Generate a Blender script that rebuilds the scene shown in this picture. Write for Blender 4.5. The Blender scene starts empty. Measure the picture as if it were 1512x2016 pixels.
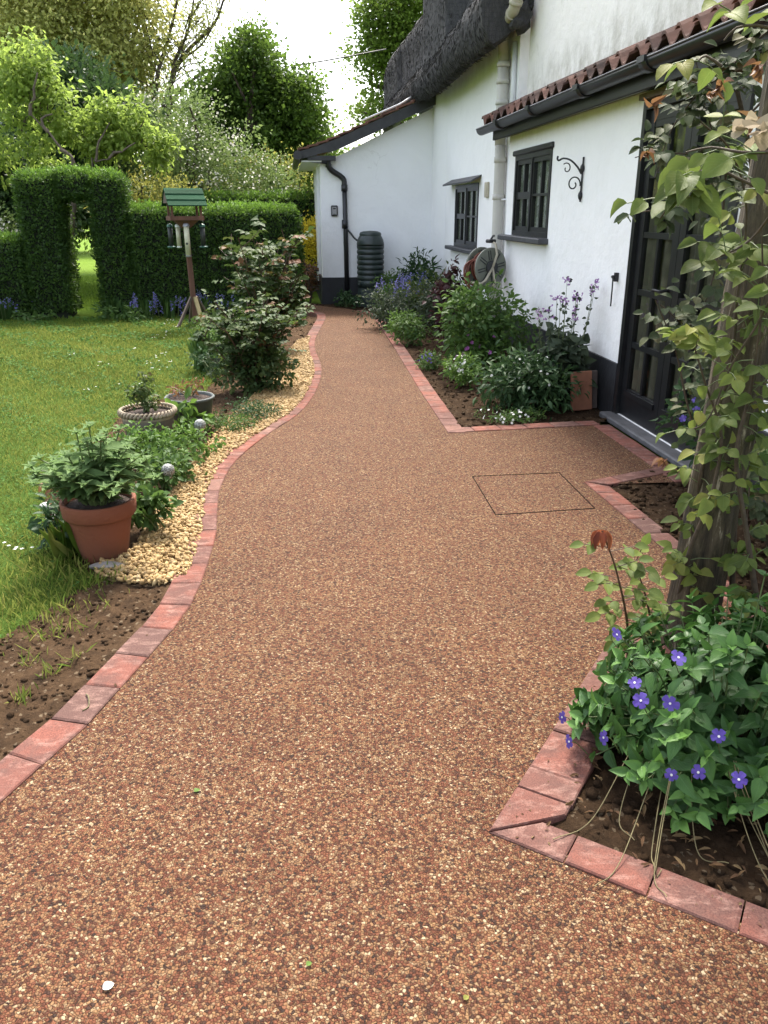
import bpy, bmesh, math, random
import numpy as np

# ------------------------------------------------------------------ camera / world / sun
F_PX, HORIZON, CAM_H = 1580.0, 415.0, 1.5
TH = math.atan((1008 - HORIZON) / F_PX)
HA = math.radians(6.6)                       # heading of the cottage walls
SC = bpy.context.scene
C = SC.collection

cam_d = bpy.data.cameras.new('camera')
cam = bpy.data.objects.new('camera', cam_d)
C.objects.link(cam)
cam.location = (0, 0, CAM_H)
cam.rotation_euler = (math.pi / 2 - TH, 0, 0)
cam_d.sensor_fit = 'HORIZONTAL'
cam_d.sensor_width = 36
cam_d.lens = F_PX / 1512 * 36
cam_d.clip_end = 1000
cam_d.clip_start = 0.05
SC.camera = cam

SUN_AZ, SUN_EL = math.radians(8), math.radians(58)      # azimuth clockwise from +Y
W = bpy.data.worlds.new('World')
SC.world = W
W.use_nodes = True
wn = W.node_tree
sky = wn.nodes.new('ShaderNodeTexSky')
sky.sky_type = 'NISHITA'
sky.sun_disc = False
sky.sun_elevation = SUN_EL
sky.sun_rotation = SUN_AZ
sky.dust_density = 4.0
sky.air_density = 1.0
hsv = wn.nodes.new('ShaderNodeHueSaturation')
hsv.inputs['Saturation'].default_value = 0.5
bg = wn.nodes['Background']
bg.inputs['Strength'].default_value = 0.15
wn.links.new(sky.outputs[0], hsv.inputs['Color'])
wn.links.new(hsv.outputs[0], bg.inputs['Color'])

sl = bpy.data.lights.new('sun', 'SUN')
sl.energy = 2.2
sl.angle = math.radians(9)
sl.color = (1.0, 0.93, 0.82)
so = bpy.data.objects.new('sun', sl)
C.objects.link(so)
so.location = (4, 15, 20)
so.rotation_euler = (math.pi / 2 - SUN_EL, 0, math.pi - SUN_AZ)

SC.view_settings.view_transform = 'Standard'
SC.view_settings.look = 'None'
SC.view_settings.exposure = 2.02
SC.view_settings.gamma = 1.0
SC.render.engine = 'CYCLES'
SC.cycles.max_bounces = 8
SC.cycles.diffuse_bounces = 6
SC.cycles.transparent_max_bounces = 12

random.seed(11)
RNG = np.random.default_rng(11)

# ------------------------------------------------------------------ photo rays -> real places
def ray(px, py):
    x = (px - 756) / F_PX
    u = (1008 - py) / F_PX
    return (x, math.cos(TH) + u * math.sin(TH), -math.sin(TH) + u * math.cos(TH))

def G(px, py, z=0.0):
    r = ray(px, py)
    t = (z - CAM_H) / r[2]
    return (r[0] * t, r[1] * t)

def at(px, py, Y):
    r = ray(px, py)
    t = Y / r[1]
    return (r[0] * t, Y, CAM_H + r[2] * t)

def HW(w, s, z=0.0):                          # cottage frame -> world
    return (w * math.cos(HA) - s * math.sin(HA), w * math.sin(HA) + s * math.cos(HA), z)

# ------------------------------------------------------------------ materials
def mat(name):
    m = bpy.data.materials.new(name)
    m.use_nodes = True
    nt = m.node_tree
    return m, nt, nt.nodes['Principled BSDF']

def N(nt, t, **kw):
    n = nt.nodes.new(t)
    for k, v in kw.items():
        if k.startswith('i_'):
            n.inputs[k[2:]].default_value = v
        else:
            setattr(n, k, v)
    return n

def ramp(nt, stops, interp='LINEAR'):
    r = nt.nodes.new('ShaderNodeValToRGB')
    r.color_ramp.interpolation = interp
    el = r.color_ramp.elements
    while len(el) < len(stops):
        el.new(0.5)
    for e, (p, c) in zip(el, stops):
        e.position = p
        e.color = (*c, 1) if len(c) == 3 else c
    return r

def coords(nt, scale=(1, 1, 1)):
    tc = N(nt, 'ShaderNodeTexCoord')
    mp = N(nt, 'ShaderNodeMapping')
    mp.inputs['Scale'].default_value = scale
    nt.links.new(tc.outputs['Object'], mp.inputs['Vector'])
    return mp.outputs[0]

def noise(nt, vec, scale, detail=4, rough=0.6, dist=0):
    n = N(nt, 'ShaderNodeTexNoise')
    n.inputs['Scale'].default_value = scale
    n.inputs['Detail'].default_value = detail
    n.inputs['Roughness'].default_value = rough
    n.inputs['Distortion'].default_value = dist
    nt.links.new(vec, n.inputs['Vector'])
    return n

def bump(nt, height, bs, strength=0.4, dist=0.01):
    b = N(nt, 'ShaderNodeBump')
    b.inputs['Strength'].default_value = strength
    b.inputs['Distance'].default_value = dist
    nt.links.new(height, b.inputs['Height'])
    nt.links.new(b.outputs[0], bs.inputs['Normal'])
    return b

def mixc(nt, fac, a, b):
    m = N(nt, 'ShaderNodeMix', data_type='RGBA')
    for sock, v in ((m.inputs[0], fac), (m.inputs[6], a), (m.inputs[7], b)):
        if isinstance(v, (int, float)):
            sock.default_value = v
        elif isinstance(v, tuple):
            sock.default_value = (*v, 1) if len(v) == 3 else v
        else:
            nt.links.new(v, sock)
    return m.outputs[2]

def simple(name, col, rough=0.6, var=0.25, scale=8, bmp=0.15, metal=0.0, spec=0.5, bdist=0.004, stretch=(1, 1, 1)):
    m, nt, bs = mat(name)
    v = coords(nt, stretch)
    n = noise(nt, v, scale, 6)
    lo = tuple(c * (1 - var) for c in col)
    hi = tuple(min(1, c * (1 + var)) for c in col)
    r = ramp(nt, [(0.3, lo), (0.7, hi)])
    nt.links.new(n.outputs[0], r.inputs[0])
    nt.links.new(r.outputs[0], bs.inputs['Base Color'])
    bs.inputs['Roughness'].default_value = rough
    bs.inputs['Metallic'].default_value = metal
    bs.inputs['Specular IOR Level'].default_value = spec
    if bmp:
        n2 = noise(nt, v, scale * 6, 5)
        bump(nt, n2.outputs[0], bs, bmp, bdist)
    return m

def leaf_mat(name, cols, trans=0.35, rough=0.45, tcol=None, rib=False, spec=0.22):
    """cols: ramp over the per-leaf random value 'tint'"""
    m, nt, bs = mat(name)
    at_ = N(nt, 'ShaderNodeAttribute', attribute_name='tint')
    k = len(cols) - 1
    r = ramp(nt, [(i / k, c) for i, c in enumerate(cols)])
    nt.links.new(at_.outputs['Fac'], r.inputs[0])
    col = r.outputs[0]
    if rib:
        au = N(nt, 'ShaderNodeAttribute', attribute_name='lu')
        av = N(nt, 'ShaderNodeAttribute', attribute_name='lv')
        ab = N(nt, 'ShaderNodeMath', operation='ABSOLUTE')
        nt.links.new(au.outputs['Fac'], ab.inputs[0])
        rr = ramp(nt, [(0.0, (1, 1, 1)), (0.09, (0, 0, 0))])
        nt.links.new(ab.outputs[0], rr.inputs[0])
        # side veins: stripes of along - 0.45*|side|
        mu = N(nt, 'ShaderNodeMath', operation='MULTIPLY'); mu.inputs[1].default_value = 0.5
        nt.links.new(ab.outputs[0], mu.inputs[0])
        sb = N(nt, 'ShaderNodeMath', operation='SUBTRACT')
        nt.links.new(av.outputs['Fac'], sb.inputs[0]); nt.links.new(mu.outputs[0], sb.inputs[1])
        ml = N(nt, 'ShaderNodeMath', operation='MULTIPLY'); ml.inputs[1].default_value = 8
        nt.links.new(sb.outputs[0], ml.inputs[0])
        fr = N(nt, 'ShaderNodeMath', operation='FRACT')
        nt.links.new(ml.outputs[0], fr.inputs[0])
        r2 = ramp(nt, [(0.0, (0.6, 0.6, 0.6)), (0.14, (0, 0, 0)), (0.9, (0, 0, 0)), (1.0, (0.6, 0.6, 0.6))])
        nt.links.new(fr.outputs[0], r2.inputs[0])
        mx = N(nt, 'ShaderNodeMath', operation='MAXIMUM')
        nt.links.new(rr.outputs[0], mx.inputs[0]); nt.links.new(r2.outputs[0], mx.inputs[1])
        ms = N(nt, 'ShaderNodeMath', operation='MULTIPLY'); ms.inputs[1].default_value = 0.35
        nt.links.new(mx.outputs[0], ms.inputs[0])
        hi = tuple(min(1, c * 1.5 + 0.06) for c in cols[len(cols) // 2])
        col = mixc(nt, ms.outputs[0], col, hi)
        nb = noise(nt, coords(nt), 45, 3)
        col = mixc(nt, 0.25, col, mixc(nt, nb.outputs[0], tuple(c * 0.5 for c in cols[0]), tuple(min(1, c * 1.5) for c in cols[-1])))
        bump(nt, mx.outputs[0], bs, 0.35, 0.002).invert = True
    nt.links.new(col, bs.inputs['Base Color'])
    bs.inputs['Roughness'].default_value = min(.8, rough + .12)
    bs.inputs['Specular IOR Level'].default_value = spec
    tr = N(nt, 'ShaderNodeBsdfTranslucent')
    tm = mixc(nt, 0.55, col, tcol or tuple(min(1, c * 1.6) for c in cols[-1]))
    nt.links.new(tm, tr.inputs['Color'])
    mix = N(nt, 'ShaderNodeMixShader')
    mix.inputs[0].default_value = trans
    nt.links.new(bs.outputs[0], mix.inputs[1])
    nt.links.new(tr.outputs[0], mix.inputs[2])
    nt.links.new(mix.outputs[0], nt.nodes['Material Output'].inputs['Surface'])
    return m

M = {}

# resin bound aggregate
def resin():
    m, nt, bs = mat('resin_bound_stone')
    v = coords(nt)
    nz = noise(nt, v, 110, 3)
    vm = N(nt, 'ShaderNodeMix', data_type='VECTOR'); vm.inputs[0].default_value = 0.009
    nt.links.new(v, vm.inputs[4]); nt.links.new(nz.outputs[1], vm.inputs[5])
    vo = N(nt, 'ShaderNodeTexVoronoi', feature='F1'); vo.inputs['Scale'].default_value = 152
    vo.inputs['Randomness'].default_value = 0.95
    nt.links.new(vm.outputs[1], vo.inputs['Vector'])
    sep = N(nt, 'ShaderNodeSeparateColor')
    nt.links.new(vo.outputs['Color'], sep.inputs[0])
    r = ramp(nt, [(0.0, (0.024, 0.016, 0.013)), (0.12, (0.056, 0.024, 0.015)), (0.30, (0.098, 0.036, 0.020)), (0.44, (0.128, 0.050, 0.027)),
                  (0.58, (0.150, 0.074, 0.037)), (0.72, (0.190, 0.110, 0.054)), (0.82, (0.112, 0.060, 0.034)),
                  (0.93, (0.215, 0.142, 0.078)), (1.0, (0.31, 0.235, 0.15))])
    nt.links.new(sep.outputs[0], r.inputs[0])
    big = noise(nt, v, 2.2, 9, 0.7)
    rb = ramp(nt, [(0.3, (0.86, 0.85, 0.85)), (0.7, (1.12, 1.10, 1.06))])
    nt.links.new(big.outputs[0], rb.inputs[0])
    mu = N(nt, 'ShaderNodeMix', data_type='RGBA', blend_type='MULTIPLY'); mu.inputs[0].default_value = 1
    nt.links.new(r.outputs[0], mu.inputs[6]); nt.links.new(rb.outputs[0], mu.inputs[7])
    # gaps between stones
    ed = N(nt, 'ShaderNodeTexVoronoi', feature='DISTANCE_TO_EDGE'); ed.inputs['Scale'].default_value = 152
    ed.inputs['Randomness'].default_value = 0.95
    nt.links.new(vm.outputs[1], ed.inputs['Vector'])
    er = ramp(nt, [(0.0, (0, 0, 0)), (0.09, (1, 1, 1))])
    nt.links.new(ed.outputs[0], er.inputs[0])
    col = mixc(nt, er.outputs[0], (0.03, 0.016, 0.010), mu.outputs[2])
    nt.links.new(col, bs.inputs['Base Color'])
    hr = ramp(nt, [(0.0, (0, 0, 0)), (0.18, (0.8, 0.8, 0.8)), (0.5, (1, 1, 1))])
    nt.links.new(ed.outputs[0], hr.inputs[0])
    ad = N(nt, 'ShaderNodeMath', operation='MULTIPLY_ADD'); ad.inputs[1].default_value = 0.6
    nt.links.new(sep.outputs[1], ad.inputs[0]); nt.links.new(hr.outputs[0], ad.inputs[2])
    bump(nt, ad.outputs[0], bs, 0.8, 0.003)
    bs.inputs['Roughness'].default_value = 0.7
    bs.inputs['Specular IOR Level'].default_value = 0.1
    return m
M['resin'] = resin()

def brickmat():
    m, nt, bs = mat('clay_paver')
    v = coords(nt)
    a = N(nt, 'ShaderNodeAttribute', attribute_name='tint')
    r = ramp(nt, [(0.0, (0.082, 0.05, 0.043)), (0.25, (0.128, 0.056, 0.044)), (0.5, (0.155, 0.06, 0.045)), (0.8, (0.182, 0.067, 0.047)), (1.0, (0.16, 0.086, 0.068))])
    nt.links.new(a.outputs['Fac'], r.inputs[0])
    n1 = noise(nt, v, 9, 6, 0.65, 0.4)
    r1 = ramp(nt, [(0.44, (0, 0, 0)), (0.60, (1, 1, 1))])
    nt.links.new(n1.outputs[0], r1.inputs[0])
    f1 = N(nt, 'ShaderNodeMath', operation='MULTIPLY'); f1.inputs[1].default_value = 0.75
    nt.links.new(r1.outputs[0], f1.inputs[0])
    c1 = mixc(nt, f1.outputs[0], r.outputs[0], (0.092, 0.05, 0.042))
    n2 = noise(nt, coords(nt, (1, 2, 1)), 11, 9, 0.78, 0.3)
    r2 = ramp(nt, [(0.50, (0, 0, 0)), (0.72, (1, 1, 1))])
    nt.links.new(n2.outputs[0], r2.inputs[0])
    f2 = N(nt, 'ShaderNodeMath', operation='MULTIPLY'); f2.inputs[1].default_value = 0.62
    nt.links.new(r2.outputs[0], f2.inputs[0])
    c2 = mixc(nt, f2.outputs[0], c1, (0.35, 0.22, 0.18))
    n4 = noise(nt, v, 260, 3, 0.6)
    r4 = ramp(nt, [(0.3, (0.55, 0.55, 0.55)), (0.5, (1, 1, 1)), (0.72, (1.35, 1.3, 1.25))]); nt.links.new(n4.outputs[0], r4.inputs[0])
    m4 = N(nt, 'ShaderNodeMix', data_type='RGBA', blend_type='MULTIPLY'); m4.inputs[0].default_value = .8
    nt.links.new(c2, m4.inputs[6]); nt.links.new(r4.outputs[0], m4.inputs[7])
    nt.links.new(m4.outputs[2], bs.inputs['Base Color'])
    bs.inputs['Specular IOR Level'].default_value = 0.12
    bs.inputs['Roughness'].default_value = 0.85
    n3 = noise(nt, v, 140, 5)
    bump(nt, n3.outputs[0], bs, 0.35, 0.003)
    return m
M['brick'] = brickmat()

def soilmat(k=1.0):
    m, nt, bs = mat('garden_soil')
    v = coords(nt)
    n1 = noise(nt, v, 14, 8, 0.7)
    r = ramp(nt, [(p_, tuple(k * q_ for q_ in c_)) for p_, c_ in ((0.3, (0.055, 0.036, 0.023)), (0.55, (0.125, 0.076, 0.043)), (0.75, (0.22, 0.145, 0.085)))])
    nt.links.new(n1.outputs[0], r.inputs[0])
    vo = N(nt, 'ShaderNodeTexVoronoi'); vo.inputs['Scale'].default_value = 90
    nt.links.new(v, vo.inputs['Vector'])
    sp = N(nt, 'ShaderNodeSeparateColor'); nt.links.new(vo.outputs['Color'], sp.inputs[0])
    r2 = ramp(nt, [(0.955, (0, 0, 0)), (0.965, (1, 1, 1))])
    nt.links.new(sp.outputs[0], r2.inputs[0])
    nt.links.new(mixc(nt, r2.outputs[0], r.outputs[0], (0.27 * k, 0.2 * k, 0.13 * k)), bs.inputs['Base Color'])
    bs.inputs['Roughness'].default_value = 1.0
    bs.inputs['Specular IOR Level'].default_value = 0.05
    n3 = noise(nt, v, 55, 8, 0.75)
    bump(nt, n3.outputs[0], bs, 0.9, 0.02)
    return m
M['soil'] = soilmat(.55)
M['soil_dark'] = soilmat(.33)

def wallmat(name, base, stain, z_lo=None, amount=0.5, patch=0.0):
    m, nt, bs = mat(name)
    v = coords(nt)
    n1 = noise(nt, v, 1.6, 7, 0.65, 0.5)
    r1 = ramp(nt, [(0.35, tuple(c * 0.95 for c in base)), (0.7, base)])
    nt.links.new(n1.outputs[0], r1.inputs[0])
    col = r1.outputs[0]
    n2 = noise(nt, coords(nt, (1, 1, 0.85)), 3.2, 9, 0.72, 0.8)
    r2 = ramp(nt, [(0.60 - 0.12 * patch, (0, 0, 0)), (0.80, (1, 1, 1))])
    nt.links.new(n2.outputs[0], r2.inputs[0])
    f = N(nt, 'ShaderNodeMath', operation='MULTIPLY'); f.inputs[1].default_value = amount
    nt.links.new(r2.outputs[0], f.inputs[0])
    col = mixc(nt, f.outputs[0], col, stain)
    if z_lo:                                   # grime splashed up along the bottom edge / mildew at its top edge
        tc = N(nt, 'ShaderNodeTexCoord'); sx = N(nt, 'ShaderNodeSeparateXYZ')
        nt.links.new(tc.outputs['Object'], sx.inputs[0])
        for (z0, z1, am, sc_) in z_lo:
            mr = N(nt, 'ShaderNodeMapRange'); mr.inputs[1].default_value = z0; mr.inputs[2].default_value = z1
            mr.inputs[3].default_value = 0; mr.inputs[4].default_value = 1
            nt.links.new(sx.outputs[2], mr.inputs[0])
            n4 = noise(nt, coords(nt, (1, 1, 0.6)), sc_, 9, 0.75)
            r4 = ramp(nt, [(0.38, (0, 0, 0)), (0.75, (1, 1, 1))]); nt.links.new(n4.outputs[0], r4.inputs[0])
            mm = N(nt, 'ShaderNodeMath', operation='MULTIPLY'); nt.links.new(mr.outputs[0], mm.inputs[0]); nt.links.new(r4.outputs[0], mm.inputs[1])
            m2 = N(nt, 'ShaderNodeMath', operation='MULTIPLY'); m2.inputs[1].default_value = am; nt.links.new(mm.outputs[0], m2.inputs[0])
            col = mixc(nt, m2.outputs[0], col, stain)
    cv = N(nt, 'ShaderNodeMix', data_type='VECTOR'); cv.inputs[0].default_value = .25
    nt.links.new(v, cv.inputs[4]); nt.links.new(noise(nt, v, 3, 5).outputs[1], cv.inputs[5])
    ck = N(nt, 'ShaderNodeTexVoronoi', feature='DISTANCE_TO_EDGE'); ck.inputs['Scale'].default_value = 1.6
    nt.links.new(cv.outputs[1], ck.inputs['Vector'])
    cr = ramp(nt, [(0, (1, 1, 1)), (0.006, (0, 0, 0))]); nt.links.new(ck.outputs[0], cr.inputs[0])
    cm = ramp(nt, [(.55, (0, 0, 0)), (.66, (.2, .2, .2))]); nt.links.new(noise(nt, v, 1.1, 3).outputs[0], cm.inputs[0])
    cf = N(nt, 'ShaderNodeMath', operation='MULTIPLY'); nt.links.new(cr.outputs[0], cf.inputs[0]); nt.links.new(cm.outputs[0], cf.inputs[1])
    col = mixc(nt, cf.outputs[0], col, (0.22, 0.2, 0.18))
    nt.links.new(col, bs.inputs['Base Color'])
    bs.inputs['Roughness'].default_value = 0.85
    n3 = noise(nt, v, 5, 8, 0.6)
    n5 = noise(nt, v, 60, 4, 0.6)
    ad = N(nt, 'ShaderNodeMath', operation='MULTIPLY_ADD'); ad.inputs[1].default_value = 0.12
    nt.links.new(n5.outputs[0], ad.inputs[0]); nt.links.new(n3.outputs[0], ad.inputs[2])
    bump(nt, ad.outputs[0], bs, 0.5, 0.035)
    return m
M['white_wall'] = wallmat('white_render', (0.86, 0.86, 0.86), (0.42, 0.40, 0.33), [(0.95, 0.35, 0.6, 3), (2.12, 2.3, 0.6, 7)], 0.2)
M['terracotta'] = wallmat('mossy_terracotta', (0.17, 0.05, 0.021), (0.045, 0.035, 0.02), [(0.13, 0.0, 0.9, 9)], 0.25, 0.4)
M['main_wall'] = wallmat('white_main_render', (0.86, 0.86, 0.86), (0.40, 0.38, 0.29), [(0.95, 0.35, 0.6, 3), (2.9, 3.35, 0.5, 5)], 0.2)
M['gable_wall'] = wallmat('white_gable_render', (0.83, 0.84, 0.85), (0.36, 0.35, 0.33), [(1.1, 0.4, 0.5, 1.6)], 0.08)
M['stained_wall'] = wallmat('stained_render', (0.82, 0.775, 0.75), (0.26, 0.235, 0.18), [(3.0, 2.6, 1.2, 5)], 0.5, 0.25)

def thatchmat():
    m, nt, bs = mat('old_thatch')
    v = coords(nt, (1, 1, 0.35))
    n1 = noise(nt, v, 30, 9, 0.75)
    n2 = noise(nt, coords(nt), 1.4, 5)
    r = ramp(nt, [(0.3, (0.016, 0.0155, 0.0155)), (0.5, (0.042, 0.04, 0.04)), (0.7, (0.12, 0.113, 0.11))])
    nt.links.new(n1.outputs[0], r.inputs[0])
    col = mixc(nt, n2.outputs[0], r.outputs[0], (0.05, 0.049, 0.052))
    nt.links.new(col, bs.inputs['Base Color'])
    bs.inputs['Roughness'].default_value = 0.95
    vo = N(nt, 'ShaderNodeTexVoronoi', feature='DISTANCE_TO_EDGE'); vo.inputs['Scale'].default_value = 24
    vo.inputs['Randomness'].default_value = 0.25
    nt.links.new(coords(nt), vo.inputs['Vector'])
    rv = ramp(nt, [(0, (1, 1, 1)), (0.06, (0, 0, 0))]); nt.links.new(vo.outputs[0], rv.inputs[0])
    ad = N(nt, 'ShaderNodeMath', operation='MULTIPLY_ADD'); ad.inputs[1].default_value = 0.25
    nt.links.new(rv.outputs[0], ad.inputs[0]); nt.links.new(n1.outputs[0], ad.inputs[2])
    bump(nt, ad.outputs[0], bs, 0.9, 0.03)
    return m
M['thatch'] = thatchmat()
M['straw_thatch'] = leaf_mat('weathered_straw', [(0.0151, 0.0146, 0.0141), (0.0353, 0.0332, 0.0323), (0.0605, 0.0564, 0.0545), (0.0959, 0.091, 0.0854)], 0.05, 0.8)
M['black_paint'] = simple('black_gloss_paint', (0.009, 0.00975, 0.0112), 0.35, 0.3, 12, 0.15)
M['black_plastic'] = simple('black_plastic', (0.0135, 0.0142, 0.0165), 0.4, 0.25, 14, 0.05)
M['plinth'] = simple('black_bitumen', (0.0105, 0.012, 0.015), 0.65, 0.5, 4, 0.5, bdist=0.01)
M['timber_dark'] = simple('weathered_black_timber', (0.03, 0.03, 0.0338), 0.55, 0.4, 9, 0.3, stretch=(0.75, 0.112, 0.75))
M['sill'] = simple('dark_grey_sill', (0.045, 0.0465, 0.0525), 0.6, 0.3, 9, 0.3)
M['stone_sill'] = simple('worn_stone_step', (0.075, 0.075, 0.0788), 0.7, 0.35, 8, 0.3)
M['tile'] = simple('clay_pantile', (0.128, 0.0562, 0.0375), 0.8, 0.5, 7, 0.5)
M['tile_dark'] = simple('sooty_clay_tile', (0.0675, 0.0338, 0.0255), 0.85, 0.6, 8, 0.5)
M['pipe_white'] = wallmat('painted_pipe', (0.52, 0.50, 0.46), (0.22, 0.20, 0.16), None, 0.6, 0.4)
M['bent_pipe'] = wallmat('mossy_pipe', (0.40, 0.37, 0.29), (0.16, 0.15, 0.10), None, 0.7, 0.5)
M['cream'] = simple('cream_plastic', (0.413, 0.375, 0.285), 0.5, 0.15, 9, 0.05)
M['white_plastic'] = simple('white_plastic', (0.637, 0.646, 0.663), 0.45, 0.08, 9, 0.0)
M['iron'] = simple('black_wrought_iron', (0.015, 0.015, 0.0173), 0.5, 0.3, 30, 0.2)
M['butt'] = simple('dark_green_plastic', (0.0165, 0.027, 0.0255), 0.42, 0.3, 5, 0.08)

M['glazed'] = simple('dark_glazed_pot', (0.0263, 0.0338, 0.0338), 0.3, 0.4, 9, 0.1)
M['glazed_rim'] = simple('grey_glazed_rim', (0.11, 0.12, 0.115), 0.6, 0.4, 14, 0.1, spec=0.15)
M['rope'] = simple('rope_rim_stoneware', (0.27, 0.217, 0.15), 0.7, 0.3, 18, 0.2)
M['stoneware'] = simple('brown_stoneware', (0.105, 0.0825, 0.0638), 0.55, 0.4, 9, 0.2)
M['compost'] = simple('potting_compost', (0.0375, 0.021, 0.0135), 0.95, 0.6, 40, 0.9, bdist=0.015)
M['steel'] = simple('brushed_steel', (0.383, 0.357, 0.323), 0.35, 0.15, 20, 0.05, metal=0.9)
M['rock'] = simple('grey_rock', (0.188, 0.165, 0.15), 0.85, 0.35, 6, 0.5, bdist=0.01)
M['white_stone'] = simple('white_flint', (0.413, 0.398, 0.375), 0.8, 0.3, 9, 0.4)
M['green_roof'] = simple('green_stained_board', (0.0135, 0.0525, 0.0255), 0.85, 0.35, 10, 0.3, spec=.1, stretch=(0.112, 0.75, 0.75))
M['brown_wood'] = simple('red_brown_stained_timber', (0.128, 0.0562, 0.036), 0.7, 0.3, 14, 0.3, stretch=(0.75, 0.75, 0.112))
M['pale_wood'] = simple('bare_weathered_timber', (0.247, 0.203, 0.0975), 0.8, 0.3, 14, 0.3, stretch=(0.75, 0.75, 0.112))
M['grey_wood'] = simple('grey_brown_timber', (0.112, 0.0825, 0.0638), 0.8, 0.3, 14, 0.3, stretch=(0.75, 0.75, 0.112))
M['tube'] = simple('cloudy_feeder_tube', (0.468, 0.451, 0.323), 0.35, 0.2, 12, 0.0)
M['mesh_dark'] = simple('dark_mesh_tube', (0.0225, 0.0255, 0.024), 0.5, 0.4, 60, 0.4)
M['zinc'] = simple('grey_metal_cap', (0.255, 0.255, 0.272), 0.45, 0.15, 20, 0.05, metal=0.6)
M['green_metal'] = simple('green_feeder_plastic', (0.0225, 0.0825, 0.0562), 0.4, 0.2, 20, 0.0)
M['hose'] = simple('orange_red_hose', (0.15, 0.0413, 0.0225), 0.5, 0.2, 12, 0.05)
M['reel_green'] = simple('sage_reel_plastic', (0.158, 0.169, 0.135), 0.5, 0.2, 12, 0.05)
M['reel_dark'] = simple('charcoal_reel_plastic', (0.0225, 0.0248, 0.0263), 0.5, 0.2, 12, 0.05)
M['slab'] = simple('terracotta_slab', (0.26, 0.115, 0.07), 0.9, 0.25, 8, 0.3, spec=0.15)
M['slab_grey'] = simple('grey_slab', (0.075, 0.0562, 0.0488), 0.85, 0.3, 8, 0.3)
M['stem_green'] = simple('green_stem', (0.075, 0.105, 0.03), 0.6, 0.3, 30, 0.1)
M['stem_brown'] = simple('woody_stem', (0.0562, 0.0375, 0.0225), 0.8, 0.4, 40, 0.4)
M['stem_red'] = simple('reddish_stem', (0.075, 0.0375, 0.0225), 0.6, 0.3, 30, 0.1)
M['dry'] = simple('dry_stalk', (0.128, 0.105, 0.045), 0.8, 0.3, 30, 0.1)
M['bark'] = simple('tree_bark', (0.075, 0.0562, 0.0413), 0.9, 0.45, 12, 0.8, bdist=0.03, stretch=(0.75, 0.75, 0.188))
M['pale_bark'] = simple('grey_brown_bark', (0.128, 0.0975, 0.075), 0.9, 0.45, 12, 0.8, bdist=0.03)
M['tray_edge'] = simple('dull_dark_metal', (0.018, 0.015, 0.013), 1.0, 0.3, 30, 0, spec=0.0)
M['cable'] = simple('black_cable', (0.015, 0.015, 0.015), 0.6, 0.1, 9, 0)

def postbark():
    m, nt, bs = mat('fissured_post_bark')
    v = coords(nt, (0.85, 0.85, 0.136))
    n1 = noise(nt, v, 46, 8, 0.7, 0.4)
    n2 = noise(nt, coords(nt), 6, 5)
    r = ramp(nt, [(0.32, (0.0119, 0.0085, 0.0051)), (0.46, (0.0467, 0.0323, 0.017)), (0.58, (0.0892, 0.0646, 0.0357)), (0.60, (0.111, 0.085, 0.051)), (0.65, (0.357, 0.297, 0.212))])
    nt.links.new(n1.outputs[0], r.inputs[0])
    gr = ramp(nt, [(0.42, (0, 0, 0)), (0.65, (0.85, 0.85, 0.85))]); nt.links.new(n2.outputs[0], gr.inputs[0])
    f = N(nt, 'ShaderNodeMath', operation='MULTIPLY'); f.inputs[1].default_value = 0.35
    nt.links.new(gr.outputs[0], f.inputs[0])
    nt.links.new(mixc(nt, f.outputs[0], r.outputs[0], (0.0467, 0.051, 0.0204)), bs.inputs['Base Color'])
    bs.inputs['Roughness'].default_value = 0.9
    bump(nt, n1.outputs[0], bs, 1.0, 0.02)
    return m
M['post_bark'] = postbark()

def glassmat():
    m, nt, bs = mat('window_glass')
    nt.nodes.remove(bs)
    g = N(nt, 'ShaderNodeBsdfGlossy'); g.inputs['Roughness'].default_value = 0.03
    t = N(nt, 'ShaderNodeBsdfTransparent'); t.inputs['Color'].default_value = (0.82, 0.86, 0.83, 1)
    fr = N(nt, 'ShaderNodeFresnel'); fr.inputs['IOR'].default_value = 1.5
    ad = N(nt, 'ShaderNodeMath', operation='ADD'); ad.inputs[1].default_value = 0.03
    nt.links.new(fr.outputs[0], ad.inputs[0])
    nn = noise(nt, coords(nt), 3, 2)
    b = N(nt, 'ShaderNodeBump'); b.inputs['Strength'].default_value = 0.15; b.inputs['Distance'].default_value = 0.02
    nt.links.new(nn.outputs[0], b.inputs['Height']); nt.links.new(b.outputs[0], g.inputs['Normal'])
    mx = N(nt, 'ShaderNodeMixShader')
    nt.links.new(ad.outputs[0], mx.inputs[0]); nt.links.new(t.outputs[0], mx.inputs[1]); nt.links.new(g.outputs[0], mx.inputs[2])
    nt.links.new(mx.outputs[0], nt.nodes['Material Output'].inputs['Surface'])
    return m
M['glass'] = glassmat()

def curtainmat(name, col, sc_, dark):
    m, nt, bs = mat(name)
    v = coords(nt)
    vo = N(nt, 'ShaderNodeTexVoronoi'); vo.inputs['Scale'].default_value = sc_
    nt.links.new(v, vo.inputs['Vector'])
    r = ramp(nt, [(0.15, col), (0.5, dark)])
    nt.links.new(vo.outputs[0], r.inputs[0])
    n = noise(nt, coords(nt, (1, 1, 0.1)), 14, 4)
    nt.links.new(mixc(nt, n.outputs[0], r.outputs[0], dark), bs.inputs['Base Color'])
    bs.inputs['Roughness'].default_value = 0.9
    return m
M['lace'] = curtainmat('lace_curtain', (0.68, 0.71, 0.62), 30, (0.25, 0.27, 0.22))
M['drape'] = curtainmat('grey_drape', (0.34, 0.305, 0.235), 8, (0.17, 0.155, 0.12))
M['dark_room'] = simple('dark_interior', (0.0075, 0.0075, 0.0075), 0.9, 0.1, 5, 0)

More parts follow.
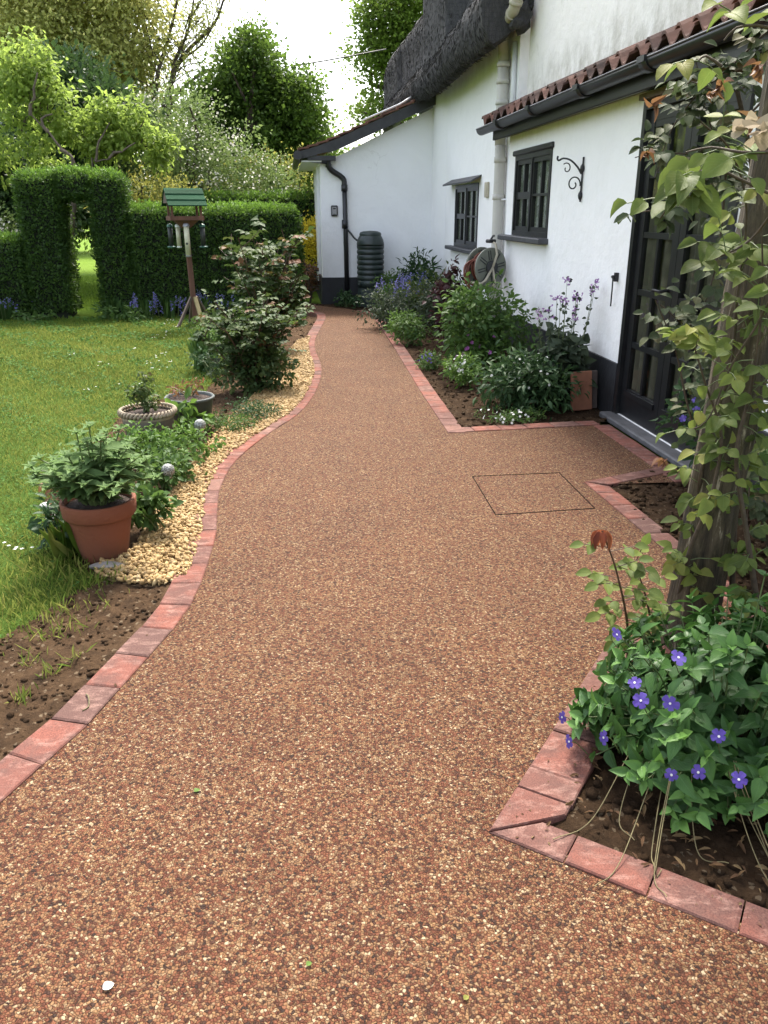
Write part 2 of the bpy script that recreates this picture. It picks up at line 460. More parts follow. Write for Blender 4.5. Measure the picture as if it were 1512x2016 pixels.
def grassbase(name, lo, mid, hi):
    m, nt, bs = mat(name)
    v = coords(nt)
    n1 = noise(nt, v, 1.2, 6, 0.65)
    n2 = noise(nt, v, 60, 4, 0.7)
    r = ramp(nt, [(0.3, lo), (0.5, mid), (0.72, hi)])
    nt.links.new(n1.outputs[0], r.inputs[0])
    nt.links.new(mixc(nt, n2.outputs[0], r.outputs[0], tuple(c * 0.6 for c in mid)), bs.inputs['Base Color'])
    bs.inputs['Roughness'].default_value = 1.0
    bs.inputs['Specular IOR Level'].default_value = 0.05
    bump(nt, n2.outputs[0], bs, 0.6, 0.03)
    return m
M['lawn'] = grassbase('lawn_turf', (0.03, 0.0562, 0.0105), (0.0525, 0.0938, 0.0165), (0.0825, 0.112, 0.0263))
M['meadow'] = grassbase('meadow', (0.105, 0.18, 0.0225), (0.135, 0.217, 0.03), (0.158, 0.232, 0.0375))
M['blade'] = leaf_mat('grass_blade', [(0.0425, 0.0847, 0.0108), (0.0765, 0.146, 0.0173), (0.127, 0.194, 0.0288), (0.212, 0.202, 0.0576)], 0.4, 0.5, spec=.06)
M['blade_sun_paint'] = leaf_mat('sun_painted_grass_blade', [(0.0936, 0.173, 0.0216), (0.13, 0.223, 0.0288), (0.18, 0.259, 0.0432)], 0.4, 0.5, spec=.06)  # lighter greens put sunlight into the colour of the shaded far grass
M['clover'] = leaf_mat('clover_leaf', [(0.03, 0.075, 0.018), (0.055, 0.125, 0.026), (0.09, 0.17, 0.04)], 0.3, 0.5, spec=.06)
M['tuft'] = leaf_mat('tall_grass', [(0.0216, 0.054, 0.0108), (0.0432, 0.0936, 0.0216), (0.072, 0.13, 0.0288)], 0.35, 0.4)

def pebblemat():
    m, nt, bs = mat('golden_gravel')
    a = N(nt, 'ShaderNodeAttribute', attribute_name='tint')
    r = ramp(nt, [(0.0, (0.113, 0.0592, 0.021)), (0.12, (0.216, 0.122, 0.0385)), (0.5, (0.32, 0.196, 0.063)), (0.85, (0.385, 0.257, 0.098)), (1.0, (0.432, 0.331, 0.182))])
    nt.links.new(a.outputs['Fac'], r.inputs[0])
    n = noise(nt, coords(nt), 120, 4)
    nt.links.new(mixc(nt, n.outputs[0], r.outputs[0], (0.3, 0.205, 0.0903)), bs.inputs['Base Color'])
    bs.inputs['Roughness'].default_value = 0.75
    bump(nt, n.outputs[0], bs, 0.3, 0.002)
    return m
M['pebble'] = pebblemat()
M['clod'] = M['soil']

M['hedge_leaf'] = leaf_mat('hedge_leaf', [(0.019, 0.0432, 0.0104), (0.0346, 0.0734, 0.0156), (0.0648, 0.121, 0.0216), (0.146, 0.259, 0.0346)], 0.25, 0.4)
M['hedge_core'] = simple('hedge_twigs', (0.009, 0.012, 0.006), 0.95, 0.4, 20, 0.5)
M['gold_leaf'] = leaf_mat('young_ash_leaf', [(0.234, 0.279, 0.09), (0.333, 0.378, 0.126), (0.423, 0.45, 0.162), (0.432, 0.396, 0.171)], 0.6, 0.5)
M['ash_leaf'] = leaf_mat('sparse_ash_leaf', [(0.135, 0.171, 0.0405), (0.216, 0.243, 0.063), (0.288, 0.297, 0.099)], 0.4, 0.5)
M['lime_leaf'] = leaf_mat('lime_green_leaf', [(0.11, 0.165, 0.03), (0.18, 0.255, 0.045), (0.25, 0.33, 0.07)], 0.5, 0.45)
M['oak_leaf'] = leaf_mat('field_maple_leaf', [(0.0594, 0.099, 0.0185), (0.106, 0.165, 0.0277), (0.165, 0.231, 0.0429)], 0.5, 0.45)
M['maple_leaf'] = leaf_mat('dense_maple_leaf', [(0.0306, 0.0612, 0.0102), (0.0561, 0.102, 0.0163), (0.0969, 0.153, 0.0255)], 0.45, 0.45)
M['laurel_leaf'] = leaf_mat('dark_laurel_leaf', [(0.0158, 0.036, 0.0115), (0.0288, 0.0612, 0.0173), (0.054, 0.0936, 0.0288)], 0.25, 0.3)
M['may_leaf'] = leaf_mat('hawthorn_leaf', [(0.054, 0.099, 0.0225), (0.108, 0.162, 0.0405), (0.162, 0.216, 0.072)], 0.35, 0.5)
M['may_flower'] = leaf_mat('hawthorn_blossom', [(0.405, 0.387, 0.324), (0.54, 0.522, 0.45), (0.63, 0.612, 0.54)], 0.3, 0.6)
M['gold_bush'] = leaf_mat('olive_gold_leaf', [(0.108, 0.135, 0.0225), (0.171, 0.198, 0.036), (0.234, 0.216, 0.054)], 0.4, 0.5)
M['yellow_leaf'] = leaf_mat('yellow_shrub_leaf', [(0.405, 0.306, 0.018), (0.558, 0.432, 0.027), (0.63, 0.54, 0.072)], 0.35, 0.5)
M['rose_leaf'] = leaf_mat('rose_leaf', [(0.0173, 0.038, 0.0115), (0.0334, 0.0634, 0.0173), (0.0576, 0.092, 0.0259), (0.092, 0.115, 0.0374), (0.138, 0.0576, 0.0259)], 0.3, 0.5, (0.0691, 0.104, 0.023))
M['green_leaf'] = leaf_mat('mid_green_leaf', [(0.0252, 0.0612, 0.0144), (0.0504, 0.104, 0.023), (0.0936, 0.155, 0.036)], 0.33, 0.45)
M['fresh_leaf'] = leaf_mat('fresh_green_leaf', [(0.0432, 0.0936, 0.018), (0.072, 0.144, 0.0252), (0.115, 0.194, 0.036)], 0.35, 0.45)
M['dark_leaf'] = leaf_mat('deep_green_leaf', [(0.0158, 0.0403, 0.0144), (0.0288, 0.0662, 0.0216), (0.0576, 0.104, 0.036)], 0.25, 0.45)
M['grey_leaf'] = leaf_mat('grey_green_leaf', [(0.0479, 0.0945, 0.0259), (0.0889, 0.155, 0.0461), (0.15, 0.227, 0.0864)], 0.35, 0.6, rib=True)
M['honesty_leaf'] = leaf_mat('dull_heart_leaf', [(0.0252, 0.036, 0.023), (0.0432, 0.0612, 0.036), (0.0648, 0.0864, 0.0468)], 0.25, 0.5)
M['red_leaf'] = leaf_mat('maroon_leaf', [(0.0216, 0.00864, 0.0115), (0.0396, 0.0144, 0.0173), (0.0648, 0.0252, 0.0252)], 0.2, 0.4)
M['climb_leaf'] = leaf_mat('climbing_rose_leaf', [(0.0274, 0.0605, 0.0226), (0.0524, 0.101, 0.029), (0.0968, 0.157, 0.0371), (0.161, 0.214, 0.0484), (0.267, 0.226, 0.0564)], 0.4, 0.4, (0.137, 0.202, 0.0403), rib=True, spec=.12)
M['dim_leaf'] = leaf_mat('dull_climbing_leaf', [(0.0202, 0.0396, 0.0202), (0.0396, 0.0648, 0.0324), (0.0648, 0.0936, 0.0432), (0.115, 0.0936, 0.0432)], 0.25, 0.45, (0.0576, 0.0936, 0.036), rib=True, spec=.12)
M['peri_leaf'] = leaf_mat('periwinkle_leaf', [(0.0126, 0.0396, 0.0135), (0.0234, 0.0675, 0.0198), (0.045, 0.112, 0.027), (0.117, 0.234, 0.0495)], 0.25, 0.25, (0.045, 0.117, 0.018), rib=True, spec=.22)
M['young_red'] = leaf_mat('young_red_leaf', [(0.115, 0.0252, 0.0144), (0.173, 0.0432, 0.0216), (0.238, 0.0792, 0.036)], 0.35, 0.35)
M['copper'] = leaf_mat('copper_leaf', [(0.0936, 0.036, 0.0216), (0.137, 0.0576, 0.0288), (0.173, 0.101, 0.0432)], 0.35, 0.4)
M['violet'] = leaf_mat('violet_petal', [(0.0648, 0.036, 0.23), (0.0936, 0.0612, 0.302), (0.144, 0.108, 0.36)], 0.3, 0.5)
M['bluebell'] = leaf_mat('bluebell_petal', [(0.117, 0.108, 0.342), (0.18, 0.171, 0.45), (0.252, 0.234, 0.522)], 0.3, 0.5)
M['magenta'] = leaf_mat('magenta_petal', [(0.27, 0.045, 0.234), (0.342, 0.09, 0.324), (0.378, 0.18, 0.378)], 0.3, 0.5)
M['lilac'] = leaf_mat('lilac_petal', [(0.252, 0.108, 0.324), (0.324, 0.18, 0.396), (0.405, 0.27, 0.45)], 0.3, 0.5)
M['white_petal'] = leaf_mat('white_petal', [(0.63, 0.63, 0.594), (0.702, 0.702, 0.666)], 0.25, 0.5)
M['dry_petal'] = leaf_mat('withered_petal', [(0.187, 0.137, 0.0792), (0.259, 0.202, 0.13), (0.324, 0.274, 0.202)], 0.3, 0.6)
M['straw'] = leaf_mat('dead_leaf', [(0.072, 0.036, 0.018), (0.115, 0.0648, 0.0288), (0.173, 0.122, 0.0576)], 0.2, 0.7)

# ------------------------------------------------------------------ object helpers
def tag(o, label=None, cat=None, group=None, kind=None):
    if label: o['label'] = label
    if cat: o['category'] = cat
    if group: o['group'] = group
    if kind: o['kind'] = kind
    return o

def thing(name, label, cat, loc=(0, 0, 0), rz=0.0, group=None):
    o = bpy.data.objects.new(name, None)
    C.objects.link(o)
    o.location = loc
    o.rotation_euler = (0, 0, rz)
    o.empty_display_size = 0.1
    return tag(o, label, cat, group)

def link_mesh(name, me, mats, parent=None):
    o = bpy.data.objects.new(name, me)
    C.objects.link(o)
    for m in (mats if isinstance(mats, (list, tuple)) else [mats]):
        me.materials.append(m)
    if parent: o.parent = parent
    return o

class MB:
    """collects shapes, builds ONE mesh object"""
    def __init__(s):
        s.v, s.f, s.mi, s.t, s.sm = [], [], [], [], []
    def add(s, vs, fs, mi=0, t=0.5, smooth=False):
        b = len(s.v)
        s.v += [tuple(p) for p in vs]
        s.t += [t] * len(vs)
        for f in fs:
            s.f.append([b + i for i in f]); s.mi.append(mi); s.sm.append(smooth)
    def box(s, c, d, mi=0, t=0.5, rot=None, bev=0.0):
        x, y, z = (k / 2 for k in d)
        if bev > 0:
            b = min(bev, x * .9, y * .9, z * .9)
            vs, fs = [], []
            # chamfered box: three rings of corners
            ring = [(x - b, y), (-(x - b), y), (-x, y - b), (-x, -(y - b)), (-(x - b), -y), (x - b, -y), (x, -(y - b)), (x, y - b)]
            inner = [(x - b, y - b), (-(x - b), y - b), (-(x - b), y - b), (-(x - b), -(y - b)), (-(x - b), -(y - b)), (x - b, -(y - b)), (x - b, -(y - b)), (x - b, y - b)]
            lv = [(inner, -z), (ring, -(z - b)), (ring, z - b), (inner, z)]
            for rg, zz in lv: vs += [(a, c2, zz) for a, c2 in rg]
            for l in range(3):
                for i in range(8):
                    j = (i + 1) % 8
                    fs.append((l * 8 + i, l * 8 + j, (l + 1) * 8 + j, (l + 1) * 8 + i))
            fs.append((0, 7, 5, 3)); fs.append((24 + 1, 24 + 3, 24 + 5, 24 + 7))
        else:
            vs = [(-x, -y, -z), (x, -y, -z), (x, y, -z), (-x, y, -z), (-x, -y, z), (x, -y, z), (x, y, z), (-x, y, z)]
            fs = [(0, 3, 2, 1), (4, 5, 6, 7), (0, 1, 5, 4), (1, 2, 6, 5), (2, 3, 7, 6), (3, 0, 4, 7)]
        if rot is not None:
            R = np.array(rot)
            vs = [tuple(R @ np.array(p)) for p in vs]
        s.add([(p[0] + c[0], p[1] + c[1], p[2] + c[2]) for p in vs], fs, mi, t)
    def bx(s, x0, x1, y0, y1, z0, z1, mi=0, t=0.5, bev=0.0):
        s.box(((x0 + x1) / 2, (y0 + y1) / 2, (z0 + z1) / 2), (abs(x1 - x0), abs(y1 - y0), abs(z1 - z0)), mi, t, None, bev)
    def tube(s, pts, r, n=8, mi=0, t=0.5, cap=True, twist=0):
        P = np.array(pts, float)
        k = len(P)
        R = np.full(k, r, float) if np.isscalar(r) else np.array(r, float)
        T = np.gradient(P, axis=0)
        T /= np.linalg.norm(T, axis=1)[:, None] + 1e-9
        up = np.array([0, 0, 1.0]) if abs(T[0][2]) < 0.9 else np.array([1.0, 0, 0])
        A = np.cross(T[0], up); A /= np.linalg.norm(A)
        vs = []
        for i in range(k):
            A = A - T[i] * np.dot(A, T[i]); A /= np.linalg.norm(A) + 1e-9
            B = np.cross(T[i], A)
            for j in range(n):
                a = 2 * math.pi * j / n + twist * i
                vs.append(tuple(P[i] + R[i] * (math.cos(a) * A + math.sin(a) * B)))
        fs = []
        for i in range(k - 1):
            for j in range(n):
                j2 = (j + 1) % n
                fs.append((i * n + j, i * n + j2, (i + 1) * n + j2, (i + 1) * n + j))
        s.add(vs, fs, mi, t, True)
        if cap:
            b = len(s.v) - k * n
            s.f.append([b + j for j in range(n)][::-1]); s.mi.append(mi); s.sm.append(False)
            s.f.append([b + (k - 1) * n + j for j in range(n)]); s.mi.append(mi); s.sm.append(False)
    def lathe(s, prof, n=24, c=(0, 0, 0), mi=0, t=0.5, smooth=True, axis='z'):
        vs = []
        for r, z in prof:
            for j in range(n):
                a = 2 * math.pi * j / n
                vs.append((c[0] + r * math.cos(a), c[1] + r * math.sin(a), c[2] + z))
        fs = []
        for i in range(len(prof) - 1):
            for j in range(n):
                j2 = (j + 1) % n
                fs.append((i * n + j, i * n + j2, (i + 1) * n + j2, (i + 1) * n + j))
        s.add(vs, fs, mi, t, smooth)
    def sphere(s, c, r, n=12, mi=0, t=0.5):
        k = n // 2
        prof = [(max(1e-4, math.sin(math.pi * i / k)), -math.cos(math.pi * i / k)) for i in range(k + 1)]
        rr = (r, r, r) if np.isscalar(r) else r
        vs = []
        for a, z in prof:
            for j in range(n):
                q = 2 * math.pi * j / n
                vs.append((c[0] + rr[0] * a * math.cos(q), c[1] + rr[1] * a * math.sin(q), c[2] + rr[2] * z))
        fs = [(i * n + j, i * n + (j + 1) % n, (i + 1) * n + (j + 1) % n, (i + 1) * n + j) for i in range(k) for j in range(n)]
        s.add(vs, fs, mi, t, True)
    def build(s, name, mats, parent=None):
        me = bpy.data.meshes.new(name)
        me.from_pydata(s.v, [], s.f)
        me.polygons.foreach_set('material_index', s.mi)
        me.polygons.foreach_set('use_smooth', s.sm)
        a = me.attributes.new('tint', 'FLOAT', 'POINT')
        a.data.foreach_set('value', np.array(s.t, np.float32))
        me.update()
        return link_mesh(name, me, mats, parent)

def arr_mesh(name, V, F, tint, mats, parent=None, lu=None, lv=None, smooth=False, mi=None):
    me = bpy.data.meshes.new(name)
    V = np.asarray(V, np.float32); F = np.asarray(F, np.int32)
    me.vertices.add(len(V)); me.vertices.foreach_set('co', V.ravel())
    k = F.shape[1]
    me.loops.add(F.size); me.loops.foreach_set('vertex_index', F.ravel())
    me.polygons.add(len(F)); me.polygons.foreach_set('loop_start', np.arange(0, F.size, k, dtype=np.int32))
    me.polygons.foreach_set('use_smooth', np.full(len(F), smooth))
    if mi is not None: me.polygons.foreach_set('material_index', np.asarray(mi, np.int32))
    for nm, d in (('tint', tint), ('lu', lu), ('lv', lv)):
        if d is not None:
            a = me.attributes.new(nm, 'FLOAT', 'POINT')
            a.data.foreach_set('value', np.asarray(d, np.float32))
    me.update(calc_edges=True)
    me.validate()
    return link_mesh(name, me, mats, parent)

# leaf templates: (side, along, lift)
def strip_template(rows, fold=0.12, droop=0.25):
    """rows: list of (along, halfwidth)"""
    V, U, L, F = [], [], [], []
    prev = None
    for a, w in rows:
        z = -droop * a * a
        if w == 0:
            V.append((0, a, z)); U.append(0); L.append(a); cur = [len(V) - 1]
        else:
            b = len(V)
            V += [(-w, a, z + fold * w * 2), (0, a, z), (w, a, z + fold * w * 2)]
            U += [-1, 0, 1]; L += [a] * 3
            cur = [b, b + 1, b + 2]
        if prev is not None:
            if len(prev) == 1 and len(cur) == 3:
                F += [(prev[0], cur[1], cur[0]), (prev[0], cur[2], cur[1])]
            elif len(prev) == 3 and len(cur) == 3:
                F += [(prev[0], prev[1], cur[1]), (prev[0], cur[1], cur[0]), (prev[1], prev[2], cur[2]), (prev[1], cur[2], cur[1])]
            elif len(prev) == 3:
                F += [(prev[0], prev[1], cur[0]), (prev[1], prev[2], cur[0])]
        prev = cur
    return np.array(V, float), np.array(F), np.array(U, float), np.array(L, float)

T_DIA = (np.array([(0, 0, 0), (-.5, .45, .08), (0, 1, 0), (.5, .45, .08)], float), np.array([(0, 2, 1), (0, 3, 2)]), np.array([0, -1, 0, 1.]), np.array([0, .45, 1, .45]))
T_OVAL = strip_template([(0, 0), (.12, .26), (.35, .48), (.6, .46), (.85, .24), (1, 0)], 0.14, 0.22)
T_OVATE = strip_template([(0, 0), (.1, .3), (.28, .48), (.55, .4), (.8, .2), (1, 0)], 0.16, 0.28)
T_LANCE = strip_template([(0, 0), (.2, .32), (.5, .5), (.8, .3), (1, 0)], 0.1, 0.35)
T_BLADE = strip_template([(0, .5), (.4, .45), (.75, .3), (1, 0)], 0.15, 0.0)
T_PETAL = strip_template([(0, .1), (.45, .4), (.85, .5), (1, .3)], 0.05, 0.1)

def unit(a):
    return a / (np.linalg.norm(a, axis=-1, keepdims=True) + 1e-9)

class LF:
    """leaf field: collects many leaves for one mesh"""
    def __init__(s): s.V, s.F, s.t, s.u, s.l, s.n = [], [], [], [], [], 0
    def add(s, P, D, Nn, size, width, tint, tmpl=T_DIA, curl=None):
        P = np.atleast_2d(np.asarray(P, float)); n = len(P)
        D = unit(np.broadcast_to(np.asarray(D, float), (n, 3)))
        Nn = np.broadcast_to(np.asarray(Nn, float), (n, 3))
        S = unit(np.cross(D, Nn)); Nn = np.cross(S, D)
        size = np.broadcast_to(size, n).reshape(n, 1, 1).astype(float)
        width = np.broadcast_to(width, n).reshape(n, 1, 1).astype(float)
        tv, tf, tu, tl = tmpl
        k = len(tv)
        a = tv[None, :, :]
        z = a[:, :, 2:3]
        if curl is not None:
            z = z * np.broadcast_to(curl, n).reshape(n, 1, 1)
        V = P[:, None, :] + size * (a[:, :, 0:1] * width * S[:, None, :] + a[:, :, 1:2] * D[:, None, :] + z * Nn[:, None, :])
        s.V.append(V.reshape(-1, 3))
        s.F.append((tf[None] + (s.n + np.arange(n) * k)[:, None, None]).reshape(-1, 3))
        s.t.append(np.repeat(np.broadcast_to(tint, n), k))
        s.u.append(np.tile(tu, n)); s.l.append(np.tile(tl, n))
        s.n += n * k
    def build(s, name, m, parent=None, smooth=False):
        return arr_mesh(name, np.concatenate(s.V), np.concatenate(s.F), np.concatenate(s.t), m, parent,
                        np.concatenate(s.u), np.concatenate(s.l), smooth)

def rdir(n, up=0.0):
    d = RNG.normal(size=(n, 3)); d = unit(d); d[:, 2] += up
    return unit(d)

def cat_rom(pts, step=0.05):
    P = np.array(pts, float)
    P = np.vstack([2 * P[0] - P[1], P, 2 * P[-1] - P[-2]])
    out = []
    for i in range(1, len(P) - 2):
        n = max(2, int(np.linalg.norm(P[i + 1] - P[i]) / step))
        for k in range(n):
            t = k / n
            a, b, c, d = P[i - 1], P[i], P[i + 1], P[i + 2]
            out.append(0.5 * ((2 * b) + (-a + c) * t + (2 * a - 5 * b + 4 * c - d) * t * t + (-a + 3 * b - 3 * c + d) * t ** 3))
    out.append(P[-2])
    return np.array(out)

def in_poly(P, poly):
    P = np.asarray(P); poly = np.asarray(poly)
    x, y = P[:, 0], P[:, 1]
    c = np.zeros(len(P), bool)
    j = len(poly) - 1
    for i in range(len(poly)):
        xi, yi = poly[i]; xj, yj = poly[j]
        hit = ((yi > y) != (yj > y)) & (x < (xj - xi) * (y - yi) / (yj - yi + 1e-12) + xi)
        c ^= hit
        j = i
    return c

def sample_poly(poly, n):
    poly = np.array(poly)
    lo, hi = poly.min(0), poly.max(0)
    out = np.zeros((0, 2))
    while len(out) < n:
        q = lo + (hi - lo) * RNG.random((n * 2, 2))
        out = np.vstack([out, q[in_poly(q, poly)]])
    return out[:n]

def wob(x, y, f=1.0, seed=0.0):
    return (np.sin(x * 1.7 * f + seed) * np.sin(y * 2.3 * f + 1.3 + seed) + 0.6 * np.sin(x * 4.1 * f + y * 3.1 * f + 2 * seed)
            + 0.4 * np.sin(x * 9.3 * f - y * 7.7 * f + seed) + 0.25 * np.sin(x * 17.1 * f + y * 21.7 * f)) / 2.25

def sheet(name, poly, z, m, kind='structure'):
    bm = bmesh.new()
    bm.faces.new([bm.verts.new((p[0], p[1], z)) for p in poly])
    bmesh.ops.triangulate(bm, faces=bm.faces[:])
    bmesh.ops.recalc_face_normals(bm, faces=bm.faces[:])
    for f in bm.faces:
        if f.normal.z < 0: f.normal_flip()
    me = bpy.data.meshes.new(name)
    bm.to_mesh(me); bm.free()
    o = link_mesh(name, me, m)
    if kind: o['kind'] = kind
    return o

def grid_bed(name, poly, z0, amp, cell, m, freq=6.0, clods=0, clod_r=(0.008, 0.03)):
    """bumpy soil filling a polygon, with loose clods"""
    poly = np.array(poly)
    lo, hi = poly.min(0), poly.max(0)
    nx, ny = int((hi[0] - lo[0]) / cell) + 2, int((hi[1] - lo[1]) / cell) + 2
    X, Y = np.meshgrid(lo[0] + np.arange(nx) * cell, lo[1] + np.arange(ny) * cell, indexing='ij')
    Z = z0 + amp * (0.6 * wob(X, Y, freq) + 0.4 * wob(X + 3, Y - 1, freq * 2.7, 1.0))
    V = np.stack([X, Y, Z], -1).reshape(-1, 3)
    ci = np.stack([X[:-1, :-1] + cell / 2, Y[:-1, :-1] + cell / 2], -1).reshape(-1, 2)
    ok = in_poly(ci, poly)
    I, J = np.meshgrid(np.arange(nx - 1), np.arange(ny - 1), indexing='ij')
    b = (I * ny + J).reshape(-1)[ok]
    F = np.stack([b, b + ny, b + ny + 1, b + 1], -1)
    F3 = np.concatenate([F[:, [0, 1, 2]], F[:, [0, 2, 3]]])
    Vs, Fs = [V], [F3]
    n0 = len(V)
    if clods:
        pc = sample_poly(poly, clods)
        tv, tf = ICO
        sz = clod_r[0] + (clod_r[1] - clod_r[0]) * RNG.random(clods) ** 3
        dv = tv[None] * (0.7 + 0.6 * RNG.random((clods, len(tv), 1))) * sz[:, None, None] * np.array([1, 1, .7])
        zc = z0 + amp * (0.6 * wob(pc[:, 0], pc[:, 1], freq) + 0.4 * wob(pc[:, 0] + 3, pc[:, 1] - 1, freq * 2.7, 1.0))
        cv = dv + np.stack([pc[:, 0], pc[:, 1], zc + sz * 0.2], -1)[:, None, :]
        Vs.append(cv.reshape(-1, 3))
        Fs.append((tf[None] + (n0 + np.arange(clods) * len(tv))[:, None, None]).reshape(-1, 3))
    V = np.concatenate(Vs)
    o = arr_mesh(name, V, np.concatenate(Fs), np.full(len(V), 0.5), m, smooth=True)
    o['kind'] = 'structure'
    return o

def ico(sub):
    bm = bmesh.new()
    bmesh.ops.create_icosphere(bm, subdivisions=sub, radius=1)
    v = np.array([tuple(q.co) for q in bm.verts]); bm.verts.index_update()
    f = np.array([[q.index for q in fc.verts] for fc in bm.faces])
    bm.free()
    return v, f
ICO = ico(1); ICO2 = ico(2)

# ------------------------------------------------------------------ ground, path, beds
gp = lambda pts: [G(*p) for p in pts]
sheet('ground', [(-150, -20), (150, -20), (150, 300), (-150, 300)], -0.06, M['meadow'])

left_in = cat_rom([(-1.16, 0.7), (-1.13, 1.2)] + gp([(0, 1580), (128, 1472), (205, 1393), (268, 1320), (322, 1262), (377, 1190), (406, 1120), (426, 1050), (428, 1000),
                  (434, 960), (458, 915), (493, 882), (535, 850), (588, 815), (618, 778), (632, 742), (631, 715), (621, 690), (621, 668), (634, 642), (641, 626), (634, 616)])
                  + [(-1.35, 13.15), (-2.0, 13.35)], 0.05)
right_in = np.array(gp([(882, 853), (830, 775), (770, 675), (735, 625)]) )
far_end = cat_rom([right_in[-1], G(718, 616), G(690, 609), G(655, 605), (-1.2, 14.0), (-2.0, 14.6)], 0.1)
recess = np.array(gp([(882, 853), (1168, 838), (1275, 915)]))

def offset(line, d):
    L = np.array(line, float)
    T = np.gradient(L, axis=0); T = T / np.linalg.norm(T, axis=1)[:, None]
    return L + d * np.stack([-T[:, 1], T[:, 0]], -1)

c_rec = np.array(G(1168, 838)); dn = np.array(HW(0, -1)[:2])
p_wall_end = c_rec + dn * 1.35                           # edging running along the door sill
fb0 = np.array(G(1150, 950))                             # corner of the bed by the door
fb1 = np.array((1.42, 2.80))
fbd = unit(fb1 - fb0)
nb0 = np.array(G(962, 1640)); nb1 = nb0 + np.array([math.sin(math.radians(30)), math.cos(math.radians(30))]) * 1.18
nb2 = nb0 + np.array([math.sin(math.radians(121)), math.cos(math.radians(121))]) * 1.3

path_poly = ([tuple(p) for p in offset(left_in, 0.06)] + [(-2.2, 14.6)] + [tuple(p) for p in far_end[::-1]] +
             [(right_in[1][0] + .03, right_in[1][1])] + [(right_in[0][0] + .04, right_in[0][1] + .05), (c_rec[0] + .05, c_rec[1] + .05), tuple(p_wall_end + np.array([0.05, 0])),
              (1.75, 4.5), (fb0[0] + .05, fb0[1] - 0.03), (fb1[0] + .05, fb1[1] + .02), (3.2, 2.75), (3.2, 2.3), (nb1[0] + .02, nb1[1] - .03), (nb0[0] + .06, nb0[1]), (nb2[0], nb2[1] + .05), (1.7, 0.5), (1.2, -0.5), (-1.2, -0.5), (-1.2, 0.6)])
sheet('path', path_poly, 0.0, M['resin'])

bricks_n = [0]
def edging(line, width, side, name='brick_edging', label='', length=0.205, mitre0=0.0, mitre1=0.0, skip=(), tints=(.05, .15, .3, .45, .5, .55, .6, .7, .8, .9, 1.0)):
    """a run of clay pavers laid end to end along a line; side=+1 puts them left of the line"""
    L = np.array(line, float)
    seg = np.linalg.norm(np.diff(L, axis=0), axis=1)
    cum = np.concatenate([[0], np.cumsum(seg)])
    tot = cum[-1]
    def P(d):
        d = min(max(d, 0), tot); i = min(len(seg) - 1, int(np.searchsorted(cum, d, 'right') - 1))
        t = (d - cum[i]) / seg[i]
        T = (L[i + 1] - L[i]) / seg[i]
        a = L[i] + t * (L[i + 1] - L[i])
        i2, i0 = min(i + 1, len(seg) - 1), max(i - 1, 0)
        T = unit((L[i2 + 1] - L[i0]))
        return a, np.array([-T[1], T[0]]) * side
    mb = MB()
    d = 0.0; g = 0.004
    rnd = random.Random(len(L) + int(tot * 100))
    k = 0
    while d < tot - 0.03:
        le = min(length, tot - d)
        if k in skip: le *= 0.5
        a0, n0 = P(d + g / 2); a1, n1 = P(d + le - g / 2)
        h = 0.007 + rnd.uniform(-.0015, .0015); b = 0.004
        w = width * rnd.uniform(.985, 1.015)
        o0, o1 = a0 + n0 * w, a1 + n1 * w
        if k == 0 and mitre0: o0 = o0 + unit(a1 - a0) * mitre0
        if d + le >= tot - 1e-6 and mitre1: o1 = o1 - unit(a1 - a0) * mitre1
        q = np.array([a0, a1, o1, o0]); c = q.mean(0)
        tp = c + (q - c) * (1 - b / (width / 2))
        vs = [(*p, -0.055) for p in q] + [(*p, h - b) for p in q] + [(*p, h) for p in tp]
        fs = []
        for l in (0, 4):
            for i in range(4):
                j = (i + 1) % 4
                fs.append((l + i, l + j, l + 4 + j, l + 4 + i) if side < 0 else (l + i, l + 4 + i, l + 4 + j, l + j))
        fs.append((8, 9, 10, 11) if side > 0 else (11, 10, 9, 8))
        mb.add(vs, fs, 0, rnd.choice(tints))
        d += le; k += 1
    o = mb.build(name, M['brick'])
    bm = bmesh.new(); bm.from_mesh(o.data); bmesh.ops.recalc_face_normals(bm, faces=bm.faces[:]); bm.to_mesh(o.data); bm.free()
    tag(o, label, 'edging', None, 'structure')
    return o

edging(left_in[:-12], 0.128, +1, 'brick_edging', 'long wavy run of red brick edging between the path and lawn side', 0.205)
edging(right_in, 0.128, -1, 'brick_edging', 'straight red brick edging along the house flower bed', 0.205, mitre0=0.0)
edging(recess[:2] + np.array([[0.0, 0.0], [0.06, 0.015]]), 0.125, +1, 'brick_edging', 'short red brick edging across the near end of the house flower bed', 0.205, mitre0=0.12)
edging(np.array([c_rec + dn * 0.0, p_wall_end]), 0.125, +1, 'brick_edging', 'red brick edging laid along the french door step', 0.205)
fbr = fb0 + unit(np.array(G(1275, 925)) - fb0) * 0.62
edging(np.array([fb0, fb1]), 0.115, +1, 'brick_edging', 'red brick edging down the path side of the small bed below the door', 0.205, mitre0=0.10)
edging(np.array([fb0, fbr]), 0.11, -1, 'brick_edging', 'red brick edging on the door side of the small bed below the door', 0.205, mitre0=0.10)
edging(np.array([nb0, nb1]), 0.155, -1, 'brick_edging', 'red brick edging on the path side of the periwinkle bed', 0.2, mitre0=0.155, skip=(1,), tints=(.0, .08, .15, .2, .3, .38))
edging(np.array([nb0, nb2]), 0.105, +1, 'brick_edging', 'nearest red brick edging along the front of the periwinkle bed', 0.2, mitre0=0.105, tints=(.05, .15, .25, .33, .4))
edging(np.array([nb1, nb1 + np.array([1.6, -0.15])]), 0.12, -1, 'brick_edging', 'red brick edging behind the rough posts', 0.2)
edging(far_end[:9], 0.10, -1, 'brick_edging', 'red brick edging closing the far end of the path', 0.205)

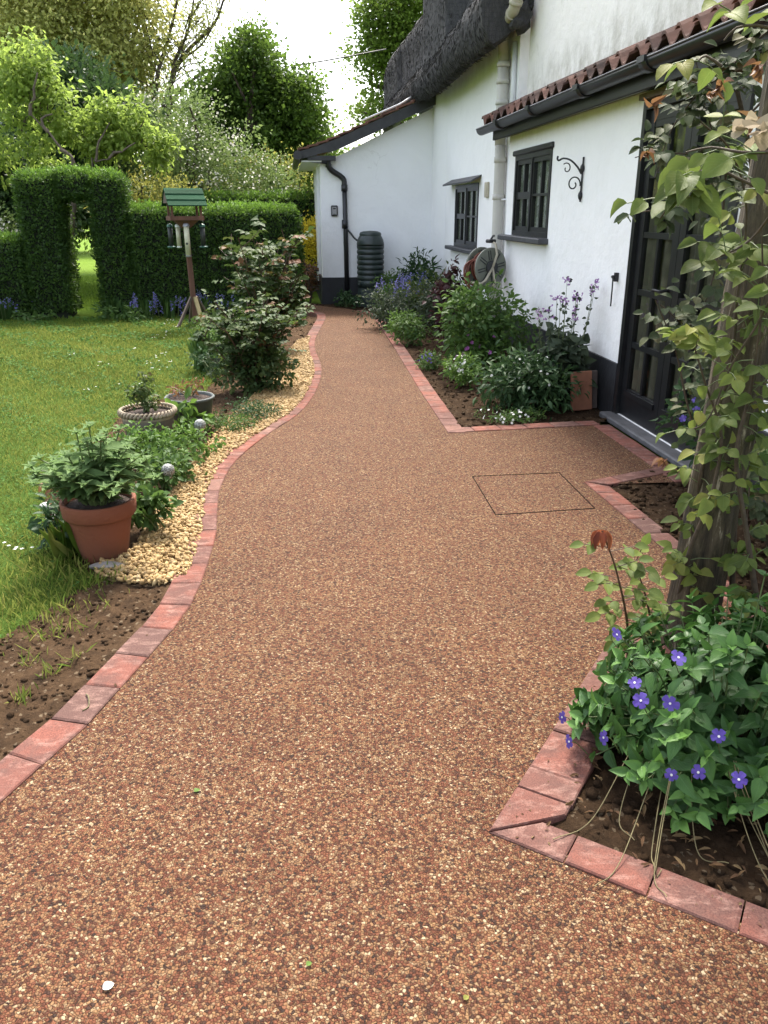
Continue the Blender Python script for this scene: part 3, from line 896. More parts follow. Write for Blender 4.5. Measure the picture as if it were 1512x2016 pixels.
right_out = offset(right_in, -0.07)
bedR = [tuple(p) for p in right_out] + [tuple(p) for p in far_end[1:]] + [HW(0.6, 14.3)[:2], HW(2.6, 14.3)[:2], HW(2.6, 5.9)[:2], (c_rec[0], c_rec[1] + 0.07), (right_in[0][0] + .1, right_in[0][1] + .08)]
grid_bed('soil_bed', bedR, -0.012, 0.022, 0.045, M['soil_dark'], 5, 3000, (0.006, 0.024))
bedD = [(fb0[0] + .07, fb0[1] - .05), tuple(fbr + np.array([0, -.05])), (2.45, 4.9), (2.9, 2.7), (fb1[0] + .06, fb1[1])]
grid_bed('soil_bed', bedD, -0.012, 0.022, 0.03, M['soil_dark'], 6, 1800, (0.006, 0.028))
bedN = [(nb0[0] + .15, nb0[1] + .02), (nb1[0] + .06, nb1[1] - .06), (3.0, nb1[1] - .2), (3.0, 0.2), (nb2[0] + .1, nb2[1] + .06)]
grid_bed('soil_bed', bedN, -0.01, 0.022, 0.018, M['soil_dark'], 8, 2600, (0.004, 0.02))

lo = offset(left_in, 0.075)                    # just outside the bricks
def lo_between(y0, y1): return [tuple(p) for p in lo if y0 <= p[1] <= y1]
# bare soil patch at the near left
soil_patch = lo_between(0.4, 3.35) + gp([(330, 1142), (200, 1140), (130, 1170), (60, 1215), (0, 1250)]) + [(-2.6, 2.2), (-2.6, 0.4)]
grid_bed('soil_patch', soil_patch, -0.012, 0.018, 0.02, M['soil'], 8, 3200, (0.003, 0.014))
grav = lo_between(3.2, 10.4) + gp([(585, 672), (570, 690), (545, 735), (510, 770), (470, 805), (430, 850), (395, 890), (345, 960), (300, 1020), (262, 1085), (190, 1112), (185, 1130), (260, 1148), (325, 1150)])
bedL = gp([(172, 1122), (118, 1092), (84, 1000), (112, 908), (210, 844), (245, 797), (330, 776), (396, 767), (450, 717), (515, 657), (583, 631), (608, 620)]) + lo_between(3.2, 12.6)[::-1]
sheet('gravel_bed', grav, -0.014, simple('sandy_sub_base', (0.20, 0.13, 0.065), 0.9, 0.4, 30, 0.6, bdist=0.01))
grid_bed('soil_bed', bedL, -0.02, 0.016, 0.04, M['soil'], 5, 600)

def pebbles():
    n = 16000
    P = sample_poly(grav, n)
    # denser near the camera
    keep = RNG.random(n) < np.clip(1.25 - 0.05 * (P[:, 1] - 3), 0.6, 1)
    P = P[keep]; n = len(P)
    tv, tf = ICO2
    sz = 0.0045 + 0.0095 * RNG.random(n) ** 1.6
    A = unit(RNG.normal(size=(n, 3))) ; B = unit(np.cross(A, rdir(n))); Cc = np.cross(A, B)
    st = np.stack([1.15 + .35 * RNG.random(n), 0.9 + .2 * RNG.random(n), 0.6 + .2 * RNG.random(n)], -1)
    loc = tv[None] * (st * sz[:, None])[:, None, :] * (0.82 + 0.36 * RNG.random((n, len(tv), 1)))
    Rm = np.stack([A, B, Cc], -1)
    V = np.einsum('nij,nkj->nki', Rm, loc)
    V += np.stack([P[:, 0], P[:, 1], -0.004 + 0.018 * RNG.random(n)], -1)[:, None, :]
    F = (tf[None] + (np.arange(n) * len(tv))[:, None, None]).reshape(-1, 3)
    o = arr_mesh('gravel', V.reshape(-1, 3), F, np.repeat(RNG.random(n), len(tv)), M['pebble'], smooth=True)
    tag(o, 'loose golden yellow gravel strip beside the left brick edging', 'gravel', None, 'stuff')
pebbles()

lawn_poly = gp([(0, 1262), (60, 1222), (130, 1176), (190, 1140), (172, 1118), (118, 1088), (88, 1000), (118, 910), (215, 848), (250, 800), (330, 780), (400, 770), (455, 720), (520, 660), (585, 632)]) + [(-1.45, 12.9), (-4, 12.5), (-9, 11.6), (-9, 2.4)]
sheet('lawn', lawn_poly, -0.022, M['lawn'])

def grass_field(name, P, h, wd, tints, m, label, lean=0.5, smooth=False):
    n = len(P)
    D = np.stack([RNG.normal(size=n) * lean, RNG.normal(size=n) * lean, np.ones(n)], -1)
    f = LF()
    az = RNG.random(n) * 6.283
    f.add(P, D, np.stack([np.cos(az), np.sin(az), np.zeros(n)], -1), h, wd, tints,
          (np.array([(-.5, 0, 0), (.5, 0, 0), (.18, .62, .1), (0, 1, .32)], float), np.array([(0, 1, 2), (0, 2, 3)]), np.array([-1, 1, .5, 0.]), np.array([0, 0, .6, 1.])))
    o = f.build(name, m)
    return tag(o, label, 'grass', None, 'stuff')

def lawn_grass():
    n = 300000
    P = sample_poly(lawn_poly, n)
    d = np.hypot(P[:, 0], P[:, 1])
    keep = RNG.random(n) < np.clip((5.0 / d) ** 1.1, 0, 1)
    vis = np.abs(P[:, 0]) < 0.52 * P[:, 1] + 0.6
    P = P[keep & vis]; d = d[keep & vis]; n = len(P)
    pt = wob(P[:, 0], P[:, 1], 0.9); p2 = wob(P[:, 0] + 5, P[:, 1], 3.3, 2.0)
    hgt = (0.016 + 0.026 * RNG.random(n)) * (1 + 0.35 * p2) * np.clip(d / 6, 0.9, 1.4)
    tint = np.clip(0.38 + 0.30 * pt + 0.22 * p2 + 0.22 * RNG.normal(size=n) * 0.8, 0, 0.97)
    wd = 0.0035 * np.clip(d / 4, 0.9, 3) / hgt
    grass_field('grass', np.column_stack([P, np.full(n, -0.022)]), hgt, wd, tint, M['blade'], 'short mown lawn grass with paler worn patches', 0.55)
lawn_grass()
def clover():
    P = sample_poly(lawn_poly, 60000)
    ok = (wob(P[:, 0] + 2, P[:, 1] + 4, 2.1, 3.0) + .5 * wob(P[:, 0], P[:, 1], 5.0) > .12) & (np.abs(P[:, 0]) < 0.52 * P[:, 1] + 0.6)
    P = P[ok][:24000]; n = len(P)
    f = LF()
    f.add(np.column_stack([P, np.full(n, -.012) + .022 * RNG.random(n)]), np.column_stack([RNG.normal(size=(n, 2)), .1 + .3 * RNG.random(n)]), RNG.normal(size=(n, 3)) * .35 + np.array([0, 0, 1]), (.016 + .012 * RNG.random(n)) * np.clip(P[:, 1] / 7, .8, 1.5), .9, RNG.random(n), T_DIA)
    tag(f.build('clover', M['clover']), 'patches of darker clover and weed leaves in the lawn', 'clover', None, 'stuff')
clover()
def edge_tufts():
    pts = []
    for (px, py, n, r) in ((20, 1225, 200, .22), (90, 1185, 220, .2), (150, 1140, 260, .14), (120, 1100, 260, .12), (60, 1120, 260, .2), (60, 1060, 180, .15), (30, 1180, 200, .2), (195, 1135, 60, .07), (235, 1135, 30, .05),
                           (120, 1240, 40, .06), (100, 1320, 24, .03), (40, 1370, 24, .03), (150, 1290, 20, .03), (60, 1300, 20, .03)):
        c = G(px, py)
        q = np.array(c) + RNG.normal(size=(n, 2)) * r * 0.6
        pts.append(q)
    P = np.concatenate(pts); n = len(P)
    h = 0.025 + 0.055 * RNG.random(n) ** 1.5
    grass_field('grass', np.column_stack([P, np.full(n, -0.02)]), h, 0.0035 / h, np.clip(RNG.random(n), 0, .95), M['blade'], 'longer ragged grass along the edge of the bare soil', 0.5)
edge_tufts()
def far_grass():
    P = sample_poly([(-8, 13.2), (-2, 14.2), (-1.4, 17), (-2, 21), (-10, 21)], 26000); n = len(P)
    h = 0.05 + 0.06 * RNG.random(n)
    grass_field('grass', np.column_stack([P, np.full(n, -0.055)]), h, 0.012 / h, np.clip(0.5 + 0.2 * RNG.normal(size=n), 0, .9), M['blade_sun_paint'], 'grass seen through the hedge arch, coloured as if sunlit', 0.5)
far_grass()

def daisies():
    f = LF()
    cs = gp([(325, 640), (340, 646), (330, 655), (318, 662), (310, 668), (305, 705), (322, 700), (335, 715), (290, 718), (315, 728), (330, 632), (20, 1085), (25, 1092), (250, 760), (140, 700), (200, 720), (265, 690), (180, 770), (150, 880)])
    for x, y in cs:
        for k in range(4):
            a = RNG.random() * 6.28
            p = np.array([x, y, 0.02]) + RNG.normal(size=3) * np.array([.06, .06, .004])
            for j in range(6):
                b = a + j * 1.047
                f.add(p, (math.cos(b), math.sin(b), .25), (0, 0, 1), 0.011, 0.7, RNG.random(), T_DIA)
    tag(f.build('daisies', M['white_petal']), 'tiny white daisies scattered in the lawn', 'daisies', None, 'stuff')
daisies()

# ------------------------------------------------------------------ cottage
HOUSE = thing('cottage', 'white rendered thatched cottage with black windows, plinth and tiled lean-to', 'house', (0, 0, 0), HA)

def wall_w(mb, w0, w1, s0, s1, z0, z1, holes=(), step=0.5):
    """wall slab facing -w, holes = (s0,s1,z0,z1); faces only where exposed"""
    S = sorted(set([s0, s1] + [h[k] for h in holes for k in (0, 1)]))
    Z = sorted(set([z0, z1] + [h[k] for h in holes for k in (2, 3)]))
    def solid(i, j):
        if i < 0 or j < 0 or i >= len(S) - 1 or j >= len(Z) - 1: return False
        cs, cz = (S[i] + S[i + 1]) / 2, (Z[j] + Z[j + 1]) / 2
        return not any(h[0] < cs < h[1] and h[2] < cz < h[3] for h in holes)
    for i in range(len(S) - 1):
        for j in range(len(Z) - 1):
            if not solid(i, j): continue
            a, b, c, d = S[i], S[i + 1], Z[j], Z[j + 1]
            mb.add([(w0, a, c), (w0, b, c), (w0, b, d), (w0, a, d)], [(0, 3, 2, 1)][::1])
            mb.add([(w1, a, c), (w1, b, c), (w1, b, d), (w1, a, d)], [(0, 1, 2, 3)])
            if not solid(i - 1, j): mb.add([(w0, a, c), (w1, a, c), (w1, a, d), (w0, a, d)], [(0, 1, 2, 3)])
            if not solid(i + 1, j): mb.add([(w0, b, c), (w1, b, c), (w1, b, d), (w0, b, d)], [(0, 3, 2, 1)])
            if not solid(i, j - 1): mb.add([(w0, a, c), (w1, a, c), (w1, b, c), (w0, b, c)], [(0, 3, 2, 1)])
            if not solid(i, j + 1): mb.add([(w0, a, d), (w1, a, d), (w1, b, d), (w0, b, d)], [(0, 1, 2, 3)])

WL = 2.5                                                   # lean-to wall plane
WM = 2.56                                                  # main wall plane
DOOR = (4.50, 5.90, 0.03, 2.20)
WIN1 = (7.93, 9.20, 1.25, 2.05)
WIN2 = (11.20, 12.74, 1.00, 1.85)
mb = MB(); wall_w(mb, WL, WL + .22, 1.6, 9.52, 0.0, 2.34, [DOOR, WIN1]); mb.build('lean_to_wall', M['white_wall'], HOUSE)
mb = MB(); wall_w(mb, WM, WM + .22, 9.52, 14.5, 0.0, 3.6, [WIN2])
mb.build('main_wall', M['main_wall'], HOUSE)
# softly rounded pilaster in the inner corner
mb = MB(); mb.add([(WM, 13.55, .42), (WM - .07, 13.8, .42), (WM - .10, 14.1, .42), (WM - .10, 14.32, .42), (WM, 13.55, 3.3), (WM - .07, 13.8, 3.3), (WM - .10, 14.1, 3.3), (WM - .10, 14.32, 3.3)],
                  [(0, 1, 5, 4), (1, 2, 6, 5), (2, 3, 7, 6)], smooth=True)
mb.build('corner_buttress', M['main_wall'], HOUSE)
# plinths
mb = MB(); mb.bx(WL - .022, WL - .001, 5.905, 9.53, -.05, .40); mb.bx(WL - .022, WL - .001, 1.6, 4.495, -.05, .40)
mb.bx(WM - .02, WM - .001, 9.54, 14.3, -.05, .42); mb.build('plinth', M['plinth'], HOUSE)
# tall stained wall above the lean-to
mb = MB(); wall_w(mb, 2.62, 3.0, 1.0, 9.36, 2.36, 5.6)
mb.build('stained_wall', M['stained_wall'], HOUSE)
# dark inside
mb = MB(); mb.bx(3.6, 3.62, 1.6, 14.4, 0, 3); mb.bx(2.75, 3.6, 1.6, 14.4, -.03, -.01); mb.bx(2.72, 3.6, 6.6, 6.63, 0, 2.4); mb.bx(2.72, 3.6, 3.9, 3.93, 0, 2.4); mb.build('inner_room', M['dark_room'], HOUSE)

# extension (gable facing the path)
SE = 14.3
def ext_z(w): return 2.20 + (w - .6) * 0.452 if w > 0.9 else 2.20 + (w - .6) * 0.30
mb = MB()
prof = [(0.60, 0.0), (2.58, 0.0), (2.58, 3.12), (0.95, 2.36), (0.60, 2.22)]
for s_, rev in ((SE, False), (SE + 3.4, True)):
    mb.add([(w, s_, z) for w, z in prof], [tuple(range(5)) if not rev else tuple(range(5))[::-1]])
mb.add([(0.6, SE, 0), (0.6, SE + 3.4, 0), (0.6, SE + 3.4, 2.22), (0.6, SE, 2.22)], [(0, 3, 2, 1)])
mb.build('extension_wall', M['gable_wall'], HOUSE)
mb = MB(); mb.bx(.578, 2.54, SE - .022, SE - .001, -.05, .43); mb.bx(.578, .599, SE - .001, SE + 3.4, -.05, .43); mb.build('plinth', M['plinth'], HOUSE)
# side trim of the extension: corner board and white frame
mb = MB(); mb.bx(.555, .598, SE + .35, SE + .47, .46, 2.2); mb.bx(.57, .598, SE + 1.2, SE + 2.1, .2, 2.1); mb.build('door_frame', M['white_plastic'], HOUSE)

def ext_roof():
    # sloping tiles with sprocketed lower edge
    pr = [(0.27, 2.395), (0.55, 2.47), (0.85, 2.575), (1.25, 2.745), (1.7, 2.935), (2.15, 3.125), (2.56, 3.30)]
    mb = MB()
    n = 46; s0, s1 = SE - 0.22, SE + 3.5
    rows = []
    for i, (w, z) in enumerate(pr):
        rows.append([(w, s0 + (s1 - s0) * k / n, z + 0.018 * math.sin(k * 2 * math.pi / 3.0)) for k in range(n + 1)])
    vs = [p for r in rows for p in r]
    fs = [(i * (n + 1) + k, i * (n + 1) + k + 1, (i + 1) * (n + 1) + k + 1, (i + 1) * (n + 1) + k) for i in range(len(pr) - 1) for k in range(n)]
    mb.add(vs, [f[::-1] for f in fs], 0, smooth=True)
    # near verge tiles: slightly stepped slips
    for i in range(11):
        t0, t1 = i / 11, (i + 1) / 11
        def q(t):
            x = t * (len(pr) - 1); a = min(int(x), len(pr) - 2); u = x - a
            return (pr[a][0] + u * (pr[a + 1][0] - pr[a][0]), pr[a][1] + u * (pr[a + 1][1] - pr[a][1]))
        (wa, za), (wb, zb) = q(t0), q(t1)
        mb.add([(wa - .03, s0 - .02, za + .012), (wb, s0 - .02, zb + .002), (wb, s0 - .02, zb + .03), (wa - .03, s0 - .02, za + .042),
                (wa - .03, s0 + .2, za + .012), (wb, s0 + .2, zb + .002), (wb, s0 + .2, zb + .03), (wa - .03, s0 + .2, za + .042)],
               [(0, 1, 2, 3), (3, 2, 6, 7), (0, 3, 7, 4), (1, 5, 6, 2), (0, 4, 5, 1)])
    mb.build('extension_roof', M['tile'], HOUSE)
    # bargeboard under the verge
    mb = MB()
    for (wa, za), (wb, zb) in zip(pr[:-1], pr[1:]):
        d = 0.17 if wa > .6 else 0.12
        d2 = 0.17 if wb > .6 else 0.13
        for (ya, yb) in ((s0, s0 + .045),):
            mb.add([(wa, ya, za - .005), (wb, ya, zb - .005), (wb, ya, zb - d2), (wa, ya, za - d), (wa, yb, za - .005), (wb, yb, zb - .005), (wb, yb, zb - d2), (wa, yb, za - d)],
                   [(3, 2, 1, 0), (2, 3, 7, 6), (4, 5, 6, 7), (0, 1, 5, 4)])
    mb.bx(.40, .85, SE - .2, SE - .02, 2.26, 2.33)
    mb.build('bargeboard', M['timber_dark'], HOUSE)
    mb = MB(); mb.bx(.30, .62, SE - .17, SE + 3.4, 2.235, 2.26); mb.build('soffit', M['white_plastic'], HOUSE)
    # gutter
    mb = MB()
    mb.tube([(0.24, SE - .26, 2.33), (0.24, SE - .2, 2.33), (0.24, SE + 3.5, 2.33)], 0.062, 12)
    mb.tube([(0.24, SE - .28, 2.33), (0.24, SE - .25, 2.33)], 0.07, 12)
    mb.tube([(0.30, SE - .13, 2.29), (0.72, SE - .12, 2.25)], 0.045, 10)
    mb.build('gutter', M['black_plastic'], HOUSE)
    # downpipe with swan neck
    y = SE - .06
    mb = MB()
    pp = cat_rom([(0.73, y - .05, 2.30), (0.735, y - .04, 2.19), (0.78, y - .02, 2.12), (0.93, y, 2.03), (0.985, y, 1.97), (0.99, y, 1.88)], .03)
    mb.tube(pp, 0.044, 12)
    mb.tube([(0.99, y, 1.90), (1.0, y, 1.2), (1.01, y, 0.0)], 0.040, 12)
    for z, h, r in ((1.80, .1, .052), (1.22, .14, .052), (2.16, .05, .05)):
        x = 0.99 if z < 2 else .735
        mb.tube([(x, y - (.03 if z > 2 else 0), z), (x, y - (.03 if z > 2 else 0), z + h)], r, 12)
    dp = mb.build('downpipe', M['black_plastic'], HOUSE)
    mb = MB()
    mb.tube(cat_rom([(1.02, y, 1.21), (1.08, y - .03, 1.15), (1.14, y - .10, 1.07), (1.19, y - .18, 1.03)], .03), 0.016, 8)
    mb.build('link_hose', M['black_plastic'], dp)
    mb = MB(); mb.tube([(1.30, SE - .1, 2.86), (1.9, SE - .08, 3.1), (2.2, SE - .05, 3.27)], 0.014, 8); mb.build('roof_conduit', M['white_plastic'], HOUSE)
ext_roof()

# thatched roof: profiles lofted along the house
def thatch():
    # (s, face push, top of the steep face)
    st = []
    S = np.concatenate([np.linspace(9.30, 11.87, 24), np.linspace(11.93, 13.85, 18), np.linspace(13.91, 16.59, 20), np.linspace(16.65, 18.9, 18)])
    rows = []
    def prof(s):
        e = 0.02 * math.sin(s * 2.1) + 0.012 * math.sin(s * 5.3)
        we, ze = 2.15 + e, 3.11 + .02 * math.sin(s * .9)
        rise = max(0.0, (12.8 - s)) * 0.055
        P = [(2.66, ze + .40), (we + .24, ze + .10), (we + .08, ze), (we, ze + .02), (we - .06, ze + .12 + rise * .3), (we - .07, ze + .26 + rise * .6), (we - .01, ze + .38 + rise)]
        if s < 11.9:
            b = ze + .46 + rise
            P += [(we + .12, b), (we + .22, b + .2), (we + .42, b + .6), (we + .70, b + 1.15), (we + 1.0, b + 1.75), (we + 1.9, b + 3.3), (we + 3.2, b + 4.6)]
        elif s < 13.88:
            P += [(2.20, ze + .50), (2.20, 4.0), (2.20, 4.5), (2.21, 5.2), (2.24, 5.9), (2.9, 7.0), (5.35, 8.6)]
        elif s < 16.62:
            P += [(2.24, ze + .50), (2.24, 3.95), (2.24, 4.15), (2.26, 4.33), (2.34, 4.45), (3.9, 5.95), (5.35, 7.2)]
        else:
            P += [(2.17, ze + .48), (2.17, 3.9), (2.17, 4.1), (2.19, 4.26), (2.28, 4.42), (3.9, 5.95), (5.35, 7.2)]
        return P
    for s in S:
        hip = max(0.0, s - 18.7)
        P = prof(s)
        rows.append([(w + hip * 0.2, s, z - hip * 0.15) for w, z in P])
    mb = MB()
    k = len(rows[0])
    vs = [p for r in rows for p in r]
    rg = np.random.default_rng(3)
    V = np.array(vs); V += rg.normal(size=V.shape) * 0.009
    fs = [(i * k + j, i * k + j + 1, (i + 1) * k + j + 1, (i + 1) * k + j) for i in range(len(S) - 1) for j in range(k - 1)]
    mb.add(V, fs, smooth=True)
    # ends
    mb.add([tuple(p) for p in V[:k]] + [(5.35, 9.3, 3.5)], [tuple(range(k)) + (k,)])
    mb.add([tuple(p) for p in V[-k:]] + [(5.5, 19.1, 3.2)], [tuple(range(k))[::-1] + (k,)][:1])
    # ragged lump of thatch where the roof meets the tall wall
    tv, tf = ICO2
    for (c_, r_) in (((2.50, 9.27, 3.36), (.10, .13, .15)), ((2.42, 9.2, 3.30), (.07, .10, .07)), ((2.44, 9.35, 3.55), (.2, .12, .16))):
        L = tv * np.array(r_) * (0.7 + .6 * rg.random((len(tv), 1))) + np.array(c_)
        mb.add(L, [tuple(f) for f in tf], smooth=False)
    # loose straw ends lying down the slope
    nS, k_ = len(S), k
    VV = V.reshape(nS, k_, 3)
    n = 13000
    i_ = RNG.integers(0, nS - 1, n); j_ = RNG.integers(1, k_ - 3, n); u_, v_ = RNG.random((n, 1)), RNG.random((n, 1))
    P0 = VV[i_, j_] * (1 - u_) * (1 - v_) + VV[i_ + 1, j_] * u_ * (1 - v_) + VV[i_, j_ + 1] * (1 - u_) * v_ + VV[i_ + 1, j_ + 1] * u_ * v_
    dn_ = unit(VV[i_, j_] - VV[i_, j_ + 1])
    al = VV[i_ + 1, j_] - VV[i_, j_]
    nr = unit(np.cross(al, dn_)); nr *= np.where(nr[:, :1] > 0, -1, 1)
    f = LF()
    f.add(P0 + nr * .002, dn_ + nr * (.01 + .07 * RNG.random((n, 1))) + RNG.normal(size=(n, 3)) * .10, nr, .03 + .045 * RNG.random(n), .07 + .06 * RNG.random(n), RNG.random(n), T_DIA)
    o = mb.build('thatched_roof', M['thatch'], HOUSE)
    st_ = f.build('loose_straw', M['straw_thatch'], o)
    bm = bmesh.new(); bm.from_mesh(o.data); bmesh.ops.recalc_face_normals(bm, faces=bm.faces[:]); bm.to_mesh(o.data); bm.free()
thatch()

# lean-to roof of pantiles, gutter and fascia
def lean_roof():
    mb = MB()
    rg = np.random.default_rng(5)
    per = 0.215
    s0, s1 = 1.4, 9.72
    nt_ = int((s1 - s0) / per)
    slope = math.tan(math.radians(22))
    for c in range(1):                                      # one course up to the wall
        for i in range(nt_):
            a = s1 - i * per
            dz = rg.normal() * .006; dw = rg.normal() * .012 + (-.0)
            w0 = 2.235 + c * .28 + dw; w1 = w0 + .37
            z0 = 2.43 + c * .28 * slope + dz + .0
            m_ = 9
            pr = []
            for j in range(m_ + 1):
                t = j / m_
                pr.append((a - per * 1.12 * t, 0.04 * math.sin(2 * math.pi * t + .5) + .024 * (1 - t)))
            vs = []
            for (w, zz) in ((w0, z0), (w1, z0 + .37 * slope)):
                vs += [(w, q, zz + h) for q, h in pr]
            for (w, zz) in ((w0, z0), (w1, z0 + .37 * slope)):
                vs += [(w, q, zz + h - .016) for q, h in pr]
            k = m_ + 1
            fs = [(j, j + 1, k + j + 1, k + j) for j in range(m_)] + [(2 * k + j, 3 * k + j, 3 * k + j + 1, 2 * k + j + 1) for j in range(m_)] + [(j, 2 * k + j, 2 * k + j + 1, j + 1) for j in range(m_)]
            fs += [(0, k, 3 * k, 2 * k), (k - 1, 3 * k - 1, 4 * k - 1, 2 * k - 1)]
            mb.add(vs, fs, int(rg.random() < .35), smooth=False)
    mb.build('tiled_roof', [M['tile'], M['tile_dark']], HOUSE)
    mb = MB()
    # dark under-tile board and fascia
    mb.bx(2.34, 2.37, 1.4, 9.66, 2.235, 2.385, bev=.004)
    mb.bx(2.372, 2.497, 1.4, 9.64, 2.265, 2.285)
    mb.bx(2.26, 2.34, 1.4, 9.7, 2.385, 2.405)
    mb.build('fascia', M['black_paint'], HOUSE)
    mb = MB()
    n = 10
    def trough(sa, sb, r, wc, zc, th=.004):
        vs = []
        for s_ in (sa, sb):
            for rr in (r, r - th):
                for j in range(n + 1):
                    a = math.pi + math.pi * j / n
                    vs.append((wc + rr * math.cos(a), s_, zc + rr * math.sin(a)))
        k = n + 1
        fs = [(j, j + 1, 2 * k + j + 1, 2 * k + j) for j in range(n)] + [(k + j, 3 * k + j, 3 * k + j + 1, k + j + 1) for j in range(n)]
        fs += [(0, 2 * k, 3 * k, k), (n, k + n, 3 * k + n, 2 * k + n)]
        fs += [(j, k + j, k + j + 1, j + 1) for j in range(n)] + [(2 * k + j, 2 * k + j + 1, 3 * k + j + 1, 3 * k + j) for j in range(n)]
        mb.add(vs, fs, smooth=True)
    GW, GZ = 2.275, 2.37
    trough(1.3, 9.95, .062, GW, GZ)
    mb.tube([(GW - .060, 1.3, GZ + .002), (GW - .060, 9.95, GZ + .002)], .008, 6)
    mb.add([(GW + .06 * math.cos(math.pi + math.pi * j / n), 9.952, GZ + .06 * math.sin(math.pi + math.pi * j / n)) for j in range(n + 1)], [tuple(range(n + 1))])
    g = mb.build('gutter', M['black_plastic'], HOUSE)
    for s_ in (9.05, 7.85, 6.55, 5.35, 3.6):
        mb = MB()
        trough(s_ - .055, s_ + .055, .072, GW, GZ, .008)
        mb.bx(GW - .08, GW - .055, s_ - .055, s_ + .055, GZ - .02, GZ + .016)
        mb.build('gutter_bracket', M['black_plastic'], g)
lean_roof()

# soil pipe and neighbours
def pipes():
    mb = MB()
    w = WM - .075
    mb.tube([(w, 9.83, -.02), (w, 9.83, 1.0), (w, 9.85, 2.0), (w, 9.87, 2.2)], .062, 14)
    for z in (.95, 1.62, 2.02): mb.tube([(w, 9.845, z), (w, 9.845, z + .06)], .071, 14)
    mb.tube([(w, 9.88, 2.2), (w, 9.90, 3.05)], .062, 14)
    for z in (2.62, 2.83, 3.0): mb.tube([(w, 9.89, z), (w, 9.89, z + .05)], .073, 14)
    sp = mb.build('soil_pipe', M['pipe_white'], HOUSE)
    mb = MB()
    bend = cat_rom([(w, 9.90, 3.05), (w - .01, 9.89, 3.16), (w - .06, 9.72, 3.28), (w - .10, 9.36, 3.345), (w - .11, 9.16, 3.39), (w - .10, 9.06, 3.50), (w - .08, 9.04, 3.65), (w - .08, 9.04, 4.4)], .03)
    mb.tube(bend, .058, 14)
    for i in (26, 30, 34, 44): 
        if i + 1 < len(bend): mb.tube([bend[i], bend[i] + (bend[i + 1] - bend[i]) * 1.0], .069, 14)
    mb.build('pipe_bend', M['bent_pipe'], sp)
    mb = MB()
    mb.tube([(WM - .03, 9.60, 1.0), (WM - .03, 9.60, 2.2)], .02, 8); mb.tube([(WM - .03, 9.55, 2.3), (WM - .03, 9.62, 3.2)], .026, 8)
    mb.tube([(WM - .03, 9.60, 1.62), (WM - .06, 9.83, 1.62)], .012, 6)
    mb.build('waste_pipe', M['white_plastic'], HOUSE)
    mb = MB(); mb.bx(WM - .03, WM - .001, 10.62, 10.78, 1.66, 1.84, bev=.006); mb.bx(WM - .034, WM - .03, 10.65, 10.75, 1.69, 1.81); mb.build('wall_vent', M['cream'], HOUSE)
pipes()

def window(holes, wp, hood):
    s0, s1, z0, z1 = holes
    f = MB(); fw = .05; d0, d1 = wp - .012, wp + .07
    f.bx(d0, d1, s0, s1, z1 - fw, z1); f.bx(d0, d1, s0, s1, z0, z0 + fw)
    f.bx(d0, d1, s0, s0 + fw, z0 + fw, z1 - fw); f.bx(d0, d1, s1 - fw, s1, z0 + fw, z1 - fw)
    sm = (s0 + s1) / 2 + .02
    f.bx(d0 + .003, d1, sm - .022, sm + .022, z0 + fw, z1 - fw)
    win = f.build('window', M['black_paint'], HOUSE)
    def case(a, b, thick):
        m = MB(); zz0, zz1 = z0 + fw, z1 - fw; t = .045; e0, e1 = wp + .002, wp + .05
        m.bx(e0, e1, a, b, zz1 - t, zz1); m.bx(e0, e1, a, b, zz0, zz0 + t)
        m.bx(e0, e1, a, a + t, zz0 + t, zz1 - t); m.bx(e0, e1, b - t, b, zz0 + t, zz1 - t)
        zm = (zz0 + zz1) / 2
        h = .035 if thick else .012
        m.bx(e0 + .002, e1 - .004, a + t, b - t, zm - h, zm + h)
        c = (a + b) / 2
        m.bx(e0 + .004, e1 - .006, c - .016, c + .016, zz0 + t, zm - h); m.bx(e0 + .004, e1 - .006, c - .016, c + .016, zm + h, zz1 - t)
        m.build('casement', M['black_paint'], win)
        p = MB(); p.add([(wp + .028, a + .02, zz0 + .02), (wp + .028, b - .02, zz0 + .02), (wp + .028, b - .02, zz1 - .02), (wp + .028, a + .02, zz1 - .02)], [(0, 3, 2, 1)]); p.build('pane', M['glass'], win)
    case(sm + .024, s1 - fw - .002, True); case(s0 + fw + .002, sm - .024, False)
    c = MB()
    n = 60
    vs = [(wp + .044 + .008 * math.sin(k * 1.3), s0 + .03 + (s1 - s0 - .06) * k / n, z) for z in (z0 + .02, z1 - .03) for k in range(n + 1)]
    c.add(vs, [(k, k + 1, n + 2 + k, n + 1 + k) for k in range(n)], smooth=True)
    c.build('curtain', M['lace'], win)
    s = MB(); s.bx(wp - .10, wp + .02, s0 - .04, s1 + .28, z0 - .055, z0 - .002, bev=.008); s.build('sill', M['sill'], win)
    if hood:
        h = MB(); h.add([(wp - .14, s0 - .12, z1 + .0), (wp, s0 - .12, z1 + .07), (wp, s1 + .35, z1 + .07), (wp - .14, s1 + .35, z1 + .0),
                         (wp - .14, s0 - .12, z1 + .022), (wp, s0 - .12, z1 + .092), (wp, s1 + .35, z1 + .092), (wp - .14, s1 + .35, z1 + .022)],
                        [(0, 3, 2, 1), (4, 5, 6, 7), (0, 1, 5, 4), (1, 2, 6, 5), (2, 3, 7, 6), (3, 0, 4, 7)]); h.build('drip_hood', M['sill'], win)
    else:
        h = MB(); h.bx(wp - .03, wp + .03, s0 - .03, s1 + .06, z1 - .002, z1 + .05, bev=.01); h.build('lintel', M['black_paint'], win)
window(WIN1, WL, False)
window(WIN2, WM, True)

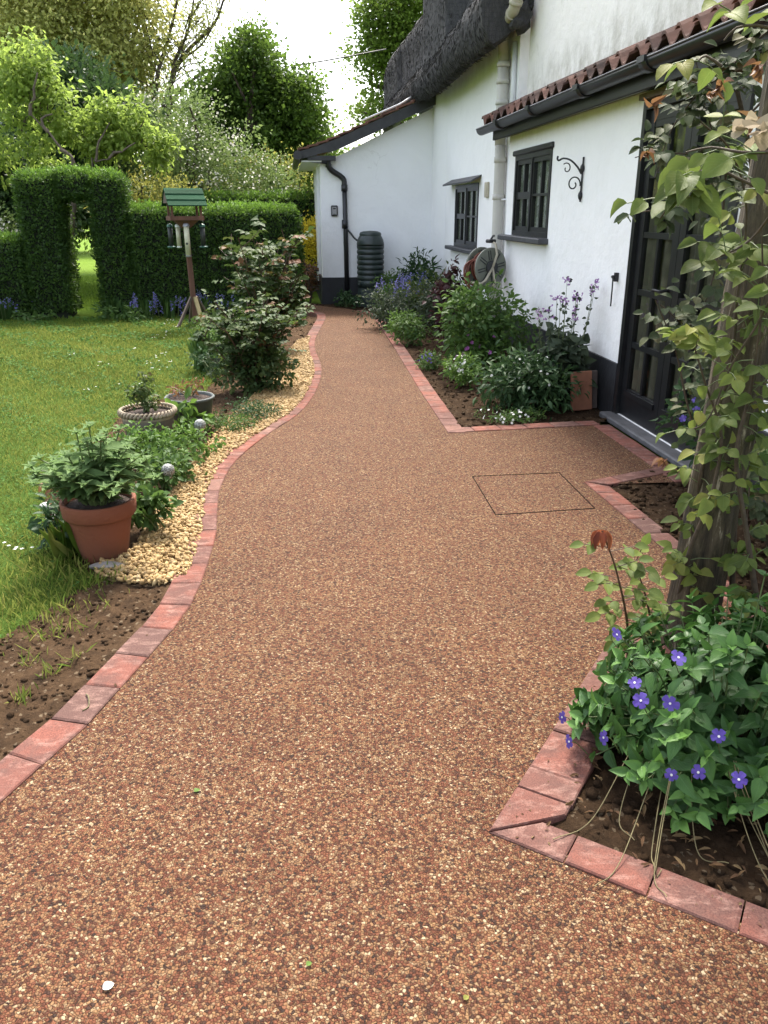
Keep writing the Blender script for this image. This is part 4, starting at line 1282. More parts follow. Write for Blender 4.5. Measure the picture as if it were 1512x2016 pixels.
def french_door():
    s0, s1, z0, z1 = DOOR
    f = MB(); fw = .055
    f.bx(WL - .02, WL + .09, s1 - fw, s1, z0, z1); f.bx(WL - .02, WL + .09, s0, s0 + fw, z0, z1); f.bx(WL - .018, WL + .09, s0 + fw, s1 - fw, z1 - fw, z1)
    d = f.build('french_door', M['black_paint'], HOUSE)
    mid = (s0 + s1) / 2
    ZR = [0.22, .57, .95, 1.34, 1.73, 2.05]
    for a, b in ((mid + .003, s1 - fw - .003), (s0 + fw + .003, mid - .003)):
        m = MB(); e0, e1 = WL + .012, WL + .055; t = .085
        m.bx(e0, e1, a, a + t, z0, z1 - fw - .003); m.bx(e0, e1, b - t, b, z0, z1 - fw - .003)
        m.bx(e0, e1, a + t, b - t, z0, ZR[0] - .02); m.bx(e0, e1, a + t, b - t, ZR[-1] + .02, z1 - fw - .003)
        c = (a + b) / 2
        for i, z in enumerate(ZR):
            m.bx(e0 + .004, e1 - .004, a + t, b - t, z - .0199, z + .0199)
            if i: m.bx(e0 + .006, e1 - .006, c - .015, c + .015, ZR[i - 1] + .02, z - .02)
        m.bx(e0 - .012, e0 + .002, a + t - .02, b - t + .02, ZR[0] - .03, ZR[0] + .008)
        leaf = m.build('door_leaf', M['black_paint'], d)
        p = MB(); p.add([(WL + .032, a + .05, ZR[0] - .01), (WL + .032, b - .05, ZR[0] - .01), (WL + .032, b - .05, ZR[-1] + .01), (WL + .032, a + .05, ZR[-1] + .01)], [(0, 3, 2, 1)]); p.build('pane', M['glass'], d)
    h = MB(); h.tube([(WL + .01, mid + .05, 1.0), (WL - .05, mid + .05, 1.0), (WL - .055, mid + .05, 1.0), (WL - .055, mid + .15, 1.0)], .009, 8); h.build('handle', M['iron'], d)
    c = MB(); n = 90
    vs = [(WL + .062 + .018 * math.sin(k * .9) + .008 * math.sin(k * 2.3), s0 + .04 + (s1 - s0 - .08) * k / n, z) for z in (.05, 2.12) for k in range(n + 1)]
    c.add(vs, [(k, k + 1, n + 2 + k, n + 1 + k) for k in range(n)], smooth=True); c.build('curtain', M['drape'], d)
    s = MB(); s.bx(WL - .11, WL + .02, s0 - .05, s1 + .05, -.02, .026, bev=.01); s.build('door_step', M['stone_sill'], HOUSE)
    s = MB(); s.bx(WL - .06, WL - .001, s0, s1, 2.205, 2.243); s.build('door_head', M['grey_wood'], HOUSE)
french_door()

# ------------------------------------------------------------------ things on and by the house
def loc_house(o, w, s, z=0.0, extra=0.0):
    o.location = HW(w, s, z); o.rotation_euler = (0, 0, HA + extra); return o

ks = thing('key_safe', 'small black and grey key safe beside the black downpipe', 'key safe'); loc_house(ks, .82, SE, 1.5)
mb = MB(); mb.bx(-.055, .055, -.045, -.001, -.085, .085, bev=.012); mb.build('body', M['black_plastic'], ks)
mb = MB(); mb.bx(-.038, .038, -.052, -.045, -.062, .062, bev=.006); mb.bx(-.022, .022, -.056, -.052, .025, .045, 1, bev=.004); mb.bx(-.018, .018, -.056, -.052, -.055, -.048, 1); mb.build('cover', [M['zinc'], M['black_plastic']], ks)

wb = thing('water_butt', 'dark green ribbed plastic water butt on a stand by the downpipe', 'water butt'); loc_house(wb, 1.385, 13.93, 0)
mb = MB()
pr = [(0.0, .30), (.205, .30), (.215, .32)]
z = .34
while z < .92:
    pr += [(.222, z), (.228, z + .03), (.222, z + .06), (.214, z + .068), (.214, z + .076)]; z += .082
pr += [(.225, .95), (.228, .99), (.215, 1.05), (.185, 1.11), (.165, 1.13)]
mb.lathe(pr, 32); mb.tube([(-.19, -.12, .36), (-.21, -.16, .36)], .02, 8); mb.build('barrel', M['butt'], wb)
mb = MB(); mb.lathe([(.178, 1.115), (.182, 1.145), (.17, 1.165), (.12, 1.185), (.0001, 1.195)], 32); mb.build('lid', M['butt'], wb)
mb = MB(); mb.lathe([(.25, -.02), (.21, .29), (.0001, .295)], 10, smooth=False); mb.build('stand', M['butt'], wb)

sb = thing('hanging_basket_bracket', 'scrolled black iron basket bracket on the white lean-to wall', 'bracket'); loc_house(sb, WL, 7.05, 1.75)
def bracket():
    mb = MB()
    mb.tube([(-.012, 0, -.18), (-.012, 0, .17)], .008, 6)
    for z in (-.13, .08):
        mb.lathe([(.004, z - .04), (.016, z - .02), (.02, z), (.016, z + .02), (.004, z + .04)], 8, (-.016, 0, 0))
    mb.build('back_bar', M['iron'], sb)
    ax, ay = -math.cos(math.radians(50)), math.sin(math.radians(50)) * .9       # arm swings out from the wall
    mb = MB()
    arm = cat_rom([(0, .04), (.05, .10), (.12, .15), (.19, .165), (.235, .15), (.25, .165), (.245, .185)], .01)
    mb.tube([(-.02 + ax * a, ay * a, b) for a, b in arm], .008, 6)
    sc = []
    for i in range(40):
        t = i / 39; r = .018 + .05 * t; a = 6.3 * t * 1.15
        sc.append((.07 + r * math.cos(a + 2.4), -.04 + r * math.sin(a + 2.4)))
    mb.tube([(-.02 + ax * a, ay * a, b) for a, b in sc], .006, 6)
    sc = []
    for i in range(30):
        t = i / 29; r = .012 + .035 * t; a = -6.3 * t * .95
        sc.append((.15 + r * math.cos(a + .5), .085 + r * math.sin(a + .5)))
    mb.tube([(-.02 + ax * a, ay * a, b) for a, b in sc], .005, 6)
    mb.build('scroll_arm', M['iron'], sb)
bracket()

hk = thing('door_stay', 'thin black iron stay hook on white wall beside the door', 'hook'); loc_house(hk, WL, 6.10, 1.03)
mb = MB(); mb.bx(-.03, -.001, -.012, .012, -.035, .03); mb.tube([(-.03, 0, 0), (-.05, 0, 0)], .012, 8); mb.build('mount', M['iron'], hk)
mb = MB(); mb.tube([(-.045, .02, 0), (-.045, -.01, -.005), (-.035, .008, -.1), (-.03, .02, -.22)], .006, 6); mb.build('rod', M['iron'], hk)

def hose_reel():
    t = thing('hose_reel', 'green hose reel with cream arms and red hose hung on the wall', 'hose reel')
    o = HW(2.26, 9.32, .90)
    t.location = o
    ang = math.atan2(-.87, .5) + math.pi / 2                # local -y faces out
    t.rotation_euler = (0, 0, ang)
    def disc(y, name, m):
        mb = MB(); n = 32; R = .215
        ringz = [(R, -.008), (R, .008), (R * .93, .014), (.07, .014), (.0001, .014)]
        vs, k = [], n
        for r, d in [(.0001, -.008)] + ringz:
            vs += [(r * math.cos(2 * math.pi * j / n), y - d, r * math.sin(2 * math.pi * j / n)) for j in range(n)]
        fs = [(i * n + j, i * n + (j + 1) % n, (i + 1) * n + (j + 1) % n, (i + 1) * n + j) for i in range(5) for j in range(n)]
        mb.add(vs, fs)
        for j in range(8):
            a = 2 * math.pi * j / 8 + .2
            R_ = np.array([[math.cos(a), 0, -math.sin(a)], [0, 1, 0], [math.sin(a), 0, math.cos(a)]])
            for off in (-.014, .014):
                c = R_ @ np.array([.135, y - .0165, off])
                mb.box(c, (.10, .006, .010), 1, rot=R_)
        return mb.build(name, [m, M['reel_dark']], t)
    disc(-.06, 'flange', M['reel_green']); disc(.12, 'flange', M['reel_green'])
    def hub(a, b, r, name, m, k=20):
        mb = MB(); mb.tube([(0, a, 0), (0, b, 0)], r, k); mb.build(name, m, t)
    hub(-.10, -.07, .075, 'hub', M['reel_dark'])
    hub(-.05, .105, .12, 'drum', M['reel_dark'])
    mb = MB()
    for i in range(7):
        r = .14 + .02 * (i % 2)
        mb.tube([(r * math.cos(q), -.04 + i * .023, r * math.sin(q)) for q in np.linspace(0, 6.283, 28)], .011, 6, cap=False)
    for k, (dx, dz) in enumerate(((-.18, -.02), (-.205, -.03), (-.15, -.05))):
        mb.tube(cat_rom([(-.09, .1 - .02 * k, .10), (dx - .06, .06, .02), (dx - .05, .05, -.16), (dx + .04, .03, -.27 + .03 * k), (dx + .10, .02, -.22), (.02, -.03, -.20 - dz * .3)], .03), .011, 6)
    mb.tube(cat_rom([(-.16, .05, -.25), (-.15, .0, -.36), (-.12, -.02, -.50), (-.16, -.06, -.62), (-.22, -.1, -.74), (-.2, -.14, -.88)], .03), .011, 6)
    mb.build('hose', M['hose'], t)
    mb = MB()
    mb.tube([(0.0, -.10, 0), (.05, -.105, .14), (.06, -.06, .25), (.06, .03, .28)], .014, 8)
    mb.tube([(0, -.10, 0), (-.10, -.115, -.13), (-.15, -.10, -.17), (-.2, .1, -.16)], .014, 8)
    mb.tube([(0, -.10, 0), (.03, -.115, -.16), (.0, -.10, -.24)], .014, 8)
    mb.build('frame', M['cream'], t)
    mb = MB(); mb.bx(.0, .10, -.02, .06, .26, .30, bev=.01); mb.tube([(.06, .05, .28), (.16, .13, .33), (.2, .16, .33)], .012, 8); mb.build('hanger', M['iron'], t)
hose_reel()

def slab(w, s, wd, h, th, m, lean, lab, yaw):
    o = MB(); o.bx(-wd / 2, wd / 2, -th / 2, th / 2, 0, h, bev=.006)
    ob = o.build('paving_slab', m); tag(ob, lab, 'slab', 'slabs leaning by the door')
    ob.location = HW(w, s, -.005); ob.rotation_euler = (lean, 0, HA + yaw)
slab(2.31, 6.12, .19, .31, .03, M['slab'], math.radians(-9), 'front pinkish terracotta slab leaning by the black door', .25)
slab(2.352, 6.16, .22, .305, .025, M['slab_grey'], math.radians(-8), 'dark slab leaning behind the terracotta slab', .2)

# manhole tray let into the path
mh = np.array(gp([(930, 938), (1101, 931), (1171, 1001), (976, 1014)]))
t = thing('inspection_cover', 'square recessed path cover outlined by thin dark metal edges', 'cover', (mh[:, 0].mean(), mh[:, 1].mean(), 0))
c0 = mh.mean(0)
mb = MB()
for i in range(4):
    a, b = mh[i] - c0, mh[(i + 1) % 4] - c0
    d = unit(b - a); n_ = np.array([-d[1], d[0]])
    for off, h, mi in ((0, .0025, 0),):
        q = [a + n_ * (off - .0024), b + n_ * (off - .0024), b + n_ * (off + .0024), a + n_ * (off + .0024)]
        mb.add([(*p, -.01) for p in q] + [(*p, h) for p in q], [(4, 5, 6, 7), (0, 1, 5, 4), (1, 2, 6, 5), (2, 3, 7, 6), (3, 0, 4, 7)], mi)
o = mb.build('metal_edge', [M['tray_edge'], M['steel']], t)
bm = bmesh.new(); bm.from_mesh(o.data); bmesh.ops.recalc_face_normals(bm, faces=bm.faces[:]); bm.to_mesh(o.data); bm.free()

# fallen petals and leaves on the path
for (px, py, sz, m, lab) in ((382, 1562, .018, 'fresh_leaf', 'small yellow green leaf fallen on the near path, left of the periwinkle'), (603, 1905, .014, 'fresh_leaf', 'tiny green leaf fallen at the bottom centre of the path'),
                             (203, 1952, .024, 'white_petal', 'pale pink petal lying at the bottom left of the path'), (913, 1972, .014, 'gold_bush', 'yellowish leaf scrap at the bottom of the path, right of centre')):
    f = LF(); p = G(px, py)
    f.add((p[0], p[1], .006), (.7, .6, .1), (0.1, 0, 1), sz, .9, .8, T_OVAL)
    tag(f.build('fallen_petal' if 'petal' in lab else 'fallen_leaf', M[m]), lab, 'petal' if 'petal' in lab else 'leaf')
mb = MB(); p = G(172, 1390); mb.tube(cat_rom([(p[0] - .02, p[1] + .05, .012), (p[0], p[1] + .02, .02), (p[0] + .012, p[1] - .02, .012), (p[0] + .0, p[1] - .04, .01)], .01), .0025, 5)
tag(mb.build('dry_stalk', M['dry']), 'bent dry stalk lying on the left brick edging', 'stalk')

# ------------------------------------------------------------------ foliage builders
def crown(f, lobes, nclump, per, cr, size, tint=(0.2, 0.8), wid=0.6, tmpl=T_DIA, shell=0.5, up=0.2, droop=0.0, flat=0.75, rag=0.13):
    """lobes: (cx,cy,cz,rx,ry,rz); clumps of leaves filling the outer part of each lobe"""
    vol = np.array([(l[3] * l[4] * l[5]) ** .67 for l in lobes]); vol /= vol.sum()
    which = RNG.choice(len(lobes), nclump, p=vol)
    L = np.array(lobes)[which]
    d = rdir(nclump, 0.1)
    rad = shell + (1 - shell) * RNG.random(nclump) ** .5
    rad *= 1 + rag * RNG.normal(size=nclump)
    rad *= 1 + 1.2 * rag * wob(d[:, 0] * 1.5 + L[:, 0], d[:, 2] * 1.5 + L[:, 2], 1.3)
    Cc = L[:, :3] + d * L[:, 3:6] * rad[:, None]
    tc = tint[0] + (tint[1] - tint[0]) * RNG.random(nclump)
    n = nclump * per
    off = RNG.normal(size=(n, 3)) * np.array([1, 1, flat])
    P = np.repeat(Cc, per, 0) + off * cr * np.repeat(0.6 + 0.8 * RNG.random(nclump), per)[:, None]
    D = unit(off) + np.repeat(d, per, 0) * 0.4 + RNG.normal(size=(n, 3)) * .5 + np.array([0, 0, -droop])
    Nn = RNG.normal(size=(n, 3)) * .7 + np.array([0, 0, .4 + up]) + np.repeat(d, per, 0) * .5
    f.add(P, D, Nn, size * (0.65 + 0.7 * RNG.random(n)), wid * (0.8 + 0.4 * RNG.random(n)), np.clip(np.repeat(tc, per) * .65 + .35 * RNG.random(n), 0, 1), tmpl)
    return Cc

def limbs(mb, base, tops, r, n=7, sag=.15, r_tip=.02, mi=0):
    base = np.array(base, float)
    for tp in tops:
        tp = np.array(tp, float)
        m1 = base + (tp - base) * .35 + RNG.normal(size=3) * sag + np.array([0, 0, .12 * np.linalg.norm(tp - base)])
        m2 = base + (tp - base) * .7 + RNG.normal(size=3) * sag
        pts = cat_rom([base, m1, m2, tp], .25)
        mb.tube(pts, np.linspace(r, r_tip, len(pts)), n, mi, cap=False)

def tree(name, label, cat, base, lobes, trunk_r, nclump, per, cr, size, m, trunk_top=None, nl=10, group=None, **kw):
    t = thing(name, label, cat, (base[0], base[1], 0), 0, group)
    b = np.array([base[0], base[1], 0.0])
    f = LF()
    lob = [(l[0] - b[0], l[1] - b[1], *l[2:]) for l in lobes]
    cc = crown(f, lob, nclump, per, cr, size, **kw)
    mb = MB()
    top = np.array(trunk_top) - b if trunk_top is not None else np.array([0, 0, 2.0])
    pts = cat_rom([(0, 0, -.1), top * .5 + np.array([.05, 0, 0]), top], .3)
    mb.tube(pts, np.linspace(trunk_r, trunk_r * .7, len(pts)), 10)
    limbs(mb, top, cc[RNG.choice(len(cc), min(nl, len(cc)), replace=False)], trunk_r * .55)
    mb.build('trunk', M['bark'], t)
    f.build('crown', M[m], t)
    return t

# --- trees behind
def LP(Y, *ls):
    out = []
    for px, py, rx, rz in ls:
        c = at(px, py, Y); k = Y / F_PX * 1.06
        out.append((c[0], Y + RNG.normal() * .2, c[2], rx * k, max(.6, rx * k * .9), rz * k))
    return out
tree('ash_tree', 'tall ash tree with dense olive gold young leaves behind the left hedge', 'tree', (-9.5, 24),
     LP(24, (20, 20, 110, 100), (140, 10, 100, 90), (230, 60, 70, 80), (90, 120, 110, 90), (190, 150, 90, 80), (10, 190, 90, 90), (250, 190, 45, 60), (255, -40, 70, 70), (60, -80, 130, 90), (270, 120, 40, 60)), .35, 1150, 50, .27, .135, 'gold_leaf', (-9.4, 24, 3.4), 6, shell=.3, wid=.5, droop=.25, rag=.2)
tree('bushy_tree', 'rounded dense dark green tree behind the far hedge, left of the sky gap', 'tree', (-3.0, 22.5),
     LP(22.5, (506, 120, 32, 40), (480, 190, 54, 50), (590, 212, 43, 50), (540, 205, 52, 46), (604, 275, 37, 54), (520, 270, 75, 65), (425, 215, 40, 45), (560, 330, 70, 50), (440, 290, 60, 60)), .25, 620, 80, .19, .09, 'maple_leaf', (-3.0, 22.5, 1.6), 12, shell=.6, wid=.85, rag=.2)
tree('oak_tree', 'leafy oak tree standing behind the thatched roof', 'tree', (0.4, 33),
     LP(33, (775, 10, 60, 60), (800, 70, 55, 60), (728, 95, 24, 30), (750, 145, 38, 48), (800, 150, 50, 60), (722, 228, 24, 18), (765, 222, 32, 26), (740, 40, 30, 35), (830, 20, 70, 80), (800, 240, 40, 40)), .3, 400, 60, .26, .125, 'oak_leaf', (0.5, 33, 4.4), 14, shell=.5, wid=.8, rag=.24)

def open_ash():
    base = at(303, 235, 24)
    t = thing('open_ash_tree', 'slender many stemmed ash with sparse pale leaves against the sky', 'tree', (base[0], base[1], 0))
    b = np.array([base[0], base[1], 0])
    mb = MB(); f = LF()
    stems = [[(303, 260), (300, 190), (296, 120), (282, 40), (276, -60)], [(305, 240), (310, 150), (330, 80), (345, 20), (360, -60)],
             [(318, 240), (335, 170), (345, 120), (370, 60), (385, -20)], [(332, 240), (338, 160), (365, 105), (420, 50), (440, 0), (455, -40)],
             [(330, 230), (345, 190), (390, 150), (440, 130), (470, 105)], [(345, 215), (400, 180), (455, 165), (485, 150)], [(320, 210), (350, 130), (395, 90), (415, 60)]]
    rg = random.Random(5)
    tips = []
    mb.tube([(0, 0, -.1), (0.05, 0, 1.5), tuple(np.array(at(304, 250, 24)) - b)], [.3, .26, .22], 9)
    for k, st in enumerate(stems):
        P = [np.array(at(x, y, 24 + rg.uniform(-.4, .4))) - b for x, y in st]
        q = cat_rom(P, .2)
        mb.tube(q, np.linspace(0.075 if k < 4 else .045, .02, len(q)), 6, cap=False)
        for i in range(4, len(q), 2):
            for _ in range(2):
                d = np.array([rg.uniform(-.6, 1), rg.uniform(-.6, .6), rg.uniform(.1, 1.0)]); d /= np.linalg.norm(d)
                le = rg.uniform(.5, 1.3)
                e = q[i] + d * le
                m_ = q[i] + d * le * .5 + np.array([0, 0, .08])
                mb.tube(cat_rom([q[i], m_, e], .25), .014, 4, cap=False)
                tips += [e, m_, q[i] + d * le * .8]
    tips = np.array(tips)
    per = 24
    P = np.repeat(tips, per, 0) + RNG.normal(size=(len(tips) * per, 3)) * .22
    n = len(P)
    f.add(P, RNG.normal(size=(n, 3)) + np.array([0, 0, -.3]), RNG.normal(size=(n, 3)) + np.array([0, 0, .6]), .085 * (.6 + .7 * RNG.random(n)), .5, RNG.random(n), T_DIA)
    mb.build('trunk', M['bark'], t); f.build('crown', M['ash_leaf'], t)
open_ash()

def crooked(name, label, Y, stems, lobes, nclump, per, rr, bpx):
    b0 = at(bpx, 340, Y)
    t = thing(name, label, 'tree', (b0[0], Y, 0), 0)
    b = np.array([b0[0], Y, 0])
    mb = MB(); f = LF()
    for k, st in enumerate(stems):
        P = [np.array(at(x, y, Y + dy - .5)) - b for x, y, dy in [(*q, 0) if len(q) == 2 else q for q in st]]
        if k == 0: P = [np.array([0, 0, -.1])] + P
        q = cat_rom(P, .1)
        q[1:] += RNG.normal(size=(len(q) - 1, 3)) * .012
        mb.tube(q, np.linspace(rr * .8 if k == 0 else rr * .42, rr * .15, len(q)), 8, cap=False)
    lob = []
    for (px, py, rx, rz) in lobes:
        c = np.array(at(px, py, Y)) - b; k = (Y + .3) / F_PX
        lob.append((*c, rx * k, rx * k * .8, rz * k))
    cc = crown(f, lob, nclump, per, .085, .085, shell=.5, wid=.7, tmpl=T_OVATE, droop=.5)
    limbs(mb, np.array(at(*stems[0][-1][:2], Y)) - b, cc[:8], .03, 5, .05, .008)
    mb.build('trunk', M['pale_bark'], t); f.build('crown', M['lime_leaf'], t)
crooked('fig_tree', 'lime green tree with bare crooked leaning branch behind the hedge arch', 14.6, [[(145, 340), (128, 300), (95, 260), (60, 228)], [(60, 228), (65, 190), (72, 140)], [(120, 295), (140, 310), (150, 335)], [(95, 260), (80, 235), (105, 225)]],
        [(55, 115, 42, 40), (30, 155, 45, 40), (85, 165, 45, 35), (105, 205, 35, 32), (75, 250, 40, 28), (20, 200, 40, 35), (125, 250, 25, 25), (60, 290, 30, 18), (0, 295, 24, 42), (-10, 320, 25, 30)], 230, 15, .075, 100)
crooked('mulberry_tree', 'smaller lime green tree with low spreading branch right of the hedge arch top', 14.9, [[(186, 340), (188, 318), (215, 312)], [(215, 312), (240, 297), (268, 282)], [(188, 318), (195, 280), (215, 240)]],
        [(225, 215, 40, 26), (195, 250, 45, 30), (245, 255, 50, 32), (300, 290, 32, 32), (215, 290, 40, 22), (265, 235, 28, 30), (175, 290, 26, 24), (320, 310, 16, 24), (100, 320, 30, 16)], 210, 15, .06, 222)

tree('laurel_shrub', 'dark glossy evergreen shrub behind the lime green trees', 'shrub', (-7.0, 18),
     LP(18, (140, 160, 42, 45), (175, 210, 50, 50), (100, 230, 60, 60), (60, 300, 80, 60), (160, 290, 70, 60), (235, 240, 40, 45), (130, 380, 120, 60), (0, 330, 60, 60)), .12, 620, 60, .2, .12, 'laurel_leaf', (-7, 18, 1.2), 8, wid=.6, shell=.4)
tree('laurel_shrub', 'dark evergreen bush in deep shade at the far left behind the hedge', 'shrub', (-7.8, 15.5),
     LP(15.5, (10, 380, 60, 50), (-30, 320, 60, 60), (90, 400, 50, 50), (0, 460, 60, 60)), .08, 260, 60, .16, .11, 'laurel_leaf', (-7.6, 15.5, .7), 8, wid=.6, shell=.4)

def hawthorn():
    lobes = [(-4.2, 18, 2.9, .9, .9, .9), (-3.5, 18, 2.3, 1.0, .9, .85), (-2.9, 18, 2.0, .85, .9, .8), (-4.9, 18, 2.5, .9, .9, 1.0), (-4.0, 17.6, 1.6, 1.3, .8, .9), (-2.6, 18, 1.5, .9, .8, .75), (-5.3, 18, 1.5, 1, .8, 1)]
    t = tree('hawthorn_bush', 'broad hawthorn bush frosted with white blossom behind the bird table', 'shrub', (-4, 18), lobes, .12, 300, 60, .17, .075, 'may_leaf', (-4, 18, 1.1), 12, shell=.6, wid=.6)
    f = LF()
    lob = [(l[0] + 4, l[1] - 18, *[v for v in l[2:]]) for l in lobes[:4] + lobes[5:6]]
    lob = [(a + .1, b_ - .15, c + .12, rx * 1.03, ry * 1.03, rz * 1.03) for a, b_, c, rx, ry, rz in lob]
    crown(f, lob, 85, 20, .12, .045, shell=.93, wid=.9)
    f.build('blossom', M['may_flower'], t)
hawthorn()
tree('golden_shrub', 'olive gold shrub above the right shoulder of the hedge arch', 'shrub', (-4.0, 15.2), [(-4.2, 15.2, 1.5, .6, .5, .6), (-3.6, 15.2, 1.4, .5, .5, .55), (-4.7, 15.2, 1.3, .4, .4, .5)], .05, 120, 50, .13, .06, 'gold_bush', (-4, 15.2, .7), 8)
tree('golden_shrub', 'pale yellow green shrub between far hedge and dark tree', 'shrub', (-1.9, 19), [(-2.2, 19, 1.9, .9, .7, .7), (-1.3, 19, 1.6, .7, .7, .6), (-3.2, 19, 1.8, .8, .6, .6)], .06, 130, 50, .16, .065, 'gold_bush', (-1.9, 19, .9), 8)
tree('dusky_shrub', 'dull green bush with brownish tips beside the white extension', 'shrub', (-1.35, 17.5), [(-1.3, 17.5, 1.9, .35, .5, .7), (-1.5, 17.5, 1.2, .5, .5, .6)], .05, 80, 45, .12, .06, 'oak_leaf', (-1.35, 17.5, .9), 8)
tree('white_blossom_shrub', 'small bush with white blossom left of the hedge arch', 'shrub', (-6.9, 14.2), [(-6.6, 14.2, 1.2, .45, .4, .4), (-7.1, 14.2, 1.0, .5, .4, .5)], .04, 70, 40, .1, .05, 'may_leaf', (-6.8, 14.2, .6), 6)
f = LF(); crown(f, [(-6.6, 14.0, 1.15, .45, .35, .35)], 40, 20, .1, .045, shell=.9, wid=.9)
tb = f.build('blossom', M['may_flower']); tb.parent = [o for o in C.objects if o.name.startswith('white_blossom_shrub')][0]; tb.location = (6.9, -14.2, 0)
tree('yellow_shrub', 'bright yellow leaved shrub between the hedge end and the white extension', 'shrub', (-1.6, 16.2), [(-1.50, 16.2, 1.02, .40, .3, .30), (-1.5, 16.1, .70, .38, .3, .32)], .03, 90, 40, .09, .05, 'yellow_leaf', (-1.6, 16.2, .45), 6)
tree('brown_stemmed_shrub', 'low brownish shrub below the yellow shrub', 'shrub', (-1.35, 14.9), [(-1.35, 14.9, .35, .2, .25, .3)], .02, 30, 30, .07, .045, 'copper', (-1.35, 14.9, .2), 6)
# distant belt so that no bare horizon shows between the trees
tree('far_tree', 'dim distant tree low behind the hawthorn', 'tree', (-7, 34), [(-10, 34, 3, 4, 2, 3.4), (-5, 34, 2.6, 4, 2, 2.8), (-14, 34, 4, 3, 2, 4)], .3, 300, 50, .45, .22, 'oak_leaf', (-7, 34, 2), 8)
tree('far_tree', 'dim distant tree low behind the yellow green shrub', 'tree', (-1.5, 36), [(-1.5, 36, 1.6, 2.6, 2, 2.0), (2.5, 36, 1.6, 2.5, 2, 2)], .3, 200, 50, .4, .2, 'oak_leaf', (-1.5, 36, 1.5), 8)

# --- hedges
def hedge(name, label, o0, o1, boxes, n_per_m2, size, m='hedge_leaf', topbright=True):
    o0, o1 = np.array(o0), np.array(o1)
    ang = math.atan2(o1[1] - o0[1], o1[0] - o0[0])
    t = thing(name, label, 'hedge', (o0[0], o0[1], 0), ang)
    f = LF(); core = MB()
    for (u0, u1, v0, v1, z0, z1) in boxes:
        e = .07
        core.bx(u0 + (e if u0 > -50 else 0), u1 - e, v0 + e, v1 - e, max(z0 - .05, -.05) if z0 <= 0 else z0 + e, z1 - e)
        faces = [((u0, u1), (z0, z1), lambda a, b: (a, np.full_like(a, v0), b), (0, -1, 0)), ((u0, u1), (v0, v1), lambda a, b: (a, b, np.full_like(a, z1)), (0, 0, 1)),
                 ((v0, v1), (z0, z1), lambda a, b: (np.full_like(a, u0), a, b), (-1, 0, 0)), ((v0, v1), (z0, z1), lambda a, b: (np.full_like(a, u1), a, b), (1, 0, 0)),
                 ((u0, u1), (z0, z1), lambda a, b: (a, np.full_like(a, v1), b), (0, 1, 0))]
        if z0 > 0.1: faces.append(((u0, u1), (v0, v1), lambda a, b: (a, b, np.full_like(a, z0)), (0, 0, -1)))
        for (a0, a1), (b0, b1), fn, nn in faces:
            dens = n_per_m2 * (.35 if nn == (0, 1, 0) else 1)
            n = int((a1 - a0) * (b1 - b0) * dens)
            if n < 1: continue
            a = a0 + (a1 - a0) * RNG.random(n); b = b0 + (b1 - b0) * RNG.random(n)
            P = np.stack(fn(a, b), -1); nn = np.array(nn, float)
            # soften corners, wavy trimmed surface
            dep = .035 * wob(P[:, 0] * 2 + P[:, 1], P[:, 2] * 2 + P[:, 1], 1.2) + .03 * RNG.normal(size=n) - .02
            ctr = np.array([(u0 + u1) / 2, (v0 + v1) / 2, (z0 + z1) / 2]); hs = np.array([(u1 - u0) / 2, (v1 - v0) / 2, (z1 - z0) / 2])
            q = np.abs(P - ctr) / hs
            dd = (hs - np.abs(P - ctr)); dd = np.sort(dd, 1)
            edge = np.clip(1 - dd[:, 1] / .14, 0, 1)
            P = P + nn * dep[:, None] + (ctr - P) / np.linalg.norm(ctr - P, axis=1)[:, None] * (edge ** 2 * .07)[:, None]
            top = nn[2] > .5
            D = rdir(n) + nn * (.5 if not top else .9) + np.array([0, 0, .3])
            tint = np.clip(.28 + .22 * RNG.normal(size=n) + .12 * wob(P[:, 0], P[:, 2], 1.6) + .12 * wob(P[:, 0] + 4, P[:, 2], .5), 0, .75)
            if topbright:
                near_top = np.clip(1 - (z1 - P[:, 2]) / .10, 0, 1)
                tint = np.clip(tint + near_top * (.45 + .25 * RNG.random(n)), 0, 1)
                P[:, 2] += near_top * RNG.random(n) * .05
            f.add(P, D, RNG.normal(size=(n, 3)) * .6 + nn, size * (.65 + .7 * RNG.random(n)), .55, tint, T_DIA)
    core.build('twig_core', M['hedge_core'], t)
    f.build('foliage', M[m], t)
    return t
hA, hB = (-7.6, 11.95), (-1.22, 13.15)
def hu(px, py):                                # distance along the hedge front for a photo column
    r = ray(px, py); d = np.array([hB[0] - hA[0], hB[1] - hA[1]]); L = np.linalg.norm(d); d /= L
    # solve t*r_xy = hA + u*d
    A = np.array([[r[0], -d[0]], [r[1], -d[1]]]); s = np.linalg.solve(A, np.array(hA))
    return float(s[1])
uL0, uL1 = hu(40, 470), hu(128, 500)
uR0, uR1 = hu(187, 500), hu(250, 430)
uE = hu(594, 500)
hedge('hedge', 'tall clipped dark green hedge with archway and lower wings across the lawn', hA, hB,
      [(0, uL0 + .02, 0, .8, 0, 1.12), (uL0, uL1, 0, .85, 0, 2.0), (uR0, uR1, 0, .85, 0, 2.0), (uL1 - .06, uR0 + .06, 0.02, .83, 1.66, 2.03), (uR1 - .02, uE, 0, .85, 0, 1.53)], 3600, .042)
hedge('hedge', 'second clipped hedge further back, running behind the first to the house', (-4.4, 16.6), (-.7, 17.2), [(0, 3.3, 0, .8, 0, 1.78)], 1500, .06)

